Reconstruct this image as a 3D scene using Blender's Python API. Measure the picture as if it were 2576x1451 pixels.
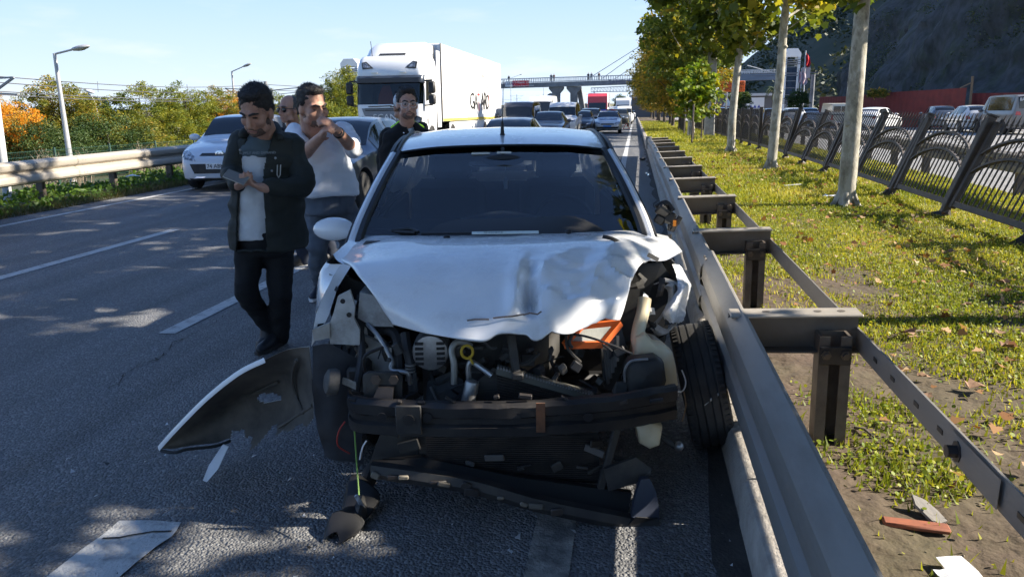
import bpy, bmesh, math, random
import numpy as np
from mathutils import Vector, Matrix, Euler
from mathutils.bvhtree import BVHTree
R = math.radians
scene = bpy.context.scene
for o in list(bpy.data.objects): bpy.data.objects.remove(o)
C = scene.collection
# ------------------------------------------------------------------ camera
HC, FPX = 1.65, 1936.0                       # eye height, focal length in 2576-pixel-wide units
PITCH, YAW, ROLL = math.atan(466.8/1936), math.atan(317/1991.5), .015
cd = bpy.data.cameras.new('camera'); cd.sensor_width = 36; cd.lens = 36*FPX/2576
cd.clip_start = .05; cd.clip_end = 20000
cam = bpy.data.objects.new('camera', cd); C.objects.link(cam)
_f = Vector((-math.sin(YAW)*math.cos(PITCH), math.cos(YAW)*math.cos(PITCH), -math.sin(PITCH)))
_r = Vector((math.cos(YAW), math.sin(YAW), 0)); _u = _r.cross(_f)
CR = _r*math.cos(ROLL) - _u*math.sin(ROLL); CU = _u*math.cos(ROLL) + _r*math.sin(ROLL); CF = _f
cam.matrix_world = Matrix(((CR.x,CU.x,-CF.x,0),(CR.y,CU.y,-CF.y,0),(CR.z,CU.z,-CF.z,HC),(0,0,0,1)))
scene.camera = cam
# ------------------------------------------------------------------ sun, sky, exposure
SUN_EL, SUN_AZ = R(34), R(7)                 # azimuth from +X towards +Y
sd = bpy.data.lights.new('sun', 'SUN'); sd.energy = 5.0; sd.angle = R(.6); sd.color = (1, .92, .79)
sun = bpy.data.objects.new('sun', sd); C.objects.link(sun)
SDIR = Vector((math.cos(SUN_EL)*math.cos(SUN_AZ), math.cos(SUN_EL)*math.sin(SUN_AZ), math.sin(SUN_EL)))
sun.rotation_euler = SDIR.to_track_quat('Z', 'Y').to_euler(); sun.location = (30, 5, 30)
W = bpy.data.worlds.new('World'); scene.world = W; W.use_nodes = True
wn, wl = W.node_tree.nodes, W.node_tree.links; wn.clear()
wo = wn.new('ShaderNodeOutputWorld'); bg = wn.new('ShaderNodeBackground'); sky = wn.new('ShaderNodeTexSky')
sky.sky_type = 'NISHITA'; sky.sun_disc = False; sky.sun_elevation = SUN_EL; sky.sun_rotation = R(90)-SUN_AZ
sky.air_density = 1.0; sky.dust_density = .15; sky.ozone_density = 2.2; sky.altitude = 10
tc = wn.new('ShaderNodeTexCoord'); sep = wn.new('ShaderNodeSeparateXYZ'); wl.new(tc.outputs['Generated'], sep.inputs[0])
mp = wn.new('ShaderNodeMapping'); mp.inputs['Scale'].default_value = (3.4, 3.4, 15); wl.new(tc.outputs['Generated'], mp.inputs[0])
cn = wn.new('ShaderNodeTexNoise'); cn.inputs['Scale'].default_value = 2.6; cn.inputs['Detail'].default_value = 7; wl.new(mp.outputs[0], cn.inputs['Vector'])
cr = wn.new('ShaderNodeValToRGB'); cr.color_ramp.elements[0].position = .56; cr.color_ramp.elements[1].position = .76; wl.new(cn.outputs[0], cr.inputs[0])
el = wn.new('ShaderNodeValToRGB'); el.color_ramp.elements[0].position = .0; el.color_ramp.elements[0].color = (1,1,1,1)
el.color_ramp.elements[1].position = .17; el.color_ramp.elements[1].color = (0,0,0,1); wl.new(sep.outputs[2], el.inputs[0])
mu = wn.new('ShaderNodeMath'); mu.operation = 'MULTIPLY'; wl.new(cr.outputs[0], mu.inputs[0]); wl.new(el.outputs[0], mu.inputs[1])
m2 = wn.new('ShaderNodeMath'); m2.operation = 'MULTIPLY'; m2.inputs[1].default_value = .55; wl.new(mu.outputs[0], m2.inputs[0])
mx = wn.new('ShaderNodeMixRGB'); mx.inputs[2].default_value = (5.6, 5.7, 5.9, 1); wl.new(m2.outputs[0], mx.inputs[0]); wl.new(sky.outputs[0], mx.inputs[1])
hz = wn.new('ShaderNodeMapRange'); hz.inputs['From Min'].default_value = .06; hz.inputs['From Max'].default_value = .5; hz.inputs['To Min'].default_value = .95; hz.inputs['To Max'].default_value = 0; hz.interpolation_type = 'SMOOTHSTEP'; wl.new(sep.outputs[2], hz.inputs[0])
hr = wn.new('ShaderNodeValToRGB'); he = hr.color_ramp.elements; he.new(.25); he.new(.5)
for e_, p_, c_ in zip(he, (0,.10,.25,.5), ((4.7,5.3,5.9),(3.9,4.85,6.0),(2.75,4.05,5.9),(2.4,3.9,6.1))): e_.position = p_; e_.color = (*[x/8 for x in c_],1)
hm_ = wn.new('ShaderNodeMath'); hm_.operation = 'MULTIPLY_ADD'; hm_.inputs[1].default_value = 1.6; hm_.inputs[2].default_value = .02; wl.new(sep.outputs[2], hm_.inputs[0]); wl.new(hm_.outputs[0], hr.inputs[0])
h8 = wn.new('ShaderNodeMixRGB'); h8.blend_type = 'MULTIPLY'; h8.inputs[0].default_value = 1; h8.inputs[2].default_value = (8,8,8,1); wl.new(hr.outputs[0], h8.inputs[1])
hx = wn.new('ShaderNodeMixRGB'); wl.new(h8.outputs[0], hx.inputs[2]); wl.new(hz.outputs[0], hx.inputs[0])
st_ = wn.new('ShaderNodeMixRGB'); st_.blend_type = 'MULTIPLY'; st_.inputs[0].default_value = 1; st_.inputs[2].default_value = (.92,1.03,1.22,1); wl.new(sky.outputs[0], st_.inputs[1]); wl.new(st_.outputs[0], hx.inputs[1])
wl.new(hx.outputs[0], mx.inputs[1])              # milky air low over the horizon, all the way round
wl.new(mx.outputs[0], bg.inputs[0]); bg.inputs[1].default_value = .075; wl.new(bg.outputs[0], wo.inputs[0])
vs_ = scene.view_settings; vs_.view_transform = 'Standard'; vs_.look = 'None'; vs_.exposure = 1.4; vs_.gamma = 1; vs_.use_curve_mapping = False
scene.cycles.max_bounces = 5; scene.cycles.diffuse_bounces = 2; scene.cycles.glossy_bounces = 3; scene.cycles.transparent_max_bounces = 14; scene.cycles.use_adaptive_sampling = True; scene.cycles.adaptive_threshold = .03
scene.cycles.use_denoising = True
# ------------------------------------------------------------------ photograph pixel -> place
def ray(x, y): return CF*FPX + CR*(x-1288) - CU*(y-725.5)
def at(x, y, Y):
    d = ray(x, y); t = Y/d.y; return Vector((d.x*t, Y, HC+d.z*t))
def gz(Y):                                    # the road drops away gently beyond 20 m
    if Y < -10: return 0.
    t = (Y-20)/4
    s = 4*math.log1p(math.exp(min(t, 60))) if t < 60 else Y-20
    return -.0125*min(s, 600.)
def project(p):
    v = Vector(p) - Vector((0,0,HC)); c = v.dot(CF)
    return 1288+FPX*v.dot(CR)/c, 725.5-FPX*v.dot(CU)/c
def ground_at(x, y, z=0):
    d = ray(x, y); Y = 10.
    for _ in range(60):
        t = (gz(Y)+z-HC)/d.z if d.z < -1e-6 else 300
        Y = .5*Y + .5*min(max(d.y*t, .5), 500)
    return Vector((d.x*Y/d.y, Y, gz(Y)+z))
# ------------------------------------------------------------------ materials
_M = {}
def nodes(m): return m.node_tree.nodes, m.node_tree.links
def mat(name, col, rough=.6, metal=0., col2=None, ns=4., amt=.5, bump=0., bs=40., coat=0., spec=.5, detail=5., dirt=None, stretch=(1,1,1), trans=0., lo=.35, hi=.65):
    if name in _M: return _M[name]
    m = bpy.data.materials.new(name); m.use_nodes = True; _M[name] = m
    n, l = nodes(m); b = n['Principled BSDF']
    b.inputs['Base Color'].default_value = (*col, 1); b.inputs['Roughness'].default_value = rough
    b.inputs['Metallic'].default_value = metal; b.inputs['Coat Weight'].default_value = coat; b.inputs['Coat Roughness'].default_value = .04
    b.inputs['Specular IOR Level'].default_value = spec
    t = n.new('ShaderNodeTexCoord'); mp = n.new('ShaderNodeMapping'); mp.inputs['Scale'].default_value = stretch; l.new(t.outputs['Object'], mp.inputs[0])
    src = None
    if col2 is not None:
        a = n.new('ShaderNodeTexNoise'); a.inputs['Scale'].default_value = ns; a.inputs['Detail'].default_value = detail; a.inputs['Roughness'].default_value = .62
        l.new(mp.outputs[0], a.inputs['Vector'])
        rp = n.new('ShaderNodeMapRange'); rp.inputs['From Min'].default_value = lo; rp.inputs['From Max'].default_value = hi; rp.inputs['To Max'].default_value = amt*2 if amt < .5 else 1
        l.new(a.outputs[0], rp.inputs[0])
        x = n.new('ShaderNodeMixRGB'); x.inputs[1].default_value = (*col, 1); x.inputs[2].default_value = (*col2, 1)
        l.new(rp.outputs[0], x.inputs[0]); src = x.outputs[0]
    if dirt is not None:                      # (colour, scale, amount): blotchy grime
        a = n.new('ShaderNodeTexNoise'); a.inputs['Scale'].default_value = dirt[1]; a.inputs['Detail'].default_value = 8; a.inputs['Roughness'].default_value = .7
        l.new(mp.outputs[0], a.inputs['Vector'])
        rp = n.new('ShaderNodeMapRange'); rp.inputs['From Min'].default_value = .5; rp.inputs['From Max'].default_value = .75; rp.inputs['To Max'].default_value = dirt[2]
        l.new(a.outputs[0], rp.inputs[0])
        x = n.new('ShaderNodeMixRGB'); x.inputs[2].default_value = (*dirt[0], 1); l.new(rp.outputs[0], x.inputs[0])
        if src: l.new(src, x.inputs[1])
        else: x.inputs[1].default_value = (*col, 1)
        src = x.outputs[0]
        ra = n.new('ShaderNodeMath'); ra.operation = 'MULTIPLY_ADD'; ra.inputs[1].default_value = .5; ra.inputs[2].default_value = rough; l.new(rp.outputs[0], ra.inputs[0]); l.new(ra.outputs[0], b.inputs['Roughness'])
    if src: l.new(src, b.inputs['Base Color'])
    if bump:
        a = n.new('ShaderNodeTexNoise'); a.inputs['Scale'].default_value = bs; a.inputs['Detail'].default_value = 4; l.new(mp.outputs[0], a.inputs['Vector'])
        bp = n.new('ShaderNodeBump'); bp.inputs['Strength'].default_value = bump; bp.inputs['Distance'].default_value = .02; l.new(a.outputs[0], bp.inputs['Height']); l.new(bp.outputs[0], b.inputs['Normal'])
    return m
def glass(name, tint=(.55,.62,.6), rough=0.):
    if name in _M: return _M[name]
    m = bpy.data.materials.new(name); m.use_nodes = True; _M[name] = m
    n, l = nodes(m); n.clear()
    o = n.new('ShaderNodeOutputMaterial'); t = n.new('ShaderNodeBsdfTransparent'); t.inputs[0].default_value = (*tint, 1)
    g = n.new('ShaderNodeBsdfGlossy'); g.inputs['Roughness'].default_value = rough; g.inputs[0].default_value = (1,1,1,1)
    f = n.new('ShaderNodeFresnel'); f.inputs[0].default_value = 1.52
    k = n.new('ShaderNodeMath'); k.operation = 'MULTIPLY_ADD'; k.inputs[1].default_value = 1.0; k.inputs[2].default_value = .0; k.use_clamp = True; l.new(f.outputs[0], k.inputs[0])
    x = n.new('ShaderNodeMixShader'); l.new(k.outputs[0], x.inputs[0]); l.new(t.outputs[0], x.inputs[1]); l.new(g.outputs[0], x.inputs[2]); l.new(x.outputs[0], o.inputs[0])
    return m
def leafmat(name, ramp, trans=.45, rough=.55):
    if name in _M: return _M[name]
    m = bpy.data.materials.new(name); m.use_nodes = True; _M[name] = m
    n, l = nodes(m); n.clear()
    o = n.new('ShaderNodeOutputMaterial'); a = n.new('ShaderNodeAttribute'); a.attribute_name = 'tone'
    rp = n.new('ShaderNodeValToRGB'); l.new(a.outputs['Fac'], rp.inputs[0])
    e = rp.color_ramp.elements
    while len(e) < len(ramp): e.new(.5)
    for k, (p, c) in enumerate(ramp): e[k].position = p; e[k].color = (*c, 1)
    p = n.new('ShaderNodeBsdfPrincipled'); p.inputs['Roughness'].default_value = rough; p.inputs['Specular IOR Level'].default_value = .35; l.new(rp.outputs[0], p.inputs['Base Color'])
    t = n.new('ShaderNodeBsdfTranslucent'); br = n.new('ShaderNodeMixRGB'); br.blend_type = 'MULTIPLY'; br.inputs[0].default_value = 1; br.inputs[2].default_value = (1.5, 1.35, .7, 1); l.new(rp.outputs[0], br.inputs[1]); l.new(br.outputs[0], t.inputs[0])
    x = n.new('ShaderNodeMixShader'); x.inputs[0].default_value = trans; l.new(p.outputs[0], x.inputs[1]); l.new(t.outputs[0], x.inputs[2]); l.new(x.outputs[0], o.inputs[0])
    return m
# ------------------------------------------------------------------ mesh building
class MB:
    def __init__(s): s.v = []; s.f = []; s.m = []
    def add(s, vs, fs, mi=0):
        k = len(s.v); s.v += [tuple(v) for v in vs]; s.f += [tuple(i+k for i in f) for f in fs]; s.m += [mi]*len(fs); return s
    def box(s, c, d, rz=0, ch=0., mi=0, rot=None):
        hx, hy, hz = d[0]/2, d[1]/2, d[2]/2
        if ch:
            ch = min(ch, hx*.9, hy*.9, hz*.9); vs = []; fs = []
            for sx in (-1,1):
                for sy in (-1,1):
                    for sz in (-1,1):
                        vs += [(sx*hx, sy*(hy-ch), sz*(hz-ch)), (sx*(hx-ch), sy*hy, sz*(hz-ch)), (sx*(hx-ch), sy*(hy-ch), sz*hz)]
            I = lambda x, y, z, k: ((x*2+y)*2+z)*3+k
            fs = [(I(1,0,0,0),I(1,1,0,0),I(1,1,1,0),I(1,0,1,0)), (I(0,1,0,0),I(0,0,0,0),I(0,0,1,0),I(0,1,1,0)),
                  (I(1,1,0,1),I(0,1,0,1),I(0,1,1,1),I(1,1,1,1)), (I(0,0,0,1),I(1,0,0,1),I(1,0,1,1),I(0,0,1,1)),
                  (I(0,0,1,2),I(1,0,1,2),I(1,1,1,2),I(0,1,1,2)), (I(0,1,0,2),I(1,1,0,2),I(1,0,0,2),I(0,0,0,2))]
            for y in (0,1):
                for z in (0,1): fs.append((I(0,y,z,1),I(1,y,z,1),I(1,y,z,2),I(0,y,z,2)))
            for x in (0,1):
                for z in (0,1): fs.append((I(x,0,z,0),I(x,1,z,0),I(x,1,z,2),I(x,0,z,2)))
                for y in (0,1): fs.append((I(x,y,0,0),I(x,y,1,0),I(x,y,1,1),I(x,y,0,1)))
            for x in (0,1):
                for y in (0,1):
                    for z in (0,1): fs.append((I(x,y,z,0),I(x,y,z,1),I(x,y,z,2)))
        else:
            vs = [(x*hx,y*hy,z*hz) for x in (-1,1) for y in (-1,1) for z in (-1,1)]
            fs = [(0,1,3,2),(4,6,7,5),(0,4,5,1),(2,3,7,6),(0,2,6,4),(1,5,7,3)]
        M_ = rot if rot is not None else Matrix.Rotation(rz, 3, 'Z')
        c = Vector(c); return s.add([M_ @ Vector(v) + c for v in vs], fs, mi)
    def bar(s, a, b, w, h=None, mi=0, ch=0., up=(0,0,1)):     # square bar from a to b, w across, h along up
        a, b = Vector(a), Vector(b); d = b-a; L = d.length; y = d.normalized(); x = y.cross(Vector(up))
        if x.length < 1e-4: x = Vector((1,0,0))
        x.normalize(); z = x.cross(y); rot = Matrix((x, y, z)).transposed()
        return s.box((a+b)/2, (w, L, h or w), rot=rot, ch=ch, mi=mi)
    def tube(s, path, rad, n=8, mi=0, cap=True, squash=None):
        P = [Vector(p) for p in path]; rs = rad if hasattr(rad, '__len__') else [rad]*len(P)
        k0 = len(s.v); t0 = None; up = None; vs = []; fs = []
        for i, p in enumerate(P):
            t = (P[min(i+1,len(P)-1)] - P[max(i-1,0)])
            t = t.normalized() if t.length > 1e-9 else Vector((0,0,1))
            if up is None: up = Vector((0,0,1)) if abs(t.z) < .9 else Vector((0,1,0))
            x = t.cross(up)
            if x.length < 1e-4: x = t.orthogonal()
            x.normalize(); z = x.cross(t); up = z
            for k in range(n):
                a = 2*math.pi*k/n; vs.append(p + x*math.cos(a)*rs[i]*(squash or 1) + z*math.sin(a)*rs[i])
        for i in range(len(P)-1):
            for k in range(n): fs.append((i*n+k, i*n+(k+1)%n, (i+1)*n+(k+1)%n, (i+1)*n+k))
        if cap: fs.append(tuple(range(n))[::-1]); fs.append(tuple((len(P)-1)*n+k for k in range(n)))
        return s.add(vs, fs, mi)
    def lathe(s, prof, c=(0,0,0), axis='Z', n=24, mi=0, rot=None):   # prof: (radius, height)
        vs = []; fs = []
        Q = rot if rot is not None else {'Z': Matrix.Identity(3), 'X': Matrix.Rotation(R(90),3,'Y'), 'Y': Matrix.Rotation(R(-90),3,'X')}[axis]
        c = Vector(c)
        for (r, h) in prof:
            for k in range(n): a = 2*math.pi*k/n; vs.append(Q @ Vector((r*math.cos(a), r*math.sin(a), h)) + c)
        for i in range(len(prof)-1):
            for k in range(n): fs.append((i*n+k, i*n+(k+1)%n, (i+1)*n+(k+1)%n, (i+1)*n+k))
        if prof[0][0] > 1e-5: fs.append(tuple(range(n))[::-1])
        if prof[-1][0] > 1e-5: fs.append(tuple((len(prof)-1)*n+k for k in range(n)))
        return s.add(vs, fs, mi)
    def grid(s, rows, mi=0, closed=False):
        nr, nc = len(rows), len(rows[0]); fs = []
        for i in range(nr-1):
            for j in range(nc if closed else nc-1): fs.append((i*nc+j, i*nc+(j+1)%nc, (i+1)*nc+(j+1)%nc, (i+1)*nc+j))
        return s.add([p for r in rows for p in r], fs, mi)
    def prism(s, poly, fn, t0, t1, mi=0):       # poly 2D, fn(a, b, t) -> 3D, extruded t0..t1
        n = len(poly); vs = [fn(a,b,t0) for a,b in poly] + [fn(a,b,t1) for a,b in poly]
        fs = [tuple(range(n))[::-1], tuple(range(n,2*n))] + [(i,(i+1)%n,n+(i+1)%n,n+i) for i in range(n)]
        return s.add(vs, fs, mi)
    def ball(s, c, r, n=10, mi=0, rot=None):    # ellipsoid
        r = r if hasattr(r, '__len__') else (r,r,r); c = Vector(c); vs = []; fs = []; m = n//2+1
        for i in range(m+1):
            t = math.pi*i/m
            for k in range(n):
                a = 2*math.pi*k/n; v = Vector((r[0]*math.sin(t)*math.cos(a), r[1]*math.sin(t)*math.sin(a), r[2]*math.cos(t)))
                vs.append((rot @ v if rot is not None else v) + c)
        for i in range(m):
            for k in range(n): fs.append((i*n+k, (i+1)*n+k, (i+1)*n+(k+1)%n, i*n+(k+1)%n))
        return s.add(vs, fs, mi)
    def mesh(s, name, smooth=40):
        me = bpy.data.meshes.new(name); me.from_pydata(s.v, [], s.f); me.validate(clean_customdata=False)
        if any(s.m) and len(me.polygons) == len(s.m): me.polygons.foreach_set('material_index', s.m)
        bm = bmesh.new(); bm.from_mesh(me); bmesh.ops.remove_doubles(bm, verts=bm.verts, dist=1e-5); bmesh.ops.recalc_face_normals(bm, faces=bm.faces); bm.to_mesh(me); bm.free()
        if smooth: me.polygons.foreach_set('use_smooth', [True]*len(me.polygons)); me.set_sharp_from_angle(angle=R(smooth))
        me.update(); return me
    def build(s, name, m, parent=None, smooth=40, loc=None, rot=None):
        return put(name, s.mesh(name, smooth), m, parent, loc, rot)
def put(name, me, m, parent=None, loc=None, rot=None):
    ms = m if isinstance(m, (list, tuple)) else [m]
    if len(me.materials) == 0:
        for x in ms: me.materials.append(x)
    o = bpy.data.objects.new(name, me); C.objects.link(o)
    if parent: o.parent = parent
    if loc is not None: o.location = loc
    if rot is not None: o.rotation_euler = rot
    return o
def tag(o, label, cat, group=None, kind=None):
    if label: o['label'] = label
    if cat: o['category'] = cat
    if group: o['group'] = group
    if kind: o['kind'] = kind
    return o
def struct(o): o['kind'] = 'structure'; return o
def thing(name, label, cat, loc=(0,0,0), rz=0, group=None, rot=None):
    o = bpy.data.objects.new(name, None); o.empty_display_size = .2; C.objects.link(o); o.location = loc
    o.rotation_euler = rot if rot is not None else (0,0,rz); return tag(o, label, cat, group)
def copy_tree(o, parent=None):
    c = o.copy(); C.objects.link(c); c.parent = parent
    for ch in o.children: copy_tree(ch, c)
    return c
def clone(o, loc, rz, label, group=None):
    c = copy_tree(o); c.location = loc; c.rotation_euler = (0,0,rz); c['label'] = label
    if group: c['group'] = group
    return c
def npmesh(name, verts, loops_per, m, tone=None, parent=None, smooth=False):
    """verts (N*k,3) laid out polygon after polygon, k corners each; tone one value a polygon"""
    n = len(verts)//loops_per; me = bpy.data.meshes.new(name)
    me.vertices.add(len(verts)); me.vertices.foreach_set('co', np.asarray(verts, np.float32).ravel())
    me.loops.add(len(verts)); me.loops.foreach_set('vertex_index', np.arange(len(verts), dtype=np.int32))
    me.polygons.add(n); me.polygons.foreach_set('loop_start', np.arange(0, n*loops_per, loops_per, dtype=np.int32))
    me.update(calc_edges=True)
    if tone is not None:
        a = me.attributes.new('tone', 'FLOAT', 'FACE'); a.data.foreach_set('value', np.asarray(tone, np.float32))
    return put(name, me, m, parent)
def apply_mods(o):
    dg = bpy.context.evaluated_depsgraph_get(); me = bpy.data.meshes.new_from_object(o.evaluated_get(dg)); old = o.data
    o.modifiers.clear(); o.data = me; return o
def text_mesh(s, size, m, parent, loc, rot, name='lettering', ext=.004, sx=1., font=None, align='CENTER'):
    cu = bpy.data.curves.new(name, 'FONT'); cu.body = s; cu.size = size; cu.extrude = ext; cu.align_x = align; cu.align_y = 'CENTER'
    cu.resolution_u = 2
    t = bpy.data.objects.new(name, cu); C.objects.link(t)
    dg = bpy.context.evaluated_depsgraph_get(); me = bpy.data.meshes.new_from_object(t.evaluated_get(dg))
    bpy.data.objects.remove(t); me.materials.clear()
    o = put(name, me, m, parent, loc, rot); o.scale = (sx, 1, 1); return o
def cat_interp(pts, n):                          # Catmull-Rom through points, n per span
    P = [Vector(p) for p in pts]; out = []
    for i in range(len(P)-1):
        a, b, c, d = P[max(i-1,0)], P[i], P[i+1], P[min(i+2,len(P)-1)]
        for k in range(n):
            t = k/n; out.append(.5*((2*b)+(c-a)*t+(2*a-5*b+4*c-d)*t*t+(3*b-a-3*c+d)*t*t*t))
    return out + [P[-1]]
def patch_grid(rows, n):                         # smooth lattice: rows of control points -> fine rows
    fine = [cat_interp(r, n) for r in rows]
    cols = [cat_interp([fr[j] for fr in fine], n) for j in range(len(fine[0]))]
    return [[c[i] for c in cols] for i in range(len(cols[0]))]
# shared materials
m_white = mat('white_paint', (.78,.79,.80), .32, coat=.6, dirt=((.55,.53,.5), 3, .18))
m_black = mat('black_plastic', (.018,.018,.02), .55, col2=(.04,.038,.035), ns=9, bump=.05)
m_dark = mat('dark_metal', (.02,.02,.022), .5, .3, col2=(.06,.05,.045), ns=7)
m_rubber = mat('tyre_rubber', (.017,.017,.018), .75, col2=(.04,.038,.036), ns=12)
m_alloy = mat('wheel_alloy', (.6,.61,.63), .35, .35)
m_galv = mat('galvanised_steel', (.36,.33,.29), .55, .25, col2=(.27,.25,.22), ns=3, dirt=((.16,.12,.09), 6, .4), bump=.03, bs=60)
m_concrete = mat('concrete', (.42,.40,.37), .85, col2=(.3,.29,.27), ns=5, bump=.25, bs=60, dirt=((.16,.14,.12), 8, .5))
m_dglass = mat('dark_window_glass', (.012,.015,.018), .06, spec=.8)
m_lamp = mat('headlamp_glass', (.16,.17,.19), .08, .3, col2=(.6,.62,.65), ns=14, coat=1, lo=.48, hi=.6)
m_red = mat('red_lamp', (.45,.02,.02), .15, coat=1)
m_plate = mat('plate_white', (.8,.8,.8), .4)
m_ink = mat('black_ink', (.01,.01,.012), .5)
m_chrome = mat('chrome', (.7,.7,.72), .12, 1.)
m_pole = mat('lamp_post_grey', (.5,.5,.5), .45, .3, col2=(.42,.42,.42), ns=4)
# ================================================================== ground and roads
def sheet(name, m, xs, ys, z=0., kind='structure', jig=0.):
    mb = MB(); mb.grid([[(x, y, gz(y)+z+(random.uniform(-jig,jig) if jig else 0)) for x in xs] for y in ys]); o = mb.build(name, m, smooth=60); o['kind'] = kind; return o
YS = [-14,-6,0,4,8,12,16,18,20,22,24,27,30,35,40,50,60,80,100,130,160,200,250,300,400,520]
def asphalt(name, c1, c2, speck, wear):
    m = bpy.data.materials.new(name); m.use_nodes = True; n, l = nodes(m); b = n['Principled BSDF']; b.inputs['Roughness'].default_value = .72
    b.inputs['Specular IOR Level'].default_value = .45
    t = n.new('ShaderNodeTexCoord')
    v = n.new('ShaderNodeTexVoronoi'); v.inputs['Scale'].default_value = 85; l.new(t.outputs['Object'], v.inputs['Vector'])
    a = n.new('ShaderNodeTexNoise'); a.inputs['Scale'].default_value = .9; a.inputs['Detail'].default_value = 6; l.new(t.outputs['Object'], a.inputs['Vector'])
    s = n.new('ShaderNodeMixRGB'); s.inputs[1].default_value = (*c1,1); s.inputs[2].default_value = (*c2,1); l.new(a.outputs[0], s.inputs[0])
    sp = n.new('ShaderNodeSeparateXYZ'); l.new(v.outputs['Color'], sp.inputs[0])
    k = n.new('ShaderNodeMapRange'); k.inputs['From Min'].default_value = .45; k.inputs['From Max'].default_value = 1; l.new(sp.outputs[0], k.inputs[0])
    x = n.new('ShaderNodeMixRGB'); x.inputs[2].default_value = (*speck,1); l.new(s.outputs[0], x.inputs[1]); l.new(k.outputs[0], x.inputs[0])
    # worn wheel tracks run along the lanes
    mp = n.new('ShaderNodeMapping'); mp.inputs['Scale'].default_value = (1.1,.05,1); l.new(t.outputs['Object'], mp.inputs[0])
    w = n.new('ShaderNodeTexNoise'); w.inputs['Scale'].default_value = 2.2; w.inputs['Detail'].default_value = 3; l.new(mp.outputs[0], w.inputs['Vector'])
    wk = n.new('ShaderNodeMapRange'); wk.inputs['From Min'].default_value = .35; wk.inputs['From Max'].default_value = .7; wk.inputs['To Min'].default_value = 1-wear; wk.inputs['To Max'].default_value = 1+wear; l.new(w.outputs[0], wk.inputs[0])
    y = n.new('ShaderNodeMixRGB'); y.blend_type = 'MULTIPLY'; y.inputs[0].default_value = 1; l.new(x.outputs[0], y.inputs[1]); l.new(wk.outputs[0], y.inputs[2]); l.new(y.outputs[0], b.inputs['Base Color'])
    bp = n.new('ShaderNodeBump'); bp.inputs['Strength'].default_value = .9; bp.inputs['Distance'].default_value = .012; bp.invert = True; l.new(v.outputs['Distance'], bp.inputs['Height']); l.new(bp.outputs[0], b.inputs['Normal'])
    return m
m_asph = asphalt('asphalt', (.098,.100,.106), (.128,.128,.131), (.22,.22,.22), .2)
m_asph2 = asphalt('pale_asphalt', (.22,.21,.20), (.27,.26,.25), (.33,.33,.32), .1)
m_soil = mat('soil_and_turf', (.098,.066,.046), .95, col2=(.075,.070,.03), ns=1.6, amt=.3, bump=1., bs=16, dirt=((.045,.030,.022), 7, .7), detail=8)
m_far = mat('far_ground', (.12,.13,.05), .95, col2=(.16,.13,.08), ns=.3)
m_verge = mat('verge_soil', (.06,.055,.03), .95, col2=(.035,.05,.015), ns=2.5, bump=.8, bs=20)
xs = [-2500,-600,-200,-80,-40,-20,-12,-8,0,8,20,40,80,200,600,2500]
mb = MB(); yy = [-60]+YS+[900,1600,2600,4000]
mb.grid([[(x, y, gz(y)-(.14 if x > -12 else 1.1)) for x in xs] for y in yy]); struct(mb.build('ground', m_far, smooth=60))
road = sheet('road', m_asph, [-9.75,-8.5,-7,-5.5,-4,-2.5,-1,.455], YS)
def lgz(x, y): return gz(y)-.85*min(1,max(0,(-11.4-x)/4.5))     # the verge falls away behind the left rail
mb = MB(); mb.grid([[(x, y, lgz(x,y)+.012) for x in [-70,-40,-25,-17,-14.5,-12.5,-11.2,-10.5,-9.75]] for y in YS]); struct(mb.build('verge_left', m_verge, smooth=60))
sheet('median', m_soil, [.62,1,1.5,2,3,4,5,6.0], YS, .13)
from mathutils import noise as GN
def clod(x, y): return .010+.016*GN.noise((x*3.1,y*3.1,0))+.011*GN.noise((x*9,y*9,3))+.008*abs(GN.noise((x*22,y*22,7)))+.004*GN.noise((x*48,y*48,1))
mb = MB(); mb.grid([[(x,y,.128+max(-.004,clod(x,y))*min(1,(x-.62)*12,(4.4-x)*4,(9.6-y)*2)) for x in np.arange(.62,4.41,.027)] for y in np.arange(.9,9.61,.034)])
struct(mb.build('median_soil', m_soil, smooth=80))
opp = sheet('opposite_road', m_asph2, [6.2,9,12,16,22], YS, 0)
m_pave = mat('forecourt_paving', (.3,.28,.26), .9, col2=(.22,.2,.19), ns=2)
sheet('forecourt', m_pave, [22,27,33,44], YS, .02)
# kerb stones, each its own piece, joined by a narrow gap
m_kerb = mat('kerb_concrete', (.44,.40,.35), .9, col2=(.33,.30,.26), ns=7, bump=.4, bs=55, dirt=((.14,.12,.1), 9, .5))
kerb = struct(thing('kerb', None, None)); del_ = [kerb.pop(k) for k in ('label','category') if k in kerb]
prof = [(.45,-.1),(.45,.165),(.462,.192),(.485,.2),(.60,.205),(.62,.19),(.62,-.1)]
def kerb_stone(y0, y1):
    mb = MB(); mb.prism(prof, lambda a,b,t: (a, t, b+gz(t)), y0, y1); return mb
def curb_run(root, yy0, L, n):
    for k in range(n):
        y0 = yy0+k*L; dx = random.uniform(-.004,.004); o = kerb_stone(y0+.006, y0+L-.006).build('kerb_stone', m_kerb, root, smooth=25); o.location.x = dx; o.location.z = random.uniform(-.004,.004)
random.seed(3); curb_run(kerb, -1.02, .78, 62)
mb = MB(); y = 47.36
for y0, y1 in ((47.36,80),(80,130),(130,220),(220,400)): mb.prism(prof, lambda a,b,t: (a, t, b+gz(t)), y0, y1)
mb.build('kerb_run', m_kerb, kerb, smooth=25)
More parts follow.
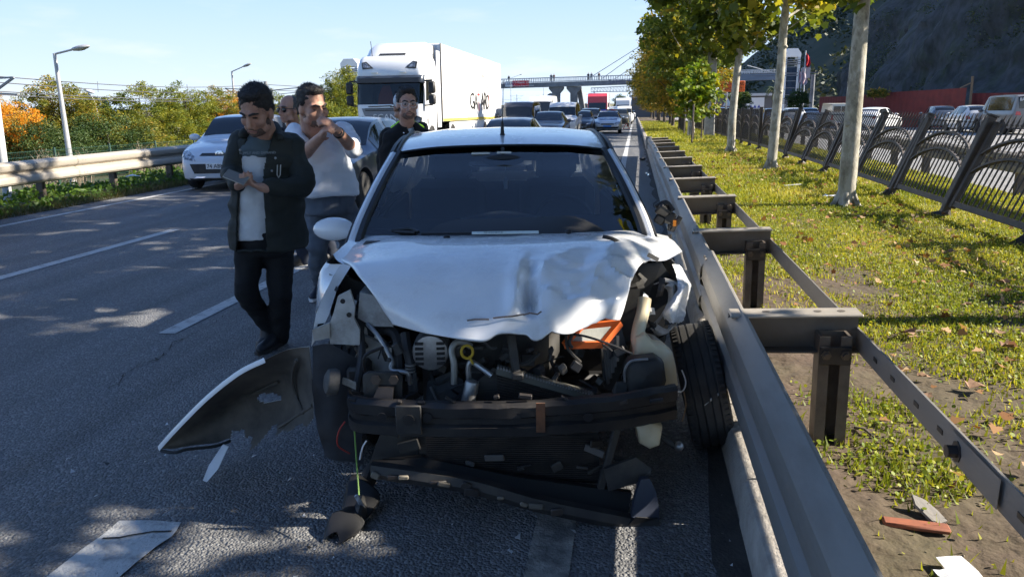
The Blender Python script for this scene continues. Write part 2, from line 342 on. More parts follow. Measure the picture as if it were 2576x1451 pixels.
# the gutter: grime along the kerb foot
m_grime = mat('gutter_grime', (.028,.026,.024), .9, col2=(.05,.046,.04), ns=10, bump=.5, bs=60)
mb = MB(); rows = []
random.seed(5)
for k in range(110):
    y = -1+k*.45; w = .085+.035*math.sin(k*1.7)+random.uniform(-.02,.02); rows.append([(.449,y,gz(y)+.005),(.449-w*.6,y,gz(y)+.004),(.449-w,y,gz(y)+.003)])
mb.grid(rows); mb.build('gutter_grime', m_grime, road)
# painted markings
m_paint = mat('worn_road_paint', (.50,.50,.49), .8, col2=(.20,.20,.205), ns=11, amt=.6, detail=10, bump=.6, bs=80, lo=.5, hi=.72)
m_paint_old = mat('faded_edge_paint', (.34,.32,.28), .8, col2=(.12,.115,.11), ns=9, detail=9, lo=.35, hi=.6, bump=.5, bs=80)
def stripe(x0, x1, y0, y1, m=None, name='lane_marking', slant=0):
    mb = MB(); n = max(2, int((y1-y0)/(2.5 if y0 < 60 else 12))+1); rng = random.Random(int(y0*100)+int(x0*10))
    ys_ = [y0+(y1-y0)*i/(n-1) for i in range(n)]
    mb.grid([[(x0+rng.uniform(-.008,.008), y, gz(y)+.005), ((x0+x1)/2, y, gz(y)+.005), (x1+rng.uniform(-.008,.008), y, gz(y)+.005)] for y in ys_]); return mb.build(name, m or m_paint, road, smooth=0)
for k in range(16):
    y = 5.08+k*9.6; stripe(-3.51, -3.37, y, y+3.1)
    y = 6.2+k*9.6-9.6; stripe(-6.38, -6.24, y, y+3.6)
stripe(-.36, -.2, -1, 5.4, m_paint_old, 'edge_line'); stripe(-.36, -.21, 5.4, 180, None, 'edge_line'); stripe(-9.22, -9.10, 4, 180, None, 'edge_line')
# the arrow painted in our lane (its shaft end in the corner of the picture)
arrow = [(120,1451),(205,1385),(262,1345),(300,1312),(372,1311),(456,1316),(444,1338),(432,1352),(395,1376),(340,1420),(282,1470),(240,1520),(60,1520)]
P = [ground_at(x,y) for x,y in arrow]; mb = MB(); mb.add([(p.x,p.y,.006) for p in P], [tuple(range(len(P)))]); mb.build('arrow_marking', m_paint, road, smooth=0)
crk = [(258,1358),(300,1356),(330,1350),(385,1341),(432,1340)]; mb = MB(); P = [ground_at(x,y) for x,y in crk]
for a,b in zip(P,P[1:]): mb.add([(a.x,a.y-.006,.0085),(b.x,b.y-.006,.0085),(b.x,b.y+.006,.0085),(a.x,a.y+.006,.0085)],[(0,1,2,3)])
mb.build('paint_crack', m_grime, road, smooth=0)
# the crack wandering across the lane
crk = [(272,982),(300,962),(322,940),(350,920),(392,906),(418,885),(440,862),(470,850),(520,828),(548,806),(576,788),(630,770)]
pts = [ground_at(x,y) for x,y in crk]; rng = random.Random(8); fine = []
for a,b in zip(pts,pts[1:]):
    for k in range(4): p = a.lerp(b,k/4); fine.append(Vector((p.x+rng.uniform(-.02,.02),p.y+rng.uniform(-.02,.02),.006)))
mb = MB(); mb.grid([[p+Vector((0,-w,0)), p+Vector((0,w,0))] for p in fine for w in [rng.uniform(.004,.014)]]); mb.build('road_crack', m_grime, road, smooth=0)
# crumbs of glass round the wreck
rg = np.random.default_rng(44); n = 420; th = rg.random(n)*6.28; rd = rg.random(n)**.6; px_ = -.9+1.9*rd*np.cos(th); py_ = 2.9+1.2*rd*np.sin(th); k_ = px_ < .42; px_, py_ = px_[k_], py_[k_]; n = len(px_); sz = .004+.013*rg.random(n)**3; a_ = rg.random(n)*6.28
cr3 = np.stack([np.stack([px_+sz*np.cos(a_+q),py_+sz*np.sin(a_+q),np.full(n,.006)+(sz*.8 if q < 1 else 0)],1) for q in (0,2.2,4.1)],1)
o = npmesh('glass_crumbs', cr3.reshape(-1,3), 3, leafmat('crumb_tones', [(0,(.02,.02,.02)),(.6,(.2,.2,.2)),(1,(.7,.72,.74))], .0, .3), rg.random(n)); tag(o, 'broken glass and plastic crumbs strewn over the asphalt round the wreck', 'debris', kind='stuff')
# hills beyond
m_hill = mat('hazy_hill', (.34,.42,.50), 1., col2=(.38,.46,.54), ns=.002)  # distance haze is painted into the pale blue hill colour
def hills(name, y, pts, m, depth=400):
    mb = MB(); rows = [[],[],[]]
    for (x,h) in pts: rows[0].append((x,y,-12)); rows[1].append((x,y+depth*.5,h)); rows[2].append((x,y+depth,h*.6))
    rows = [cat_interp(r, 5) for r in rows]; mb.grid(rows); struct(mb.build(name, m))
random.seed(11)
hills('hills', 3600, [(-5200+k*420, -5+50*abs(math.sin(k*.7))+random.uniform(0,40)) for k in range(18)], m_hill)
# ================================================================== trees
def rand_rot(rng, n, tilt=1.):
    """n random orthonormal pairs (a, b): leaf length and width axes"""
    nrm = rng.normal(size=(n,3)); nrm[:,2] = np.abs(nrm[:,2])*tilt+.25; nrm /= np.linalg.norm(nrm,axis=1)[:,None]
    t = rng.normal(size=(n,3)); a = t-(t*nrm).sum(1)[:,None]*nrm; a /= np.linalg.norm(a,axis=1)[:,None]
    return a, np.cross(nrm, a), nrm
PLANE_LEAF = np.array([(0,-.05),(.16,-.10),(.40,-.02),(.34,.17),(.50,.40),(.29,.50),(.0,.92),(-.29,.50),(-.50,.40),(-.34,.17),(-.40,-.02),(-.16,-.10)])
OVAL_LEAF = np.array([(0,0),(.26,.42),(0,1),(-.26,.42)])
def leaf_cloud(rng, centres, spread, per, size, shape, tilt=1.):
    n = len(centres)*per; c = np.repeat(centres, per, axis=0)
    sp = np.repeat(spread, per, axis=0) if hasattr(spread, '__len__') else spread
    d = rng.normal(size=(n,3)); d /= np.linalg.norm(d,axis=1)[:,None]; d *= (rng.random((n,1))**.45); d[:,2] *= .75
    p = c+d*(sp[:,None] if hasattr(sp,'__len__') else sp); a, b, nn = rand_rot(rng, n, tilt)
    s = size*(.65+.7*rng.random(n))
    k = len(shape); v = p[:,None,:]+(a[:,None,:]*shape[None,:,1:2]+b[:,None,:]*shape[None,:,0:1])*s[:,None,None]
    v = v-nn[:,None,:]*(np.abs(shape[None,:,0:1])**1.5*.5*s[:,None,None])      # leaf blades droop off the midrib
    return v.reshape(-1,3), p
def tree_parts(seed, trunk_h, trunk_r, ccent, crad, ncl, per, leaf, shape, spread, zmin=None, lean=(0,0), bark=None, leaves=None, limbs=14, ntop=.9, hole=.0):
    """meshes of trunk (with limbs) and crown for one tree standing at the origin"""
    rng = np.random.default_rng(seed); rr = random.Random(seed)
    cc, cr = np.array(ccent, float), np.array(crad, float); cen = []
    while len(cen) < ncl:
        d = rng.normal(size=3); d /= np.linalg.norm(d); q = cc+d*cr*(rng.random()**.38)
        lump = math.sin(q[0]*1.9+seed)*math.sin(q[1]*1.7+seed*2)*math.sin(q[2]*1.8+seed*3)
        if lump < -.12+hole and rng.random() < .8: continue
        if zmin is not None and q[2] < zmin+.5*math.sin(q[0]*1.3+seed)+.35*math.sin(q[1]*2+seed): continue
        cen.append(q)
    cen = np.array(cen); v, p = leaf_cloud(rng, cen, spread*(.6+.8*rng.random(ncl)), per, leaf, shape)
    tone_c = np.repeat(rng.random(ncl), per); tone = np.clip(.45*tone_c+.55*rng.random(len(p)), 0, 1)
    mb = MB(); top = Vector((lean[0]*1.6, lean[1]*1.6, cc[2]+cr[2]*.55))
    mid = Vector((lean[0], lean[1], trunk_h)); wob = [rr.uniform(-.05,.05) for _ in range(8)]
    path = [Vector((0,0,-.1)), Vector((0,0,.12)), Vector((lean[0]*.3+wob[0]*trunk_r*6,lean[1]*.3+wob[1]*trunk_r*6,trunk_h*.35)), Vector((lean[0]*.7+wob[2]*trunk_r*5,lean[1]*.7+wob[3]*trunk_r*5,trunk_h*.7)), mid, mid.lerp(top,.5)+Vector((wob[4],wob[5],0))*2, top]
    path = cat_interp(path, 4); nP = len(path)
    mb.tube(path, [trunk_r*(1.28 if i < 3 else 1)*(1-.9*(max(0,p_.z)/top.z)**1.3)+.006 for i, p_ in enumerate(path)], 10)
    for k_ in range(7):
        q_ = path[4+k_*2 % (nP-6)]; a_ = rr.uniform(0,6.28); mb.ball(q_+Vector((math.cos(a_),math.sin(a_),0))*trunk_r*.75, (trunk_r*.45,trunk_r*.45,trunk_r*.35), 7)
    for k_ in range(5): a_ = k_*1.26+seed; mb.tube([Vector((math.cos(a_)*trunk_r*.5,math.sin(a_)*trunk_r*.5,.22)),Vector((math.cos(a_)*trunk_r*1.3,math.sin(a_)*trunk_r*1.3,.03)),Vector((math.cos(a_)*trunk_r*2.2,math.sin(a_)*trunk_r*2.2,-.06))],[trunk_r*.5,trunk_r*.4,trunk_r*.2],6)
    idx = rng.choice(ncl, min(limbs, ncl), replace=False)
    for k in idx:
        e = Vector(cen[k]); z0 = min(max(trunk_h*.92, e.z-.55*Vector((e.x,e.y)).length), top.z*.9); t = z0/top.z
        s0 = min(path, key=lambda q: abs(q.z-z0)); m_ = s0.lerp(e, .5)+Vector((rr.uniform(-.15,.15),rr.uniform(-.15,.15),-.12))
        r0 = trunk_r*.38*(1-.5*t); mb.tube(cat_interp([s0,m_,e],3), [r0*(1-.85*i/6) for i in range(7)], 6)
    return mb, v, tone
def plant_tree(name, label, cat, loc, data, bark, leaves, rz=0., group=None, scale=1., crown_name='crown'):
    t = thing(name, label, cat, loc, rz, group); t.scale = (scale,)*3
    put('trunk', data[0], None, t).data.materials.clear() if False else None
    return t
class TreeKind:
    def __init__(s, bark, leaves, k, *a, **kw):
        mb, v, tone = tree_parts(*a, **kw); s.trunk = mb.mesh('trunk', 60)
        o = npmesh('crown', v, k, leaves, tone); s.crown = o.data; bpy.data.objects.remove(o)
        s.trunk.materials.append(bark)
    def plant(s, name, label, cat, loc, rz=0., group=None, scale=1., leaves=None):
        t = thing(name, label, cat, loc, rz, group); t.scale = (scale,)*3 if not hasattr(scale,'__len__') else scale
        for nm, me in (('trunk', s.trunk), ('crown', s.crown)):
            o = bpy.data.objects.new(nm, me); C.objects.link(o); o.parent = t
            if nm == 'crown' and leaves: o.material_slots[0].link = 'OBJECT'; o.material_slots[0].material = leaves
        return t
m_bark = mat('plane_bark', (.44,.41,.34), .85, col2=(.27,.25,.19), ns=7, bump=.3, bs=30, lo=.42, hi=.58, dirt=((.08,.06,.045), 6, 1.), stretch=(1,1,.55))
m_bark2 = mat('dark_bark', (.10,.085,.065), .9, col2=(.06,.05,.04), ns=8, bump=.5, bs=30)
G1, G2, Y1, Y2, B1 = (.045,.075,.012), (.10,.13,.016), (.30,.27,.02), (.42,.30,.02), (.20,.10,.02)
lm_plane = leafmat('plane_leaves', [(0,(.05,.085,.016)),(.4,(.085,.125,.02)),(.7,(.165,.195,.024)),(.88,(.36,.33,.03)),(1,(.34,.19,.03))], .45)
lm_plane_far = leafmat('turning_plane_leaves', [(0,(.08,.095,.018)),(.3,(.13,.14,.02)),(.55,(.25,.21,.026)),(.78,(.36,.24,.03)),(1,(.28,.14,.03))], .45)
kind_near = TreeKind(m_bark, lm_plane, 12, 4, 3.3, .118, (0,0,6.4), (3.4,3.4,3.4), 140, 76, .22, PLANE_LEAF, .60, zmin=2.5, lean=(.06,.1))
kind_near2 = TreeKind(m_bark, lm_plane, 12, 9, 3.2, .108, (-.1,0,6.4), (3.5,3.3,3.3), 135, 74, .22, PLANE_LEAF, .60, zmin=2.6, lean=(-.05,-.1))
kind_shade = TreeKind(m_bark, lm_plane, 12, 14, 3.0, .11, (0,0,5.5), (3.4,3.4,3.4), 150, 70, .23, PLANE_LEAF, .54, zmin=2.35, hole=.07)  # unseen trees: low, gappy crown shaped to shade the road before the wreck
kind_far = TreeKind(m_bark2, lm_plane_far, 4, 21, 2.0, .13, (-.2,0,4.2), (3.2,3.0,3.1), 170, 62, .21, OVAL_LEAF, .55, zmin=1.2, hole=.02)
MG = 'plane trees along the median'
def med(x, y): p = ground_at(x, y, .13); return p
near_spec = [((2127,517), kind_near, 'pale mottled plane tree nearest the leaning fence, third trunk right of the utility pole'),
             ((1940,427), kind_near2, 'pale plane tree between the utility pole tree and the nearest trunk'),
             ((1838,384), kind_near, 'pale slim plane tree just right of the square utility pole')]
for i, ((px,py), kd, lb) in enumerate(near_spec):
    p = med(px,py); kd.plant('plane_tree', lb, 'tree', (p.x,p.y,p.z), R(25+130*i), MG, 1.)
# the row goes on beside and behind the camera and shades the road
for i, (x, y) in enumerate([(3.4,5.65),(2.9,1.9),(2.9,-1.6),(3.1,-5.4),(3.3,-10)]):
    (kind_shade if 0 < i < 4 else kind_near).plant('plane_tree', 'plane tree of the median row beyond the right picture edge, %s from the guardrail lap' % ['first','second','third','fourth','fifth'][i], 'tree', (x,y,.13), R(70*i+40), MG)
for i, (x, y) in enumerate([(2.6,38.5),(3.1,43.)]):
    (kind_near2 if i % 2 else kind_near).plant('plane_tree', ['plane tree first behind the square utility pole','plane tree second behind the square utility pole'][i], 'tree', (x,y,gz(y)+.13), R(200*i+80), MG, .80)
for i, (x, y, sc) in enumerate([(3.0,30.,.95),(2.9,48,.92),(3.0,51,.95),(3.05,54,1.0),(2.9,62,1.),(3.1,71,1.05),(3.0,82,1.1),(2.9,95,1.1),(3.1,110,1.15),(3,128,1.15),(3,150,1.2),(3,175,1.2)]):
    if i == 0: continue
    lb = 'bronze-green plane tree, %s of the far median row beyond the utility pole' % ['zeroth','first','second','third','fourth','fifth','sixth','seventh','eighth','ninth','tenth','eleventh'][i]
    kind_far.plant('plane_tree', lb, 'tree', (x,y,gz(y)+.13), R(57*i), MG, sc)
# young bushy tree by the utility pole
lm_young = leafmat('young_leaves', [(0,(.05,.10,.012)),(.4,(.10,.17,.015)),(.7,(.20,.24,.02)),(1,(.32,.26,.02))], .45)
kind_young = TreeKind(m_bark2, lm_young, 12, 33, .9, .035, (0,0,2.3), (1.15,1.15,1.6), 60, 34, .2, PLANE_LEAF, .4, zmin=.7)
p = Vector((2.35,32.5,gz(32.5)+.13)); kind_young.plant('young_tree', 'young bright green bushy plane tree left of the utility pole', 'tree', p, 0, MG, .80)
# tree stakes
m_stake = mat('stake_wood', (.12,.10,.08), .9)
for k, (x, y) in enumerate([(2.2,31),(2.75,33.5),(2.5,41),(2.6,48)]):
    mb = MB(); mb.tube([(0,0,-.1),(.02,.03,1.5)], .035, 7); tag(mb.build('tree_stake', m_stake, None, loc=(x,y,gz(y)+.13)), ['dark thin stake under the young bright green tree','second dark stake right of the young tree','far dark stake behind the young tree','farthest dark stake in the median row'][k], 'stake', 'tree stakes')
# square concrete utility pole
p = med(1783, 346); pole = thing('utility_pole', 'square pale concrete utility pole standing in the median grass', 'pole', (p.x,p.y,p.z))
mb = MB()
def frust(w0, w1, z0, z1, ch):
    q = lambda w: [(w-ch,-w),(w,-w+ch),(w,w-ch),(w-ch,w),(-w+ch,w),(-w,w-ch),(-w,-w+ch),(-w+ch,-w)]
    mb.add([(a,b,z0) for a,b in q(w0)]+[(a,b,z1) for a,b in q(w1)], [tuple(range(8))[::-1],tuple(range(8,16))]+[(i,(i+1)%8,8+(i+1)%8,8+i) for i in range(8)])
frust(.235,.155,-.2,9.,.03); mb.build('shaft', m_concrete, pole, smooth=20)
mb = MB(); mb.box((0,0,3.1),(.42,.42,.05),ch=.01); mb.box((0,0,1.35),(.46,.46,.012)); mb.build('band', m_galv, pole)
mb = MB(); mb.tube([(-.3,-.45,.03),(.3,-.5,.04),(.5,-.3,.05)], .06, 7); mb.tube([(.2,-.3,.04),(.65,-.25,.03)], .05, 7); tag(mb.build('rubble', m_dark, None, loc=(p.x,p.y,p.z)), 'dark rubbish and offcuts lying at the utility pole foot', 'rubble')
# ================================================================== near guard rail
gr = thing('guardrail', 'grey steel double guardrail on posts between the kerb and the median grass', 'guardrail', (0,0,0))
m_rail = mat('weathered_rail', (.25,.235,.215), .55, .25, col2=(.19,.18,.165), ns=2.2, dirt=((.17,.14,.115), 5, .45), bump=.04, bs=70, stretch=(1,.25,1))
RP = [(.497,.690),(.496,.705),(.484,.711),(.434,.672),(.422,.655),(.418,.63),(.418,.565),(.424,.545),(.470,.515),(.470,.500),(.424,.470),(.418,.45),(.418,.40),(.426,.38),(.47,.345)]
def rail_part(y0, y1, dx, dz, mirror=False):
    out = [Vector((a+dx, 0, b+dz)) for a,b in RP]; inn = [Vector((a+dx+.006, 0, b+dz-.002)) for a,b in RP]
    loop = out+inn[::-1]; mb = MB(); n = 3; ys_ = [y0+(y1-y0)*i/n for i in range(n+1)]
    mb.grid([[Vector((p.x,y,p.z+gz(y)-max(0,(y-8))*.006)) for p in loop] for y in ys_], closed=True); return mb
segs = [(-2.2,4.95,.012,.012),(4.75,8.9,0,0),(8.7,12.9,.006,.004),(12.7,16.9,0,0),(16.7,20.9,.006,.004),(20.7,25.2,0,0)]
for (y0,y1,dx,dz) in segs: rail_part(y0,y1,dx,dz).build('beam', m_rail, gr, smooth=18)
for (yb, dz) in ((4.8,.0),(4.88,.0)):
    for zb in (.69,.60,.43): sub('bolt', None, gr, (0,0,0)) if False else MB().ball((.42 if zb < .66 else .452,yb,zb),(.007,.013,.013),7).build('bolt', m_galv, gr)
ey = 25.2; mb = MB(); mb.lathe([(.001,-.2),(.1,-.19),(.1,.19),(.001,.2)], (.45,ey,.53+gz(ey)-.1), n=14); mb.build('end_cap', m_rail, gr)
SPY = [1.35,3.47,5.78,7.85,9.85,11.85,13.85,15.85,17.85,19.85,21.85,23.85]
mb = MB(); mb.box((0,0,.085),(.56,.125,.014),ch=.005); mb.box((0,.03,-.0),(.56,.008,.16),mi=1); mb.box((0,.0,-.085),(.56,.09,.01),ch=.004,mi=1)
for dx in (-.12,.1,.2): mb.lathe([(.017,.0925),(.017,.0935),(.001,.0935)],(dx,0,0),n=10,mi=1)
sp_me = mb.mesh('spacer', 30); sp_me.materials.append(mat('flange_steel_sunlit', (.40,.36,.31), .55, .2, col2=(.32,.29,.25), ns=5)); sp_me.materials.append(mat('web_steel_shaded', (.15,.13,.11), .6, .2, col2=(.10,.085,.07), ns=4, dirt=((.2,.15,.1), 8, .4)))  # sunlit top flange and shaded web painted in as two steel colours
mb = MB(); mb.box((-.06,0,.33),(.012,.10,.76)); mb.box((.06,0,.33),(.012,.10,.76)); mb.box((0,.045,.33),(.11,.012,.76)); mb.box((-.045,-.05,.33),(.045,.008,.76)); mb.box((.045,-.05,.33),(.045,.008,.76))
m_post = mat('rusty_post', (.15,.125,.10), .65, .3, col2=(.08,.065,.055), ns=6, dirt=((.2,.13,.08), 9, .4), bump=.06); po_me = mb.mesh('post', 30); po_me.materials.append(m_post)
mb = MB(); mb.box((0,0,0),(.135,.012,.085),ch=.006); br_me = mb.mesh('bracket', 30); br_me.materials.append(m_dark)
mb = MB(); mb.lathe([(.022,0),(.022,.008),(.014,.008),(.014,.02),(.001,.021)], axis='Y', n=6); bo_me = mb.mesh('bolt', 0); bo_me.materials.append(mat('bolt_steel', (.12,.1,.085), .5, .6))
def sub(nm, me, par, loc, rot=(0,0,0)):
    o = bpy.data.objects.new(nm, me); C.objects.link(o); o.parent = par; o.location = loc; o.rotation_euler = rot; return o
for k, y in enumerate(SPY):
    zz = gz(y)-max(0,(y-8))*.006; s = sub('spacer', sp_me, gr, (.725,y,.635+zz), (0,R(-2.2),R(random.uniform(-1,1))))
    p_ = sub('post', po_me, gr, (.90,y-.03,-.07+zz), (0,R(random.uniform(-1,1)),0))
    sub('bracket', br_me, p_, (.0,-.06,.625)); 
    for dx in (-.04,.04): sub('bolt', bo_me, p_, (dx,-.068,.63), (0,0,R(180)))
mb = MB(); ys_ = [-2,1.5,3.5,5.8,7.9,10,12,14,16,18,20,22,24]
mb.grid([[Vector((1.0,y,.655+gz(y)-max(0,y-8)*.006)),Vector((1.008,y,.655+gz(y)-max(0,y-8)*.006)),Vector((1.008,y,.555+gz(y)-max(0,y-8)*.006)),Vector((1.0,y,.555+gz(y)-max(0,y-8)*.006))] for y in ys_], closed=True); mb.build('rear_strap', m_rail, gr, smooth=20)
mb = MB(); mb.lathe([(.034,0),(.034,.012),(.02,.012),(.02,.04),(.001,.041)], (.999,2.34,.6), rot=Matrix.Rotation(R(-90),3,'Y'), n=8); mb.build('bolt', m_dark, gr, smooth=20)
mb = MB()
for y in (2.28,2.5,2.72,2.98,3.2,1.95): mb.box((.9985,y,.6),(.002,.045,.016))
mb.build('slot', m_ink, gr, smooth=0)
mb = MB(); mb.grid([[Vector((.99,y,.65)),Vector((.99,y,.56))] for y in (2.06,2.2,2.42)]); mb.build('lap_plate', m_rail, gr, smooth=0)
# ================================================================== leaning iron fence
m_iron = mat('brown_iron', (.075,.062,.055), .55, .35, col2=(.05,.042,.038), ns=8, dirt=((.14,.11,.09), 12, .5))
fence = thing('iron_fence', 'dark brown ornamental iron fence with arched panels leaning away from the road', 'fence', (0,0,0))
PL, FH = 2.2, 1.36
def arch(u, lo, hi): return lo+(hi-lo)*math.sin(math.pi*u)**.75
mb = MB()                                         # frame: bottom rail, two arched rails, two posts (panel runs along +Y)
mb.box((0,PL/2,.19),(.045,PL-.16,.075),ch=.006)
for lo, hi in ((.86,1.10),(.62,.86)):
    pts = [Vector((0,.14+(PL-.28)*i/14, arch(i/14,lo,hi))) for i in range(15)]
    for a,b in zip(pts,pts[1:]): mb.bar(a,b,.05,.03)
for y in (.115,PL-.115): mb.box((0,y,.70),(.07,.085,1.14),ch=.008); mb.box((0,y,1.275),(.085,.1,.015))
fr_me = mb.mesh('panel', 30); fr_me.materials.append(m_iron)
mb = MB()
for i in range(13):
    u = (i+.5)/13; y = .16+(PL-.32)*u
    for zz, fl in ((arch(u,.86,1.10)-.06,1),(arch(u,.62,.86)+.065,-1)):
        pts = [Vector((0,y+.035*math.cos(a)*(1-.08*j),zz+fl*.03*math.sin(a))) for j, a in enumerate([.3,1.2,2.1,3.,3.9,4.8])]
        mb.tube(pts, .006, 4)
sc_me = mb.mesh('scrollwork', 40); sc_me.materials.append(m_iron)
mb = MB(); mb.box((0,0,.56),(.016,.016,1.12)); mb.add([(0,0,1.2),(.012,0,1.12),(0,.012,1.12),(-.012,0,1.12),(0,-.012,1.12)],[(0,1,2),(0,2,3),(0,3,4),(0,4,1)]); mb.box((0,0,1.06),(.03,.03,.02)); bar_me = mb.mesh('bar', 0); bar_me.materials.append(m_iron)
mb = MB(); mb.box((0,0,.62),(.10,.10,1.5),ch=.01); mb.box((0,0,1.38),(.115,.115,.02)); post_me = mb.mesh('post', 30); post_me.materials.append(m_iron)
mb = MB(); mb.tube([(-.12,0,-.05),(.0,.02,.03),(.1,-.02,-.06)], [.09,.12,.06], 7); foot_me = mb.mesh('footing', 30); foot_me.materials.append(m_dark)
mb = MB()
for i in range(14):
    y = .16+(PL-.32)*(i+.5)/14; mb.box((0,y,.20+.56),(.016,.016,1.12)); mb.box((0,y,1.26),(.028,.028,.02))
bars_me = mb.mesh('bars', 0); bars_me.materials.append(m_iron)
y0 = 4.15
for k in range(24):
    y = y0+k*PL; lean = 20.5 if y < 20 else (20.5*max(0,1-(y-20)/6)); lean += random.uniform(-1.2,1.2) if y < 22 else 0
    z = gz(y+PL/2)+.13; sl = math.atan2(gz(y+PL)-gz(y),PL)
    pn = sub('panel', fr_me, fence, (3.99+random.uniform(-.03,.03),y,z), (sl,R(lean),0))
    sub('scrollwork', sc_me, pn, (0,0,0))['kind'] = 'stuff'
    if y < 19:
        for i in range(14): sub('bar', bar_me, pn, (0,.16+(PL-.32)*(i+.5)/14,.2))
    else: b_ = sub('bars', bars_me, pn, (0,0,0))
    ps = sub('post', post_me, fence, (3.99,y,z-.02), (0,R(lean),0)); sub('footing', foot_me, ps, (0,0,.0), (0,R(-lean),R(random.uniform(0,360))))
# ================================================================== guard rail of the opposite carriageway
og = thing('guardrail', 'beige steel guardrail seen through the bars of the leaning fence', 'guardrail', (0,0,0))
OP = [(5.62,.73),(5.54,.70),(5.54,.62),(5.60,.58),(5.54,.54),(5.54,.46),(5.62,.43)]
m_orail = mat('beige_rail', (.33,.29,.24), .6, .2, col2=(.24,.21,.18), ns=2.5, dirt=((.15,.12,.1), 6, .5))
for k in range(13):
    a_, b_ = 2+k*4.0, 6.05+k*4.0; lp = [Vector((x,0,z)) for x,z in OP]+[Vector((x+.01,0,z-.003)) for x,z in OP[::-1]]
    mb = MB(); mb.grid([[Vector((p.x,y,p.z+gz(y)+.1)) for p in lp] for y in (a_,(a_+b_)/2,b_)], closed=True); mb.build('beam', m_orail, og, smooth=30)
mb = MB(); mb.box((0,0,.35),(.14,.1,.95),ch=.01); opm = mb.mesh('post', 30); opm.materials.append(m_post)
mb = MB(); mb.box((0,0,0),(.4,.09,.16),ch=.008); osm = mb.mesh('spacer', 30); osm.materials.append(m_orail)
for k in range(26): y = 3+k*2.; sub('post', opm, og, (5.9,y,gz(y))); sub('spacer', osm, og, (5.72,y,gz(y)+.68))
# ================================================================== turf, weeds and fallen leaves
def turf():
    rng = np.random.default_rng(7)
    def scatter(n, x0, x1, y0, y1, pw):
        y = y0+(y1-y0)*rng.random(n)**pw; x = x0+(x1-x0)*rng.random(n); return x, y
    def dens(x, y):                            # bare soil near the rail close to the camera, lush farther out
        f = np.sin(x*2.3+1.1*np.sin(y*1.3))*np.sin(y*1.9+1.7*np.sin(x*1.1))+.6*np.sin(x*5.1+y*3.7)*np.sin(y*4.3-x*2.2)
        bare = np.clip(1.3-(x-.6)*.45-np.maximum(0,y-2.8)*.20, -.35, 1.6)
        return 1/(1+np.exp(-(f-bare*1.5+.55)*4))
    V = []; T = []
    for n, (x0,x1), (y0,y1), pw, h, w in ((190000,(.64,5.9),(1.2,14),1.25,.032,.0055),(90000,(.64,5.9),(12,34),1.2,.055,.011),(50000,(.64,5.9),(32,95),1.3,.12,.03)):
        x, y = scatter(n, x0, x1, y0, y1, pw); k = rng.random(n) < dens(x, y)*(.95 if h < .06 else 1.); x, y = x[k], y[k]; n = len(x)
        z = np.array([gz(q) for q in y])+np.where(y < 9.4, .140, .127); hh = h*(.5+1.1*rng.random(n)); a = rng.random(n)*2*np.pi; ln = rng.random(n)*.9
        dx, dy = np.cos(a), np.sin(a); ww = w*(.7+.8*rng.random(n)); cx, cy = np.cos(a+1.57)*ww, np.sin(a+1.57)*ww
        v = np.stack([np.stack([x-cx,y-cy,z],1), np.stack([x+cx,y+cy,z],1), np.stack([x+dx*hh*ln,y+dy*hh*ln,z+hh],1)],1); V.append(v.reshape(-1,3))
        f = np.sin(x*1.7)*np.sin(y*1.3); T.append(np.clip(.45+.22*f+.42*(rng.random(n)-.5),0,1))
    lm = leafmat('grass_blades', [(0,(.08,.125,.014)),(.3,(.18,.22,.022)),(.6,(.34,.33,.04)),(.82,(.46,.41,.11)),(1,(.50,.42,.2))], .4)
    o = npmesh('grass', np.concatenate(V), 3, lm, np.concatenate(T)); tag(o, 'short green and straw coloured grass growing over the median', 'grass', kind='stuff')
    # clover-like weeds: rounded little leaves close to the soil
    n = 140000; x, y = scatter(n, .64, 5.9, 1.2, 16, 1.5); k = rng.random(n) < dens(x,y)**1.3; x, y = x[k], y[k]; n = len(x)
    sh = np.array([(0,0),(.5,.3),(.42,.8),(0,1),(-.42,.8),(-.5,.3)]); a, b, nn = rand_rot(rng, n, 2.2); s = .0165*(.5+.9*rng.random(n)); z = np.array([gz(q) for q in y])+np.where(y < 9.4, .148, .132)+.04*rng.random(n)**2
    p = np.stack([x,y,z],1); v = p[:,None,:]+(a[:,None,:]*sh[None,:,1:2]+b[:,None,:]*sh[None,:,0:1])*s[:,None,None]
    lw = leafmat('weed_leaves', [(0,(.11,.17,.016)),(.5,(.23,.28,.026)),(1,(.40,.40,.05))], .35)
    tag(npmesh('weeds', v.reshape(-1,3), 6, lw, rng.random(n)), 'low bright green clover and weeds between the grass of the median', 'weeds', kind='stuff')
    # clods and pebbles of the bare soil
    n = 9000; x, y = scatter(n, .66, 3.6, 1.2, 8, 1.2); k = rng.random(n) > dens(x,y)*.9; x, y = x[k], y[k]; n = len(x); s = .003+.008*rng.random(n)**3
    oc = np.array([(1,0,0),(0,1,0),(-1,0,0),(0,-1,0),(0,0,.8)]); tri = [(0,1,4),(1,2,4),(2,3,4),(3,0,4)]
    jit = 1+.5*(rng.random((n,5,1))-.5); q = np.stack([x,y,np.full(n,.128)],1)[:,None,:]+oc[None]*s[:,None,None]*jit
    v = q[:,np.array(tri).ravel(),:].reshape(-1,3)
    m_clod = mat('soil_clods', (.12,.09,.062), .95, col2=(.2,.16,.12), ns=9)
    tag(npmesh('soil_clods', v, 3, m_clod), 'crumbs of dry brown soil and pebbles on the bare median edge', 'soil', kind='stuff')
turf()
lm_dead = leafmat('dead_leaves', [(0,(.16,.07,.03)),(.35,(.26,.12,.045)),(.65,(.36,.20,.09)),(1,(.50,.38,.24))], .2, .8)
def dead_leaf_geo(rng, n):
    sh = PLANE_LEAF; a, b, nn = rand_rot(rng, n, 3.); s = .058*(.5+.9*rng.random(n)); return sh, a, b, nn, s
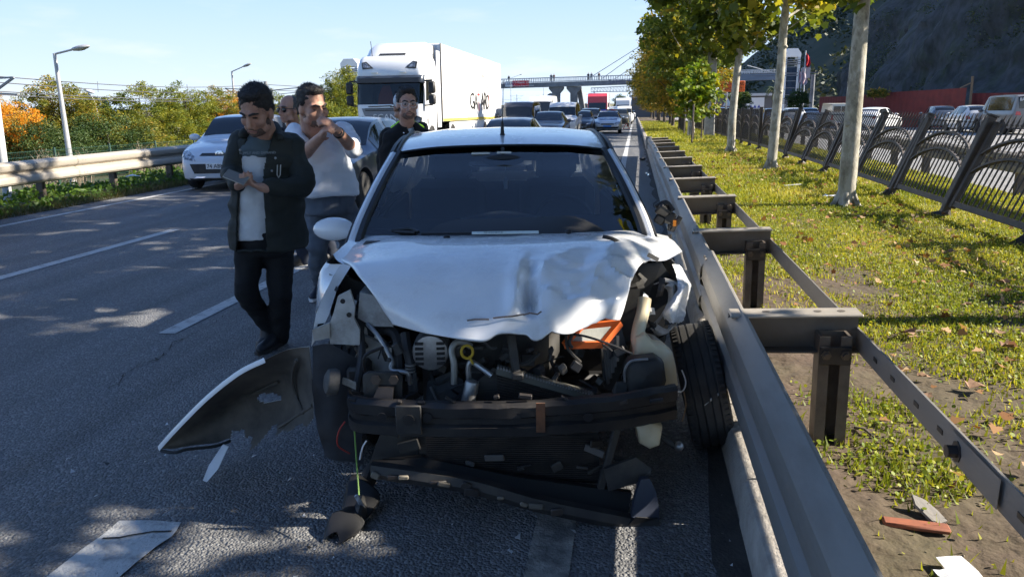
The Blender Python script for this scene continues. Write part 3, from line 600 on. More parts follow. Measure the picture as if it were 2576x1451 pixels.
rng = np.random.default_rng(12); n = 1100
cx = np.where(rng.random(n) < .62, 3.05+.75*rng.normal(size=n), 1.2+3*rng.random(n)); cy = 2.2+24*rng.random(n)**1.5; k = (cx > .75) & (cx < 5.6); cx, cy = cx[k], cy[k]; n = len(cx)
sh, a, b, nn, s = dead_leaf_geo(rng, n); p = np.stack([cx,cy,np.array([gz(q) for q in cy])+.165+.02*rng.random(n)],1)
v = p[:,None,:]+(a[:,None,:]*(sh[None,:,1:2]-.3)+b[:,None,:]*sh[None,:,0:1])*s[:,None,None]+nn[:,None,:]*(np.abs(sh[None,:,0:1])**1.4*.7*s[:,None,None])
tag(npmesh('fallen_leaves', v.reshape(-1,3), 12, lm_dead, rng.random(n)), 'scattered brown fallen plane leaves on the median grass', 'leaves', kind='stuff')
# single big dry leaves one can pick out
for k, (px, py, sz) in enumerate([(2270,845,.17),(2520,880,.15),(2440,985,.16),(2330,1010,.11),(2560,770,.14),(2530,720,.16),(2390,640,.14),(2310,955,.1),(2515,848,.12),(2440,775,.1)]):
    sz *= .72; q = ground_at(px,py,.15); th = random.uniform(0,6.28); mb = MB(); pts = []
    for (u,w) in PLANE_LEAF: pts.append((( u*math.cos(th)-w*math.sin(th))*sz, (u*math.sin(th)+w*math.cos(th))*sz*.9, .02+abs(u)*sz*.55*random.uniform(.6,1.4)))
    mb.add(pts, [tuple(range(12))]); o = mb.build('dry_leaf', mat('dry_leaf_tan', (.30,.18,.10), .85, col2=(.18,.10,.06), ns=20), None, smooth=0, loc=(q.x,q.y,q.z)); tag(o, 'large curled tan plane leaf lying on the sunlit median grass', 'leaf', 'large dry leaves on the near median')
# ================================================================== left side: guard rail, verge plants, mesh fence, trees, lamps
lg = thing('guardrail', 'sunlit beige steel guardrail along the left road edge', 'guardrail', (0,0,0))
m_lrail = mat('sunlit_rail', (.46,.41,.34), .5, .25, col2=(.38,.34,.28), ns=1.6, dirt=((.24,.19,.15), 4, .4), stretch=(1,.3,1))
LP_ = [(-10.36,.80),(-10.35,.82),(-10.27,.79),(-10.25,.76),(-10.25,.70),(-10.265,.67),(-10.33,.63),(-10.33,.61),(-10.265,.57),(-10.25,.54),(-10.25,.47),(-10.27,.44),(-10.36,.41)]
lz = lambda y: gz(y)-.05*max(0,(12-y))/6
joint = ground_at(345,500).y
for k in range(13):
    a_ = 13.1+(k-3)*4.0; b_ = a_+4.06; dd = .008*(k % 2); lp = [Vector((x+dd,0,z)) for x,z in LP_]+[Vector((x+dd-.008,0,z-.002)) for x,z in LP_[::-1]]
    mb = MB(); mb.grid([[Vector((p.x,y,p.z+lz(y))) for p in lp] for y in (a_,(a_+b_)/2,b_)], closed=True); bm_ = mb.build('beam', m_lrail, lg, smooth=30)
    mb = MB()
    for dy in (.12,.2): 
        for z in (.73,.5): mb.ball((-10.243,a_+dy,z+lz(a_)),(.006,.014,.014),6)
    o = mb.build('bolts', m_galv, bm_); o['kind'] = 'stuff'
mb = MB(); mb.box((0,0,.33),(.14,.09,.9),ch=.01); lpm = mb.mesh('post', 30); lpm.materials.append(m_post)
mb = MB(); mb.box((0,0,0),(.22,.08,.16),ch=.008); lsm = mb.mesh('spacer', 30); lsm.materials.append(m_lrail)
for k in range(14): y = 8.0+k*2.0+.5; sub('post', lpm, lg, (-10.6,y,lz(y))); sub('spacer', lsm, lg, (-10.46,y,lz(y)+.66))
# verge plants
def verge():
    rng = np.random.default_rng(31); V = []; T = []
    n = 42000; x = -9.95-4.4*rng.random(n)**1.2; y = 7+34*rng.random(n)**1.25; f = np.sin(x*3+y*.7)*np.sin(y*1.1-x*.6)
    hb = .05+.22*np.clip((-9.9-x)/.9,0,1)*(.6+.5*f); k = rng.random(n) < .8; x, y, hb, f = x[k], y[k], hb[k], f[k]; n = len(x)
    sh = np.array([(0,0),(.34,.45),(0,1),(-.34,.45)]); a, b, nn = rand_rot(rng, n, 1.4); s = .085*(.5+.9*rng.random(n))
    p = np.stack([x,y,np.array([lgz(u,q) for u,q in zip(x,y)])+.01+hb*rng.random(n)],1); v = p[:,None,:]+(a[:,None,:]*sh[None,:,1:2]+b[:,None,:]*sh[None,:,0:1])*s[:,None,None]
    lm = leafmat('verge_leaves', [(0,(.03,.06,.012)),(.4,(.055,.11,.016)),(.75,(.10,.18,.02)),(1,(.16,.16,.05))], .4)
    tag(npmesh('verge_plants', v.reshape(-1,3), 4, lm, np.clip(.5+.25*f+.5*(rng.random(n)-.5),0,1)), 'low leafy green weeds under and behind the left guardrail', 'weeds', kind='stuff')
    n = 16000; x = -9.72-.75*rng.random(n); y = 6+36*rng.random(n)**1.3; a = rng.random(n)*6.28; hh = .05+.1*rng.random(n); w = .008; z = np.array([gz(q) for q in y])
    v = np.stack([np.stack([x-w,y,z],1),np.stack([x+w,y,z],1),np.stack([x+np.cos(a)*hh*.6,y+np.sin(a)*hh*.6,z+hh],1)],1)
    tag(npmesh('dry_grass', v.reshape(-1,3), 3, leafmat('dry_blades', [(0,(.04,.06,.015)),(.6,(.09,.09,.03)),(1,(.2,.16,.08))], .2), rng.random(n)), 'dry matted grass at the left road edge', 'grass', kind='stuff')
verge()
# bare twiggy shrubs and dry stalks behind the rail
m_twig = mat('dry_twigs', (.26,.21,.15), .9, col2=(.18,.14,.1), ns=10)
def twig_shrub(seed, h, n):
    rr = random.Random(seed); mb = MB()
    for k in range(n):
        a = rr.uniform(0,6.28); sp = rr.uniform(.1,.5)*h; p0 = Vector((rr.uniform(-.2,.2),rr.uniform(-.2,.2),0)); p1 = p0+Vector((math.cos(a)*sp*.4,math.sin(a)*sp*.4,h*rr.uniform(.4,.6))); p2 = p0+Vector((math.cos(a)*sp,math.sin(a)*sp,h*rr.uniform(.7,1.05)))
        mb.tube([p0,p1,p2],[.016,.010,.004],4)
        for q in range(4):
            t = rr.uniform(.3,.95); s0 = p0.lerp(p1,t*2) if t < .5 else p1.lerp(p2,t*2-1); e = s0+Vector((rr.uniform(-.3,.3),rr.uniform(-.3,.3),rr.uniform(.05,.35)))*h*.45; mb.tube([s0,e],[.007,.003],3)
            for u in range(2): s1 = s0.lerp(e,rr.uniform(.4,.9)); mb.tube([s1,s1+Vector((rr.uniform(-.15,.15),rr.uniform(-.15,.15),rr.uniform(0,.2)))*h*.5],[.004,.002],3)
    return mb
for k, (px, Y, h, lb) in enumerate([(145,17.5,1.25,'tall tangle of bare dry stalks left of the nearest lamp post'),(80,17,.95,'low bare dry stalks behind the guardrail near the left edge'),(338,19,1.05,'bare twiggy shrub standing alone before the green mesh fence'),(200,17.6,.9,'bare dry stalks at the foot of the nearest lamp post'),(445,21.5,.95,'yellowish dry shrub before the mesh fence beside the silver car'),(400,22,.8,'small dry shrub between the twiggy shrub and the silver car')]):
    p = at(px,400,Y); o = twig_shrub(k, h, 15).build('dry_shrub', m_twig, None, loc=(p.x,Y,lgz(p.x,Y))); tag(o, lb, 'shrub', 'dry shrubs along the left verge')
# green welded mesh fence
m_gmesh = mat('green_fence_wire', (.02,.055,.04), .5); gf = thing('mesh_fence', 'dark green welded wire mesh fence on posts before the left trees', 'fence')
FX = lambda y: -17.6+.02*(y-20)
for k in range(13):
    y = 14+k*2.5; x = FX(y); mb = MB(); mb.box((x,y,.62+lgz(x,y)),(.06,.06,1.6),ch=.006); mb.build('post', m_gmesh, gf)
    mb = MB(); x2 = FX(y+2.5)
    for j in range(9): z = .1+j*.155+lgz(x,y); mb.bar((x,y,z),(x2,y+2.5,z),.011)
    for j in range(1,40): mb.bar((x+(x2-x)*j/40,y+2.5*j/40,.08+lgz(x,y)),(x+(x2-x)*j/40,y+2.5*j/40,1.36+lgz(x,y)),.005)
    o = mb.build('wire_panel', m_gmesh, gf, smooth=0); o['kind'] = 'stuff'
# trees, each placed by its crown in the photograph
lmA = leafmat('amber_leaves', [(0,(0.180,0.135,0.022)),(.35,(0.450,0.270,0.030)),(.7,(0.750,0.360,0.030)),(1,(0.750,0.240,0.030))], .4)
lmB = leafmat('olive_leaves', [(0,(0.068,0.098,0.021)),(.4,(0.150,0.173,0.030)),(.75,(0.285,0.255,0.045)),(1,(0.480,0.255,0.045))], .4)
lmC = leafmat('yellowgreen_leaves', [(0,(.06,.09,.018)),(.4,(.125,.16,.022)),(.75,(.24,.25,.028)),(1,(.42,.33,.04))], .4)
lmD = leafmat('deep_green_leaves', [(0,(0.024,0.051,0.016)),(.5,(0.054,0.095,0.024)),(1,(0.121,0.149,0.041))], .3)
lmE = leafmat('bluegreen_needles', [(0,(0.027,0.061,0.041)),(.5,(0.054,0.101,0.068)),(1,(0.095,0.149,0.095))], .2)
k1 = TreeKind(m_bark2, lmB, 4, 51, 1.6, .13, (0,0,3.3), (1.9,1.9,2.6), 250, 90, .11, OVAL_LEAF, .40, zmin=.5, limbs=30)
k2 = TreeKind(m_bark2, lmB, 4, 63, 1.5, .12, (0,0,3.2), (1.7,1.8,2.7), 220, 90, .11, OVAL_LEAF, .36, zmin=.6, limbs=34, hole=.03)
k3 = TreeKind(m_bark2, lmD, 4, 77, .6, .10, (0,0,1.9), (1.9,1.9,1.8), 180, 80, .11, OVAL_LEAF, .42, zmin=.05, limbs=12)
LG = 'autumn trees beyond the left mesh fence'
spec = [  # centre px, crown top py, Y, kind, scale xy, leaves, label
 (8,245,27,k1,.74,lmA,'orange and amber tree at the left edge of the picture'),(-75,230,28,k2,.8,lmA,'amber tree cut off by the left picture edge'),
 (120,198,30,k2,1.02,lmB,'tall rust-tipped olive tree behind the nearest lamp post'),(172,225,31,k1,.82,lmB,'olive and rust tree just right of the nearest lamp post'),
 (60,300,27,k3,.8,lmD,'dark green bush below the orange tree'),(165,330,27,k3,.75,lmD,'dark green bush under the rust-tipped tree'),
 (265,290,29,k3,1.0,lmD,'dark green rounded tree midway between the two lamp posts'),
 (345,212,33,k2,1.02,lmC,'feathery yellow-green tree midway to the silver car'),(395,260,32,k1,.8,lmC,'lower yellow-green tree joined to the feathery one'),
 (462,215,35,k1,.92,lmC,'bright yellow-green tree above the silver car'),(320,300,30,k3,.95,lmB,'olive bush below the feathery yellow-green tree'),
 (540,222,38,k2,.95,lmB,'sparse olive and orange tree left of the phone man'),(575,235,40,k1,.95,lmA,'orange-tinged tree right behind the phone man'),
 (690,232,52,k1,1.05,lmC,'far yellow tree between the phone man and the sunglasses man'),(760,236,55,k2,1.05,lmC,'yellow tree behind the man in the white shirt'),(640,230,48,k2,1.,lmB,'olive tree hidden mostly by the phone man'),
 (845,200,52,k1,1.15,lmD,'green tree beside the truck cab'),(862,172,50,k2,1.,lmC,'tall slim leafy tree touching the truck mirror'),(825,250,48,k3,1.1,lmC,'bush of green and yellow below the tree beside the truck')]
for i, (px,py,Y,kd,sc,lv,lb) in enumerate(spec):
    p = at(px,py,Y); g0 = lgz(p.x,Y)-.1; top = {k1:5.75,k2:5.75,k3:3.6}[kd]; sz = (p.z-g0)/top; kd.plant('autumn_tree' if kd is not k3 else 'leafy_bush', lb, 'tree' if kd is not k3 else 'bush', (p.x,Y,g0), R(77*i), LG, (sc*(.93 if kd is not k3 else .9),)*2+(sz,), lv)
# three small conifers
def conifer():
    rng = np.random.default_rng(5); V = []
    for lv in range(13):
        z = .5+lv*.28; r = 1.05*(1-lv/13.2)
        for k in range(9):
            a = k*.7+lv*1.1; m_ = 16
            t = rng.random(m_)**.7; c = np.stack([np.cos(a)*r*t, np.sin(a)*r*t, z-.18*t*r+.12*t**2],1); V.append(c)
    c = np.concatenate(V); return leaf_cloud(rng, c, .12, 3, .2, np.array([(0,0),(.12,.5),(0,1),(-.12,.5)]))[0]
cv = conifer(); o = npmesh('crown', cv, 4, lmE, np.random.default_rng(1).random(len(cv)//4)); cme = o.data; bpy.data.objects.remove(o)
mb = MB(); mb.tube([(0,0,-.1),(0,0,4.0)],[.09,.02],7); ctm = mb.mesh('trunk'); ctm.materials.append(m_bark2)
for px, py, Y, lb in ((213,235,36,'small blue-green conifer left of the small curved lamp'),(238,243,37,'small conifer directly below the small curved lamp'),(262,244,37,'small conifer right of the small curved lamp')):
    p = at(px,py,Y); t = thing('conifer', lb, 'tree', (p.x,Y,lgz(p.x,Y)), 0, 'small conifers'); s = (p.z-lgz(p.x,Y))/4.1; t.scale = (s,s,s); sub('trunk', ctm, t, (0,0,0)); sub('crown', cme, t, (0,0,0))
# lamp posts
def lamp_post(px0, py0, px1, py1, pxe, pye, Y, lb):
    top, end = at(px1,py1,Y), at(pxe,pye,Y); base = Vector((top.x,Y,lgz(top.x,Y))); t = thing('street_lamp', lb, 'street lamp', base, 0, 'street lamps on the left'); L = top-base; E = end-base
    mb = MB(); mb.tube([(0,0,-.2),(0,0,L.z)],[.11,.055],10); mb.build('pole', m_pole, t); mb = MB(); mb.tube([(0,0,L.z-.02),(E.x,E.y,E.z)],.035,8); mb.build('arm', m_pole, t)
    d = Vector((E.x,E.y,E.z-L.z)).normalized(); mb = MB(); mb.ball(Vector((E.x,E.y,E.z))+d*.3,(.36,.14,.085),12,rot=d.to_track_quat('X','Z').to_matrix()); h = mb.build('lamp_head', m_pole, t)
    mb = MB(); mb.ball(Vector((E.x,E.y,E.z-.03))+d*.32,(.24,.1,.07),10,rot=d.to_track_quat('X','Z').to_matrix()); mb.build('lens', m_lamp, h)
lamp_post(185,395,137,135,183,125,24.5,'nearest tall grey street lamp rising behind the left guardrail')
lamp_post(600,310,583,180,612,168,52,'second tall street lamp, above the phone man')
lamp_post(830,250,823,196,843,188,90,'far small street lamp beside the truck')
for k,(x,Y,lb) in enumerate([(-30,150,'tiny street lamp seen left under the footbridge'),(-29,185,'second tiny street lamp under the footbridge'),(-27,235,'third tiny street lamp under the footbridge'),(-26,330,'tiny street lamp right of the footbridge piers')]):
    q = project((x,Y,gz(Y)+9.3)); lamp_post(q[0],q[1]+30,q[0],q[1],q[0]+2600/Y*1.6,q[1]-1500/Y,Y,lb)
p = at(245,290,34); q = at(225,233,34); t = thing('street_lamp', 'small curved white lamp above the conifers', 'street lamp', (p.x,34,gz(34)), 0, 'street lamps on the left')
mb = MB(); zt = q.z-gz(34); mb.tube(cat_interp([(0,0,0),(0,0,zt-.9),(-.08,0,zt-.35),(-.35,0,zt),(q.x-p.x+.1,0,zt+.05)],4),.035,8); mb.build('pole', m_pole, t); mb = MB(); mb.ball((q.x-p.x,0,zt+.05),(.28,.12,.09),10,rot=Matrix.Rotation(R(15),3,'Y')); mb.build('lamp_head', m_white, t)
# whitewashed leaning post at the left edge
mb = MB(); a_, b_ = at(14,470,12.5), at(-6,300,12.5); mb.tube([(0,0,-.4),(b_.x-a_.x,0,b_.z-a_.z),((b_.x-a_.x)*3,0,(b_.z-a_.z)*3)],[.075,.07,.06],10); tag(mb.build('white_post', mat('whitewash', (.62,.62,.6), .8, col2=(.4,.4,.4), ns=6), None, loc=a_), 'whitewashed post leaning at the left picture edge', 'post')
# tram overhead line: masts with cantilevers and wires
m_wire = mat('tram_wire', (.09,.09,.1), .5); m_mast = mat('tram_mast', (.25,.26,.27), .5, .3)
TX = -36.
def mast(px, py, Y, lb, arm=2.6):
    p = at(px,py,Y); g0 = gz(Y); h = p.z-g0; t = thing('tram_mast', lb, 'mast', (p.x,Y,g0), 0, 'tram line masts')
    mb = MB(); mb.tube([(0,0,-.3),(0,0,h)],.11,8); mb.build('pole', m_mast, t)
    for s in (-1,1):
        mb = MB(); mb.bar((0,0,h-.55),(s*arm,0,h-.35),.05); mb.bar((s*arm,0,h-.35),(s*.1,0,h-1.7),.05); mb.bar((0,0,h-1.75),(s*arm*.7,0,h-1.6),.045); mb.build('cantilever', m_mast, t)
    return p
A = [mast(668,205,44,'tram mast rising directly behind the phone man head'),mast(683,222,62,'tram mast just right of the phone man'),mast(2*0+700,240,95,'third tram mast far behind the sunglasses man',2.4)]
for px, Y in ((1300,300),(1366,310),(1395,330),(1487,420),(1515,430)): mast(px,238 if px < 1400 else 236,Y,'tiny tram mast under the footbridge, %s' % {1300:'above the dark van',1366:'above the white van',1395:'just left of the left pier',1487:'right of both piers',1515:'beside the red truck'}[px])
tw = thing('tram_wires', 'thin overhead tram wires strung above the left trees', 'wires')
for k, (pa, pb) in enumerate([((-40,190),(668,213)),((-40,205),(668,226)),((-40,228),(668,238)),((-40,236),(668,244)),((668,213),(1500,262)),((668,226),(1500,266))]):
    a_ = at(*pa, 22 if k < 4 else 44); b_ = at(*pb, 44 if k < 4 else 420); mb = MB(); n = 12; mb.tube([a_.lerp(b_,i/n)-Vector((0,0,.25*math.sin(math.pi*i/n))) for i in range(n+1)], .016 if k < 4 else .02, 5, cap=False); mb.build('wire', m_wire, tw)
for px in (245,470):
    a_, b_ = at(px,198+px*.03,30), at(px+2,232,30); mb = MB(); mb.tube([a_,b_],.012,4); mb.build('dropper', m_wire, tw)
t = thing('tram_cantilever', 'dark tram cantilever arm poking in at the top of the left edge', 'cantilever', at(35,195,21)); b0 = at(35,195,21)
mb = MB(); mb.bar((0,0,0), at(-60,200,21)-b0,.05); mb.bar((0,0,0), at(-40,250,21)-b0,.06); mb.bar(at(45,238,21)-b0, at(-60,232,21)-b0,.045); mb.build('arm', m_mast, t)
# ================================================================== footbridge far down the road
m_bsteel = mat('bridge_steel', (.23,.25,.28), .6, .2, col2=(.15,.16,.18), ns=.6, dirt=((.35,.35,.36), 1.5, .4))
m_bconc = mat('bridge_concrete', (.22,.22,.225), .85, col2=(.15,.15,.155), ns=.7)
m_brail = mat('bridge_rail', (.5,.51,.52), .6)
BY = 190.; br = thing('footbridge', 'long grey steel footbridge on forked piers crossing the highway', 'footbridge')
ztop = lambda x: 6.1+.012*(x+30); mb = MB()
xs_ = [-75,-45,-32,-25,-18,-11.4,-4,3,10,17,24,30]
for a,b in zip(xs_,xs_[1:]): mb.prism([(a,ztop(a)-1.05),(b,ztop(b)-1.05),(b,ztop(b)),(a,ztop(a))], lambda u,w,t: (u,t,w), BY-1.6, BY+1.6)
mb.build('deck', m_bsteel, br, smooth=20); mb = MB()
for a in np.arange(-74,30,3.5): mb.box((a,BY-1.66,ztop(a)-.53),(.2,.1,1.0))
o = mb.build('stiffeners', m_bsteel, br, smooth=0); o['kind'] = 'stuff'
for s in (-1,1):
    mb = MB()
    for a,b in zip(xs_,xs_[1:]): mb.bar((a,BY+s*1.55,ztop(a)+1.08),(b,BY+s*1.55,ztop(b)+1.08),.09,.12); mb.bar((a,BY+s*1.55,ztop(a)+.2),(b,BY+s*1.55,ztop(b)+.2),.07,.09)
    mb.build('handrail', m_brail, br); mb = MB()
    for x in np.arange(-74,30,.55): mb.box((x,BY+s*1.55,ztop(x)+.58),(.12,.06,1.0))
    o = mb.build('balusters', m_brail, br, smooth=0); o['kind'] = 'stuff'
for cx in (-18.7,-14.5):
    p = [(-1.,gz(BY)-.5),(1.,gz(BY)-.5),(1.,3.6),(2.1,4.7),(2.1,5.17),(-2.1,5.17),(-2.1,4.7),(-1.,3.6)]; mb = MB(); mb.prism(p, lambda u,w,t: (cx+u*.82,t,w), BY-1.3, BY+1.3); mb.build('pier', m_bconc, br, smooth=20)
mb = MB(); p0 = [(-14.2,5.2),(-13.0,5.2),(-11.6,-2.6),(-12.7,-2.6)]; mb.prism(p0, lambda u,w,t: (u,t,w), BY+2, BY+4.5); mb.build('stair', m_bconc, br, smooth=20)
mb = MB(); mast0 = at(1975,20,BY)
for (pa,pb) in (((1478,200),(1700,60)),((1512,200),(1760,20)),((1545,200),(1790,40)),((1880,165),(1990,196)),((1890,178),(2000,198))):
    c = MB(); c.tube([at(*pa,BY),at(*pb,BY)],.09,6,cap=False); c.build('stay_cable', m_brail, br)
m_letter = mat('sign_dark_letters', (.12,.14,.2), .6)
lt = text_mesh('SAMSUN', 1.5, m_letter, br, at(1562,207,BY-1.75), (R(90),0,0), ext=.02)
# banners on the railing
def banner(x0,x1,y0,y1,m,txt,lb,tm,size,y=BY-1.72,txt2=None):
    a, b = at(x0,y0,y), at(x1,y1,y); t = thing('banner', lb, 'banner', ((a.x+b.x)/2,y,(a.z+b.z)/2), 0, 'banners on the footbridge railing'); mb = MB(); mb.box((0,0,0),(b.x-a.x,.03,a.z-b.z)); mb.build('sheet', m, t)
    text_mesh(txt, size, tm, t, (0,-.03,.25 if txt2 else 0), (R(90),0,0), ext=.005)
    if txt2: text_mesh(txt2, size*.62, tm, t, (0,-.03,-.5), (R(90),0,0), ext=.005)
banner(1271,1289,205,218.5,mat('banner_white', (.7,.72,.75), .7),'FUARI','white banner with dark blue lettering at the left of the footbridge rail',mat('navy_print', (.03,.05,.2), .6),.95)
banner(1289,1331,203.5,217.5,mat('banner_red', (.55,.03,.05), .7),'07-10 Kasım 2024','red banner with white date lettering on the footbridge rail',m_plate,.78,txt2='Samsun Fuar ve Kongre Merkezi')
# elevator tower at the left end and at the right end
def tower(px0,px1,pyt,Y,lb,grp='footbridge lift towers'):
    a, b = at(px0,pyt,Y), at(px1,pyt,Y); g0 = gz(Y)-.3; w = b.x-a.x; h = a.z-g0; t = thing('lift_tower', lb, 'tower', ((a.x+b.x)/2,Y,g0), 0, grp)
    mb = MB(); mb.box((0,0,h*.43),(w*.72,w*.72,h*.62)); mb.build('glass_shaft', mat('blue_lift_glass', (.035,.065,.11), .5, col2=(.02,.035,.06), ns=.8, spec=.15), t, smooth=0)
    for sx in (-1,1):
        for sy in (-1,1): mb = MB(); mb.box((sx*w*.42,sy*w*.42,h*.45),(w*.17,w*.17,h*.9)); mb.build('corner_post', mat('tower_white', (.55,.6,.66), .6), t, smooth=0)
    mb = MB(); mb.prism([(-w*.52,0),(w*.52,0),(w*.52,h*.05),(w*.3,h*.12),(-w*.3,h*.12),(-w*.52,h*.05)], lambda u,q,tt: (u,tt,q+h*.88), -w*.52, w*.52); mb.build('roof', mat('tower_roof', (.8,.8,.8), .5), t, smooth=0)
    for z in (.22,.25,.28,.78,.81,.84): mb = MB(); mb.box((0,0,h*z),(w*1.04,w*1.04,h*.012)); mb.build('louvre', m_bsteel, t, smooth=0)
    mb = MB(); mb.box((0,0,h*.1),(w*1.0,w*1.0,h*.2)); bs = mb.build('base', mat('mosaic_base', (.55,.58,.62), .7, col2=(.12,.13,.16), ns=1.6, lo=.52, hi=.56), t, smooth=0)
    mb = MB(); mb.box((0,-w*.505,h*.07),(w*.3,.1,h*.13)); mb.build('door', m_black, bs, smooth=0)
    for j in range(5): mb = MB(); mb.box((0,-w*.365,h*(.34+j*.1)),(w*.7,.05,h*.008)); mb.build('mullion', m_bsteel, t, smooth=0)
tower(1972,2012,124,158,'blue glazed lift tower with white roof at the right footbridge end')
tower(864,905,150,205,'white-topped lift tower showing left of the truck cab roof')
# right-hand bridge deck continues to the tower
dk = thing('bridge_approach', 'blue-grey footbridge section leading to the right lift tower', 'footbridge'); mb = MB()
a, b, c, d = at(1815,186,175), at(1975,186,165), at(1975,201,165), at(1815,202,175); mb.add([a,b,c,d,a+Vector((0,2.5,0)),b+Vector((0,2.5,0)),c+Vector((0,2.5,0)),d+Vector((0,2.5,0))],[(0,1,2,3),(4,7,6,5),(0,4,5,1),(3,2,6,7),(1,5,6,2),(0,3,7,4)]); mb.build('girder', mat('blue_girder', (.13,.17,.23), .6), dk, smooth=0)
mb = MB(); a, b = at(1815,177,175), at(1975,176,165); mb.bar(a,b,.12); mb.bar(a+(at(1815,183,175)-a),b+(at(1975,183,165)-b),.1); mb.build('handrail', m_brail, dk); mb = MB()
for i in range(46): q = a.lerp(b,i/45); mb.box((q.x,q.y,q.z-.3),(.12,.08,.75))
o = mb.build('balusters', m_brail, dk, smooth=0); o['kind'] = 'stuff'
mb = MB(); mb.bar(at(2058,183,120),at(1890,186,120),.14); mb.bar(at(2058,189.5,120),at(1890,192,120),.14)
# sign gantry pole with cross arm (right) 
sg = thing('sign_gantry', 'blue-grey cantilever sign gantry standing before the cliff', 'gantry'); mb.build('arm', m_bsteel, sg); mb = MB(); q = at(2040,275,120); mb.tube([(q.x,120,gz(120)),(at(2046,188,120).x,120,at(2046,188,120).z)],.3,10); mb.build('pole', m_bsteel, sg)
mb = MB(); q = at(2028,183,119.7); mb.box(q,(1.1,.1,1.5)); mb.build('sign_back', m_brail, sg, smooth=0)
for k,(px,pc) in enumerate(((2010,'white'),(2018,'white'),(2027,'white'))):
    a, b = at(px,172 if k < 2 else 128,118), at(px-6,262,118); t = thing('flag_pole', ['left flag pole with a furled pale flag beside the lift tower','middle flag pole with a furled pale flag','right flag pole flying a red flag'][k], 'flag pole', b, 0, 'flag poles'); mb = MB(); mb.tube([(0,0,-1.5),a-b],.09,7); mb.build('pole', m_brail, t)
    mb = MB(); T = a-b; w_ = 1.0 if k < 2 else .9; rows = []
    for j in range(7):
        u = j/6; rows.append([T+Vector((u*w_*.7,.15*math.sin(u*9),-.15-u*w_*.9)), T+Vector((u*w_*.75+.1,.15*math.sin(u*9+1),-1.0-u*w_*1.)), T+Vector((u*w_*.5,.12*math.sin(u*8),-1.7-u*w_*.7))])
    mb.grid(rows); mb.build('flag', mat('red_flag', (.6,.02,.03), .8) if k == 2 else mat('pale_flag', (.7,.7,.75), .8, col2=(.45,.05,.06), ns=1.2), t, smooth=60)
# truss sign gantry behind the bridge and round sign back
tr = thing('truss_gantry', 'pale lattice truss sign gantry spanning behind the footbridge', 'gantry'); GY = 260.; mb = MB()
for pa,pb in (((1487,222),(1600,216)),((1487,232),(1600,230))): mb.bar(at(*pa,GY),at(*pb,GY),.22)
n = 14
for i in range(n):
    u0, u1 = i/n, (i+1)/n; A0, A1, B0, B1 = at(1487+113*u0,222-6*u0,GY), at(1487+113*u1,222-6*u1,GY), at(1487+113*u0,232-2*u0,GY), at(1487+113*u1,232-2*u1,GY); mb.bar(A0,B0,.14); mb.bar(A0,B1,.12)
mb.build('lattice', m_brail, tr, smooth=0); mb = MB(); q = at(1495,232,GY); mb.tube([(q.x,GY,gz(GY)),q],.25,8); mb.build('pole', m_brail, tr)
t = thing('road_sign', 'round grey back of a road sign left of the bridge pier', 'road sign', at(1386,247,120)); mb = MB(); mb.lathe([(.01,0),(.72,0),(.72,.05),(.01,.05)],axis='Y',n=24); mb.build('disc', mat('sign_back_grey', (.2,.21,.22), .6), t); mb = MB(); mb.tube([(0,.1,.5),(0,.1,-4)],.05,7); mb.build('post', m_pole, t)
mb = MB(); q = at(1386,252,170); tag(mb.box((0,0,0),(26,2,5)).build('site_hut', mat('hut_grey', (.3,.3,.3), .8), None, loc=(-60,400,-3)), 'low grey building far under the footbridge', 'building')
# far town: small pale blocks
rr = random.Random(2)
for k in range(16):
    x, Y = -150+k*11+rr.uniform(-4,4), 900+rr.uniform(-150,300); h = rr.uniform(3,9); t = thing('far_building', 'tiny pale block of the far town, %s from the left under the footbridge' % ['first','second','third','fourth','fifth','sixth','seventh','eighth','ninth','tenth','eleventh','twelfth','thirteenth','fourteenth','fifteenth','sixteenth'][k], 'building', (x*2.2,Y,-9), 0, 'far town'); w = rr.uniform(9,20)
    mb = MB(); mb.box((0,0,h/2),(w,10,h)); mb.build('wall', mat('far_wall_%d' % (k % 3), [(.5,.5,.5),(.55,.48,.42),(.42,.45,.5)][k % 3], .9), t, smooth=0); mb = MB(); mb.prism([(-w*.54,0),(w*.54,0),(0,2)], lambda u,q,tt: (u,tt,q+h), -5.4, 5.4); mb.build('roof', mat('far_roof', (.4,.22,.17), .9), t, smooth=0)
# people on the bridge
mp_ = [mat('bridge_coat_%d' % k, c, .8) for k, c in enumerate([(.02,.02,.03),(.03,.04,.08),(.1,.05,.04)])]
def tiny_person(px, pyt, Y, k, lb):
    p = at(px,pyt,Y); t = thing('person', lb, 'person', (p.x,Y,p.z-1.72), 0, 'people on the footbridge'); mb = MB(); rr = random.Random(k)
    mb.tube([(-.1,0,0),(-.1,.02,.45),(-.08,0,.88)],[.07,.08,.1],7); mb.tube([(.1,.05,0),(.1,-.02,.45),(.08,0,.88)],[.07,.08,.1],7); mb.tube([(0,0,.8),(0,0,1.1),(0,0,1.38),(0,0,1.46)],[.17,.18,.2,.09],9); mb.tube([(-.2,0,1.38),(-.26,0,1.1),(-.22,-.1,.85)],[.06,.055,.04],6); mb.tube([(.2,0,1.38),(.26,0,1.1),(.2,-.12,.9)],[.06,.055,.04],6); mb.build('body', mp_[k % 3], t)
    mb = MB(); mb.ball((0,0,1.6),(.09,.1,.125),10); mb.build('head', mat('far_skin', (.35,.2,.14), .7), t)
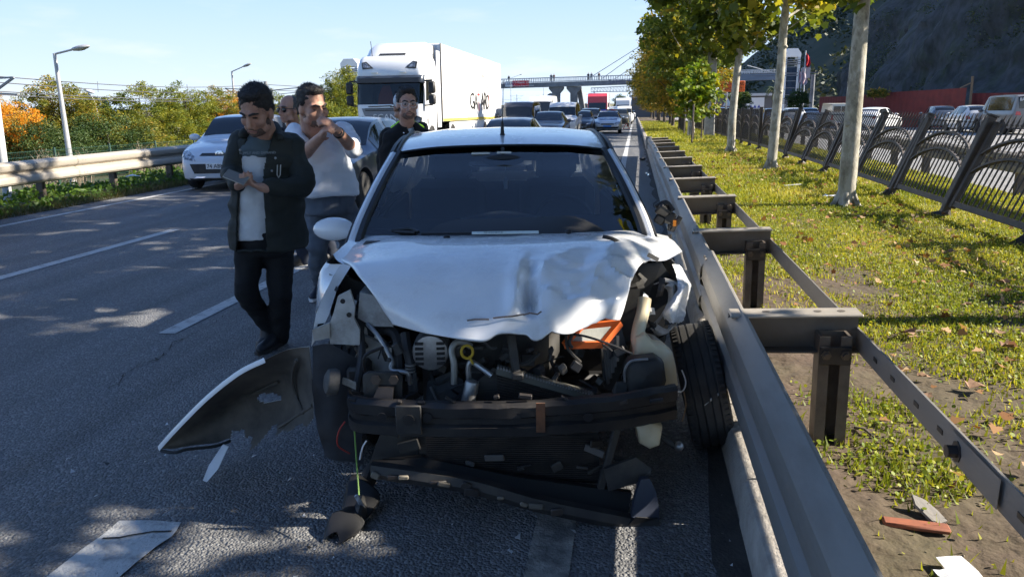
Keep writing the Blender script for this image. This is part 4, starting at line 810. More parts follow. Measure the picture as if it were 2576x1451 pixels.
for k,(px,lb) in enumerate([(1280,'person in dark clothes at the left banner on the footbridge'),(1386.5,'left of the two people standing together mid-bridge'),(1393.5,'right of the two people standing together mid-bridge'),(1480,'first of three people right on the footbridge'),(1488,'second of three people right on the footbridge'),(1507,'lone walker at the right end of the footbridge view')]):
    x = at(px,200,BY-1.3).x; zt = ztop(x)+1.95; q = project((x,BY-1.3,zt)); tiny_person(px, q[1], BY-1.3, k, lb)
# ================================================================== right side: cliff, red fence, signs
def cliff():
    m = mat('dark_cliff_rock', (.075,.076,.08), .95, col2=(.03,.034,.03), ns=1.4, bump=1., bs=2.2, detail=12, dirt=((.06,.075,.03), .5, .8), stretch=(1,1,.5))
    rng = np.random.default_rng(3); mb = MB(); rows = []
    from mathutils import noise
    ys_ = np.linspace(6,108,150); hs = np.linspace(0,1,64)
    for y in ys_:
        row = []; u = min(1,max(0,(y-50)/25)); H_ = 13.5+11*u+1.5*math.sin(y*.3); sl = 1.05+1.3*u; bx = max(22.,17+(78-y)*.36)
        for h in hs:
            x = bx+2.5+h*H_/sl*(.8+.4*h)+3.2*noise.noise((y*.09,h*2.2,.3))*min(1,h*4+.3)+1.4*noise.noise((y*.35,h*7,4))+.7*abs(noise.noise((y*.8,h*14,9)))+.35*noise.noise((y*2.1,h*30,3)); row.append((x, y+.8*noise.noise((y*.4,h*5,7)), gz(y)-1+h*H_))
        x, y_, z = row[-1]; row += [(x+8,y_,z+.6),(x+40,y_,z-2)]; rows.append(row)
    back = [(x+14+1.5*i*.1,y+14,z) for i,(x,y,z) in enumerate(rows[-1])]; rows.append(back)
    mb.grid(rows); struct(mb.build('cliff', m, smooth=50))
    # scrub clinging to the cliff
    n = 2600; V = []; c = []
    for _ in range(n):
        r_ = rows[rng.integers(0,149)]; q = r_[rng.integers(3,63)]; c.append((q[0]-.25,q[1]+rng.normal()*.6,q[2]+rng.normal()*.4))
    c = np.array(c); f = np.sin(c[:,1]*.25)*np.sin(c[:,2]*.45+c[:,1]*.1); c = c[f > .1]
    v, p = leaf_cloud(rng, c, 1.0, 26, .2, OVAL_LEAF); tag(npmesh('cliff_scrub', v, 4, leafmat('scrub_leaves', [(0,(.03,.045,.02)),(.6,(.06,.085,.03)),(1,(.13,.13,.05))], .2), rng.random(len(p))), 'dark scrub and creepers clinging to the cliff face', 'scrub', kind='stuff')
cliff()
hills_m = mat('wooded_hill', (.035,.05,.035), 1., col2=(.06,.065,.045), ns=.12, bump=1., bs=.6)
mb = MB(); from mathutils import noise as _nz
rows = []
for i in range(20):
    y = 170+i*9; rows.append([(x, y+8*_nz.noise((x*.02,i*.3,1)), -4+max(0,min(1,(x-28)/60))**.7*(52+6*_nz.noise((x*.03,y*.02,5)))*min(1,(i+2)/6)) for x in np.linspace(26,260,34)])
mb.grid(rows); struct(mb.build('wooded_hill', hills_m, smooth=60))
rng = np.random.default_rng(9); c = np.array([rows[rng.integers(0,12)][rng.integers(1,20)] for _ in range(1200)])+rng.normal(size=(1200,3))*2; v, p = leaf_cloud(rng, c, 3., 26, 1.1, OVAL_LEAF); tag(npmesh('far_wood', v, 4, leafmat('far_wood_leaves', [(0,(.02,.035,.02)),(.6,(.04,.055,.025)),(1,(.08,.08,.03))], .2), rng.random(len(p))), 'dark woodland on the hill behind the lift tower', 'woodland', kind='stuff')
# red corrugated sheet fence
m_redf = mat('red_sheet', (.22,.035,.03), .6, .1, col2=(.17,.03,.028), ns=2, dirt=((.1,.05,.04), 3, .4))
rf = thing('sheet_fence', 'dark red corrugated sheet fence below the cliff', 'fence')
def sheet_panel(pa, pb, Ya, Yb, h0):
    A_, B_ = at(*pa,Ya), at(*pb,Yb); n = max(8,int((B_-A_).length/.09)); rows = []
    for i in range(n+1):
        p = A_.lerp(B_,i/n); off = .025 if i % 4 in (1,2) else 0; rows.append([Vector((p.x,p.y-off,gz(p.y)-.6)),Vector((p.x,p.y-off,p.z))])
    mb = MB(); mb.grid(rows); return mb
seg = [((2062,244),(2140,243),70,66),((2140,243),(2215,234),66,63),((2215,234),(2300,229),63,60.5),((2300,229),(2370,225),60.5,58.8),((2370,225),(2432,221),58.8,57.5),((2440,235),(2520,234),58.5,57),((2520,234),(2640,233),57,55)]
for (pa,pb,Ya,Yb) in seg: sheet_panel(pa,pb,Ya,Yb,0).build('sheet', m_redf, rf, smooth=0)
mb = MB(); a_, b_ = at(2436,305,57.3), at(2447,192,57.3); mb.bar(a_,b_,.12); mb.bar(b_+Vector((0,0,-.4)),at(2415,222,57.2),.07); tag(mb.build('brace_post', mat('old_timber', (.22,.15,.09), .9), None), 'old timber post with a slanting brace rising above the red fence', 'post')
c = np.array([at(2190+rng.random()*40,238-rng.random()*6,62) for _ in range(70)]); v, p = leaf_cloud(rng, c, .35, 14, .2, OVAL_LEAF); tag(npmesh('creeper', v, 4, lmB, rng.random(len(p))), 'green creeper hanging over the red sheet fence', 'creeper', kind='stuff')
# orange road sign
sg = thing('road_sign', 'orange road sign with black lettering behind the plane trunks', 'road sign'); a_, b_ = at(1812,205,48), at(1873,231,48); cx, cz = (a_.x+b_.x)/2, (a_.z+b_.z)/2; mb = MB(); mb.box((cx,48,cz),(b_.x-a_.x,.04,a_.z-b_.z),ch=.01); mb.build('panel', mat('sign_orange', (.75,.13,.015), .5), sg)
text_mesh('KARAYOLUNU', .21, m_ink, sg, (cx,47.97,cz+.13), (R(90),0,0)); text_mesh('TEMİZ TUT', .22, m_ink, sg, (cx,47.97,cz-.14), (R(90),0,0))
for dx in (-.3,.3): mb = MB(); mb.tube([(cx+dx,48.06,gz(48)),(cx+dx,48.06,cz)],.05,8); mb.build('post', m_pole, sg)
# small things on the far forecourt
t = thing('road_sign', 'small triangular warning sign left of the cream pickup row', 'road sign', at(1830,258,80)); mb = MB(); mb.prism([(-.45,-.35),(.45,-.35),(0,.45)], lambda u,w,tt: (u,tt,w), 0,.04); mb.build('panel', m_plate, t); mb = MB(); mb.prism([(-.5,-.39),(.5,-.39),(0,.52)], lambda u,w,tt: (u,tt,w), .045,.06); mb.build('border', mat('sign_red', (.5,.02,.02), .5), t); mb = MB(); mb.tube([(0,.1,.3),(0,.1,-3)],.04,7); mb.build('post', m_pole, t)
bb = thing('billboard', 'white hoarding with blue marks beyond the parked cars', 'billboard', at(1900,262,125)); mb = MB(); mb.box((0,0,0),(2.6,.15,1.9)); mb.build('panel', m_plate, bb); mb = MB()
for k in range(3): mb.prism([(-.9+k*.6,-.6),(-.4+k*.6,-.6),(-.65+k*.6,-.1)], lambda u,w,tt: (u,tt,w), -.1,-.08)
mb.build('print', mat('blue_print', (.03,.06,.35), .5), bb); mb = MB(); mb.tube([(0,.1,-.9),(0,.1,-3.5)],.12,8); mb.build('post', m_pole, bb)
k_round = TreeKind(m_bark2, lmD, 4, 88, 1.4, .14, (0,0,2.9), (1.5,1.5,1.7), 90, 40, .25, OVAL_LEAF, .4, limbs=8)
for px, Y, lb in ((1865,110,'round clipped green tree right of the orange sign'),(2008,105,'dark shrub tree at the flag poles'),(1450+110,330,'dark green tree mass far up the road left of the white lorry')):
    p = at(px,225 if Y < 200 else 238,Y); sz = (p.z-gz(Y))/4.7; k_round.plant('round_tree', lb, 'tree', (p.x,Y,gz(Y)), 0, None, (sz*1.1,sz,sz))
def palm(px, py, Y, lb):
    p = at(px,py,Y); h = p.z-gz(Y); t = thing('palm_tree', lb, 'tree', (p.x,Y,gz(Y)), 0, 'palms on the far forecourt'); mb = MB(); mb.tube([(0,0,0),(.05,0,h)],[.25,.18],8); mb.build('trunk', m_bark2, t); mb = MB(); rr = random.Random(px)
    for k in range(22):
        a = k*.77; e = rr.uniform(-.3,1.1); L = 1.5; rows = []
        for j in range(6): u = j/5; c = Vector((math.cos(a)*L*u, math.sin(a)*L*u, h+L*(e*u-.9*u*u))); w = .14*(1-u*.8); rows.append([c+Vector((-math.sin(a)*w,math.cos(a)*w,-.08)),c,c+Vector((math.sin(a)*w,-math.cos(a)*w,-.08))])
        mb.grid(rows)
    mb.build('crown', mat('palm_fronds', (.06,.09,.03), .7), t)
palm(1947,222,120,'palm tree left of the lift tower'); palm(1848,235,115,'palm tree behind the orange sign')
fb = thing('forecourt_wall', 'long low grey building front under the wooded hill', 'building', at(1930,270,165)); mb = MB(); mb.box((-12,3,-.2),(30,4,5.2)); mb.build('wall', mat('dim_wall', (.12,.12,.13), .9), fb); mb = MB(); mb.box((-12,.8,2.5),(31,1.4,.5)); mb.build('canopy', m_brail, fb)
# ================================================================== vehicles
def car_mesh(st, W, arches=(), arch_r=.34, n=4):
    """closed lofted shell. st: stations (y, zb, zbelt, ztop, wbelt, wtop) front to back; half sections of 8 points"""
    sec = []
    for (y, zb, zs, zt, ws, wt) in st:
        w = W/2*ws; wt_ = W/2*wt
        sec.append([Vector((w*.80,y,zb)),Vector((w*.965,y,zb+.05)),Vector((w,y,zb+(zs-zb)*.5)),Vector((w*.985,y,zs-.06)),Vector((w*.95,y,zs)),Vector((wt_,y,zt-.035 if zt-zs > .1 else zs+(zt-zs)*.55)),Vector((wt_*.62,y,zt-.008 if zt-zs > .1 else zs+(zt-zs)*.85)),Vector((0,y,zt))])
    rows = []
    for i in range(len(sec)-1):
        for k in range(n):
            t = k/n; rows.append([cat_at([s[j] for s in sec], i, t) for j in range(8)])
    rows.append(sec[-1]); full = [[Vector((-p.x,p.y,p.z)) for p in r]+[p for p in r[::-1]][1:] for r in rows]; return full, n
def cat_at(P, i, t):
    a, b, c, d = P[max(i-1,0)], P[i], P[i+1], P[min(i+2,len(P)-1)]
    m1 = (c-a)*.5*.8; m2 = (d-b)*.5*.8; t2 = t*t; t3 = t2*t
    return b*(2*t3-3*t2+1)+m1*(t3-2*t2+t)+c*(-2*t3+3*t2)+m2*(t3-t2)
def wheel_meshes(r, w, spokes, mrim):
    mb = MB(); mb.lathe([(r*.66,-w/2),(r*.93,-w/2),(r,-w*.36),(r,w*.36),(r*.93,w/2),(r*.66,w/2)], axis='X', n=26); ty = mb.mesh('tyre', 40); ty.materials.append(m_rubber)
    mb = MB(); mb.lathe([(r*.70,-w*.46),(r*.66,-w*.5),(r*.62,-w*.42),(r*.58,-w*.1),(r*.58,w*.3),(r*.7,w*.4)], axis='X', n=26)
    for k in range(spokes):
        a = 2*math.pi*k/spokes; d = Vector((0,math.cos(a),math.sin(a))); mb.bar(Vector((-w*.40,0,0))+d*r*.08, Vector((-w*.36,0,0))+d*r*.62, r*.14, .03, up=(1,0,0))
    mb.lathe([(r*.16,-w*.47),(r*.16,-w*.3)], axis='X', n=12); mb.lathe([(r*.57,-w*.05),(r*.2,-w*.02)], axis='X', n=20, mi=1)
    rm = mb.mesh('rim', 40); rm.materials.append(mrim); rm.materials.append(m_dark); return ty, rm
WM = {}
def add_wheel(par, x, y, r, w=.2, spokes=7, mrim=None, rot=(0,0,0), nm='wheel'):
    k = (r,w,spokes,mrim.name if mrim else ''); 
    if k not in WM: WM[k] = wheel_meshes(r,w,spokes,mrim or m_alloy)
    ty, rm = WM[k]; s = R(180) if x > 0 else 0
    e = sub(nm, ty, par, (x,y,r), (rot[0],rot[1],rot[2]+s)); sub('rim', rm, e, (0,0,0)); return e
def hit(bvh, o, d):
    h = bvh.ray_cast(Vector(o), Vector(d)); return h[0], h[1]
def on_front(bvh, poly, off=.008, back=False, inset=None, y0=8.):
    """polygon of (x, z) laid on the front (or back) skin, as a plate with edges"""
    d = Vector((0,-1,0)) if back else Vector((0,1,0)); o = MB(); c = Vector((sum(p[0] for p in poly)/len(poly), sum(p[1] for p in poly)/len(poly)))
    ring = []
    for a, b in zip(poly, poly[1:]+poly[:1]):
        for k in range(4): ring.append(Vector((a[0]+(b[0]-a[0])*k/4, a[1]+(b[1]-a[1])*k/4)))
    def drop(x, z):
        h, nn = hit(bvh, (x, y0 if back else -y0, z), d); return h.y if h else None
    rows = [[c+(q-c)*t for q in ring] for t in (.02,.3,.6,.85,1.)]; ys = [drop(q.x,q.y) for r_ in rows for q in r_]; ok = sorted(y for y in ys if y is not None); md = ok[len(ok)//2] if ok else 0
    it = iter(ys); G = []
    for r_ in rows:
        g_ = []
        for q in r_:
            y = next(it); y = md if y is None or abs(y-md) > .5 else y; g_.append(Vector((q.x,y,q.y))-d*off)
        G.append(g_)
    G.append([p+d*(off+.02) for p in G[-1]]); o.grid(G, closed=True); return o
def mirror_poly(p): return [(-x,z) for x,z in p[::-1]]
KINDS_ = {
 'hatch': dict(W=1.70, st=[(-.80,.30,.50,.60,.62,.5),(-.74,.22,.62,.70,.86,.62),(-.45,.20,.78,.86,.97,.66),(.05,.20,.88,.95,1.,.72),(.42,.20,.93,1.02,1.,.80),(.95,.20,.95,1.36,1.,.70),(1.25,.20,.96,1.46,1.,.68),(1.9,.20,.97,1.49,1.,.68),(2.5,.20,.99,1.46,.99,.66),(2.9,.24,1.0,1.36,.96,.62),(3.1,.28,.98,1.08,.9,.66),(3.16,.36,.80,.88,.8,.6)], ws=(4,6), rw=(8,10), side=(5,9), axles=(0,2.5), r=.31),
 'sedan': dict(W=1.78, st=[(-.90,.30,.50,.60,.6,.5),(-.82,.22,.62,.70,.86,.62),(-.5,.20,.76,.84,.97,.66),(.1,.20,.86,.92,1.,.72),(.5,.20,.91,.98,1.,.80),(1.1,.20,.93,1.32,1.,.68),(1.45,.20,.94,1.43,1.,.66),(2.1,.20,.95,1.45,1.,.66),(2.7,.20,.96,1.38,.99,.64),(3.2,.22,.98,1.08,.97,.74),(3.6,.26,.96,1.04,.93,.72),(3.72,.34,.78,.88,.82,.6)], ws=(4,6), rw=(8,9), side=(5,9), axles=(0,2.68), r=.32),
 'suv': dict(W=1.84, st=[(-.85,.40,.68,.80,.7,.6),(-.78,.30,.80,.90,.9,.66),(-.5,.28,.93,1.0,.98,.68),(.0,.28,1.0,1.06,1.,.74),(.42,.28,1.04,1.12,1.,.82),(.9,.28,1.05,1.5,1.,.72),(1.2,.28,1.06,1.62,1.,.70),(2.,.28,1.07,1.66,1.,.70),(2.8,.28,1.08,1.62,.99,.68),(3.3,.32,1.08,1.5,.96,.66),(3.5,.36,1.0,1.1,.9,.66),(3.56,.45,.85,.95,.82,.6)], ws=(4,6), rw=(8,10), side=(5,9), axles=(0,2.65), r=.36),
 'van': dict(W=1.92, st=[(-.85,.36,.66,.80,.7,.6),(-.78,.28,.85,.98,.92,.68),(-.5,.26,1.0,1.10,.98,.72),(-.1,.26,1.08,1.18,1.,.82),(.25,.26,1.10,1.5,1.,.80),(.65,.26,1.11,1.88,1.,.80),(1.,.26,1.12,1.97,1.,.80),(2.2,.26,1.12,1.99,1.,.80),(3.4,.26,1.12,1.98,1.,.80),(3.9,.28,1.12,1.92,.98,.79),(4.0,.34,1.1,1.7,.95,.78),(4.03,.45,.9,1.1,.9,.7)], ws=(3,5), rw=(9,11), side=(4,9), axles=(0,3.0), r=.34),
 'tallvan': dict(W=2.02, st=[(-.95,.40,.75,.9,.7,.6),(-.86,.32,.98,1.1,.92,.70),(-.6,.30,1.14,1.24,.98,.76),(-.25,.30,1.2,1.32,1.,.84),(.25,.30,1.24,1.85,1.,.84),(.75,.30,1.26,2.42,1.,.80),(1.1,.30,1.27,2.56,1.,.80),(2.2,.30,1.28,2.60,1.,.80),(4.0,.30,1.28,2.60,1.,.80),(4.6,.34,1.28,2.56,.98,.79),(4.75,.4,1.2,2.2,.96,.78),(4.78,.5,1.,1.3,.92,.7)], ws=(3,5), rw=(9,11), side=(4,6), axles=(0,3.6), r=.36),
}
PAINT = {}
def paint(name, c, metal=.0, rough=.3):
    return mat('paint_'+name, c, rough, metal, coat=.7, dirt=((.3,.28,.25), 3, .15))
CARS = {}
def car(kind, pname, col, label, loc, rz, cat='car', group='cars queueing behind the crash', metal=0., style=None, plate=None, extras=True, nm='parked_car', pcol=None):
    K = KINDS_[kind]; pm = paint(pname, col, metal); W_ = K['W']; t = thing(nm, label, cat, loc, rz, group)
    if kind not in CARS:
        full, n = car_mesh(K['st'], W_); mb = MB(); mb.grid(full); k = len(full); nc = len(full[0])
        mb.f.append(tuple(range(nc))); mb.f.append(tuple((k-1)*nc+j for j in range(nc))[::-1]); mb.m += [0,0]
        for i in range(k-1): mb.f.append((i*nc,(i+1)*nc,(i+1)*nc+nc-1,i*nc+nc-1)); mb.m.append(0)
        me = mb.mesh('body', 32); o = put('body', me, m_white)
        for ya in K['axles']:
            c = MB(); c.lathe([(K['r']+.06,-W_*.6),(K['r']+.06,W_*.6)], (0,ya,K['r']+.01), axis='X', n=24); cu = c.build('cutter', m_black); md = o.modifiers.new('b','BOOLEAN'); md.object = cu; md.operation = 'DIFFERENCE'; md.solver = 'EXACT'
            bpy.context.view_layer.update(); apply_mods(o); bpy.data.objects.remove(cu)
        o.data.polygons.foreach_set('use_smooth', [True]*len(o.data.polygons)); o.data.set_sharp_from_angle(angle=R(32)); body = o.data; body.materials.clear(); bpy.data.objects.remove(o)
        bm = bmesh.new(); bm.from_mesh(me); bvh = BVHTree.FromBMesh(bm); bm.free()
        # glass: offset copies of the loft cells
        def cells(i0, i1, cols, inset=.0):
            g = MB(); rows = [[full[i][j] for j in cols] for i in range(i0, i1+1)]
            cen = Vector((0,(full[i0][7].y+full[i1][7].y)/2,K['st'][6][3]*.6))
            nr, ncl = len(rows), len(rows[0]); rows2 = []
            for i in range(nr):
                rr = []
                for j in range(ncl):
                    a = rows[max(i-1,0)][j]; b = rows[min(i+1,nr-1)][j]; c_ = rows[i][max(j-1,0)]; d_ = rows[i][min(j+1,ncl-1)]; nn = (b-a).cross(d_-c_)
                    nn = nn.normalized() if nn.length > 1e-9 else Vector((0,0,1))
                    if nn.dot(rows[i][j]-cen) < 0: nn = -nn
                    rr.append(rows[i][j]+nn*.006)
                rows2.append(rr)
            g.grid(rows2); return g
        W0, W1 = K['ws'][0]*n, K['ws'][1]*n; glass_ = []
        glass_.append(('windscreen', cells(W0+1, W1-2, [5,6,7,8,9]).mesh('windscreen', 40)))
        glass_.append(('rear_window', cells(K['rw'][0]*n+1, K['rw'][1]*n-2, [5,6,7,8,9]).mesh('rear_window', 40)))
        S0, S1 = K['side'][0]*n-2, K['side'][1]*n-2; mid = (S0+S1)//2
        def side_cells(i0, i1, s):
            g = MB(); rows = []
            for i in range(i0, i1+1):
                a, b = (full[i][4], full[i][5]) if s < 0 else (full[i][10], full[i][9]); hgt = b-a
                if hgt.z < .12: continue
                rows.append([a+hgt*q+Vector((s*.007,0,0)) for q in (.08,.5,.9)])
            g.grid(rows); return g
        for s in (-1,1):
            glass_.append(('side_window', side_cells(S0, mid-1, s).mesh('side_window', 40))); glass_.append(('side_window', side_cells(mid, S1, s).mesh('side_window', 40)))
        for _, g in glass_: g.materials.append(m_dglass)
        CARS[kind] = (body, bvh, glass_)
    body, bvh, glass_ = CARS[kind]
    b = bpy.data.objects.new('body', body); C.objects.link(b); b.parent = t
    if len(body.materials) == 0: body.materials.append(pm)
    b.material_slots[0].link = 'OBJECT'; b.material_slots[0].material = pm
    for nm, g in glass_: sub(nm, g, t, (0,0,0))
    for ya in K['axles']:
        for s in (-1,1): add_wheel(t, s*(W_/2-.12), ya, K['r'])
    if not extras: return t
    w = W_/2; zl = K['st'][1][2]; big = kind in ('van','tallvan','suv'); dz = .12 if kind == 'suv' else (.22 if kind == 'van' else (.3 if kind == 'tallvan' else 0))
    S = style or {}
    hl = S.get('head', [(w*.50,.60+dz),(w*.86,.64+dz),(w*.90,.74+dz),(w*.82,.76+dz),(w*.55,.68+dz)])
    for p in (hl, mirror_poly(hl)):
        h = on_front(bvh, p).build('headlight', m_lamp, t, smooth=20)
    gr_ = S.get('grille', [(-w*.48,.56+dz),(w*.48,.56+dz),(w*.46,.64+dz),(-w*.46,.64+dz)]); on_front(bvh, gr_).build('grille', m_black, t, smooth=0)
    ga = S.get('intake', [(-w*.62,.30+dz*.6),(w*.62,.30+dz*.6),(w*.55,.42+dz*.6),(-w*.55,.42+dz*.6)]); on_front(bvh, ga).build('air_intake', m_black, t, smooth=0)
    bp = [(-w*.7,.215+dz*.3),(w*.7,.215+dz*.3),(w*.72,.265+dz*.3),(-w*.72,.265+dz*.3)]; on_front(bvh, bp, .015).build('front_skirt', m_black, t, smooth=0)
    pz = S.get('plate_z', .47+dz); pp = on_front(bvh, [(-.26,pz-.055),(.26,pz-.055),(.26,pz+.055),(-.26,pz+.055)], .018).build('number_plate', pcol or m_plate, t, smooth=0)
    if plate:
        yf = min(v.co.y for v in pp.data.vertices); text_mesh(plate, .115, m_ink, pp, (.02,yf-.006,pz), (R(90),0,0), 'plate_characters', .002, .92)
    for s in (-1,1):
        mz = K['st'][4][2]+.09; y_m = K['st'][5][0]-.12; mb = MB(); mb.ball((s*(w+.10),y_m,mz),(.12,.07,.075),10); mb.build('mirror', pm if S.get('mirror_body',1) else m_black, t)
        rl = [(s*w*.58,.74+dz),(s*w*.86,.74+dz),(s*w*.84,.92+dz),(s*w*.66,.92+dz)]; on_front(bvh, rl, back=True).build('tail_light', m_red, t, smooth=0)
        h_ = MB(); h_.box((s*(w*.99+.004),K['st'][6][0]+.25,K['st'][6][2]-.1),(.02,.16,.028),ch=.008); h_.build('door_handle', pm, t)
    on_front(bvh, [(-.26,.66+dz),(.26,.66+dz),(.26,.77+dz),(-.26,.77+dz)], .015, back=True).build('rear_plate', m_plate, t, smooth=0)
    return t
def car_pose(px, py, Y=None, z=0):
    """ground spot under a pixel"""
    return ground_at(px, py)
FWD = 0.                                            # cars built facing -Y, i.e. towards the camera
silver = (.52,.55,.60)
hy = [(.34,.66),(.5,.70),(.5,.66)]
hyun = dict(head=[(.46,.60),(.80,.66),(.80,.80),(.70,.82),(.50,.70)], grille=[(-.40,.70),(.40,.70),(.36,.755),(-.36,.755)], intake=[(-.50,.36),(.50,.36),(.58,.55),(-.58,.55)], plate_z=.50)
c = car('hatch','ice_silver',(.60,.64,.70),'silver hatchback with front plate 74 ABK 449 by the left guardrail',(-8.38,15.25,0),R(13),style=hyun,plate='74 ABK 449',nm='silver_car')
mb = MB(); bvh = CARS['hatch'][1]; h, _ = hit(bvh,(0,-5,.735),(0,1,0)); 
mb.lathe([(.072,0),(.085,.006),(.072,.012)],(0,h.y-.028,.735),axis='Y',n=20); mb.bar((-.03,h.y-.022,.70),(-.03,h.y-.022,.77),.014); mb.bar((.03,h.y-.022,.70),(.03,h.y-.022,.77),.014); mb.bar((-.03,h.y-.022,.73),(.03,h.y-.022,.745),.014); mb.build('emblem', m_chrome, c)
mb = MB(); mb.box((-.285,h.y-.005,.50),(.045,.03,.11)); mb.build('plate_band', mat('euro_blue', (.02,.06,.4), .5), c)
c = car('sedan','graphite',(.13,.145,.17),'dark silver sedan with alloy wheels behind the man in the white shirt',(-5.02,11.6,0),0,metal=.6,nm='grey_car')
c = car('hatch','pearl_white',(.75,.75,.75),'white car of which only the tail edge shows at the left picture border',(-10.0,9.35,0),R(180),nm='white_car')
RX = lambda px, Y: at(px, 300, Y).x
Q = [ # kind, paint, colour, px centre, Y, label, plate colour
 ('sedan','police_white',(.74,.76,.78),1529,52.,'white police car with blue lettering and roof light bar',1),
 ('hatch','deep_blue_black',(.02,.022,.03),1459,50.,'black hatchback left of the police car'),
 ('sedan','ink_black',(.025,.027,.035),1374,37.,'dark sedan with people inside, directly above the wrecked roof'),
 ('van','cream_white',(.74,.74,.74),1413,46.,'white small van right behind the dark sedan'),
 ('tallvan','van_white',(.78,.78,.78),1357,56.,'tall white panel van with high roof left of the bridge pier'),
 ('van','navy_van',(.03,.035,.05),1300,41.,'dark van with its side to the lorry trailer'),
 ('sedan','slate',(.06,.07,.09),1262,19.,'dark car roof showing right beside the aerial of the wreck'),
 ('suv','gloss_black',(.02,.02,.025),1483,58.,'black off-roader behind the black hatchback'),
 ('hatch','dull_white',(.7,.7,.7),1452,66.,'white car hidden behind the black hatchback'),
 ('hatch','sky_silver',(.55,.6,.66),1513,64.,'silver car behind the police car on its left'),
 ('suv','dark_olive',(.06,.06,.05),1558,74.,'dark car behind the police car on its right'),
 ('van','chalk_white',(.76,.76,.76),1570,88.,'white van next to the kerb behind the dark car'),
 ('hatch','bone_white',(.75,.75,.75),1578,105.,'white hatchback far up the lane by the kerb'),
 ('van','ivory_white',(.74,.74,.73),1548,95.,'white van with flat roof mid queue'),
 ('hatch','gun_grey',(.2,.21,.23),1583,128.,'grey car in the far queue'),
 ('suv','far_black',(.03,.03,.035),1530,110.,'dark car between the red lorry and the white lorry'),
 ('hatch','far_white',(.7,.7,.7),1588,150.,'white car farthest along the kerb lane'),
 ('van','far_blue',(.08,.15,.35),1589,185.,'blue and white coach at the end of the queue'),
 ('hatch','far_silver',(.5,.52,.55),1560,125.,'silver car far between the lorries'),
 ('hatch','far_red_grey',(.25,.2,.2),1475,90.,'maroon-grey car deep in the queue left of the red lorry')]
for q in Q:
    kind, pn, col, px, Y, lb = q[:6]; x = RX(px, Y); cop = len(q) > 6
    t = car(kind, pn, col, lb, (x,Y,gz(Y)), 0, pcol=mat('police_plate', (.05,.25,.7), .5) if cop else None, extras=Y < 120, nm='queueing_car' if kind not in ('van','tallvan') else 'queueing_van')
    t.rotation_euler.x = math.atan2(gz(Y+2)-gz(Y),2)
    if pn == 'slate': t.scale = (.92,1,.9)
    if cop:
        mb = MB(); mb.box((0,1.75,1.49),(1.1,.28,.10),ch=.03); lb_ = mb.build('light_bar', mat('light_bar_smoke', (.05,.04,.08), .2), t); mb = MB(); mb.box((-.35,1.605,1.49),(.36,.02,.06)); mb.build('blue_lens', mat('blue_lens', (.02,.06,.6), .1), lb_); mb = MB(); mb.box((.35,1.605,1.49),(.36,.02,.06)); mb.build('red_lens', mat('red_lens', (.5,.02,.02), .1), lb_)
        text_mesh('TRAFİK POLİSİ', .18, mat('police_blue', (.02,.06,.35), .4), t, (0,-.2,.905), (R(14),0,0), ext=.012, sx=1.)
        mb = MB(); p = [(-.8,.30),(.8,.30),(.74,.44),(-.74,.44)]; on_front(CARS['sedan'][1], p, .012).build('bumper_insert', m_black, t)
for s,(kx,lb) in enumerate(((1376,'faces'),)): pass
# opposite carriageway: driving or parked facing away
O_ = [('van','taupe',(.16,.15,.145),2506,46.5,R(180),'grey-brown van with lettering on its dark rear window','van'),
 ('hatch','wagon_white',(.72,.72,.72),2418,50.,R(176),'white estate car left of the grey-brown van','car'),
 ('hatch','blue_grey',(.12,.14,.17),2348,56.,R(172),'dark grey hatchback between the two white cars','car'),
 ('sedan','bright_white',(.8,.8,.8),2228,56.,R(143),'white sedan turned sideways before the red sheet fence','car'),
 ('hatch','ash_white',(.7,.7,.7),1985,62.,R(178),'white car behind the fence right of the second trunk','car'),
 ('hatch','ash_blue',(.2,.28,.4),1930,66.,R(180),'blue car behind the fence between the trunks','car'),
 ('hatch','ash_silver',(.5,.52,.55),2018,68.,R(180),'silver car left of the cream pickup','car'),
 ('hatch','lot_white',(.75,.75,.75),1890,85.,R(120),'white parked car below the hoarding','car'),('hatch','lot_white2',(.75,.75,.76),1925,88.,R(100),'white parked car right of the hoarding','car'),('suv','lot_white3',(.75,.75,.74),1862,92.,R(70),'white parked off-roader left of the hoarding','car')]
for kind, pn, col, px, Y, rz, lb, ct in O_:
    x = RX(px, Y); t = car(kind, pn, col, lb, (x,Y,gz(Y)), rz, ct, 'cars on the opposite carriageway', nm='grey_van' if kind == 'van' else 'opposite_car')
    t.rotation_euler.x = -math.atan2(gz(Y+2)-gz(Y),2)
    if kind == 'van':
        yb = hit(CARS['van'][1],(0,9,1.6),(0,-1,0))[0].y; text_mesh('BAŞKAN TARIM', .2, m_plate, t, (0,yb+.03,1.72), (R(90),0,R(180)), ext=.004); mb = MB(); mb.box((0,yb+.004,1.55),(1.4,.03,.55),ch=.012); mb.build('rear_screen', m_dglass, t); mb = MB(); mb.tube([(-.5,2.9,1.97),(-.5,3.1,2.25)],.02,6); mb.build('aerial', m_plate, t)
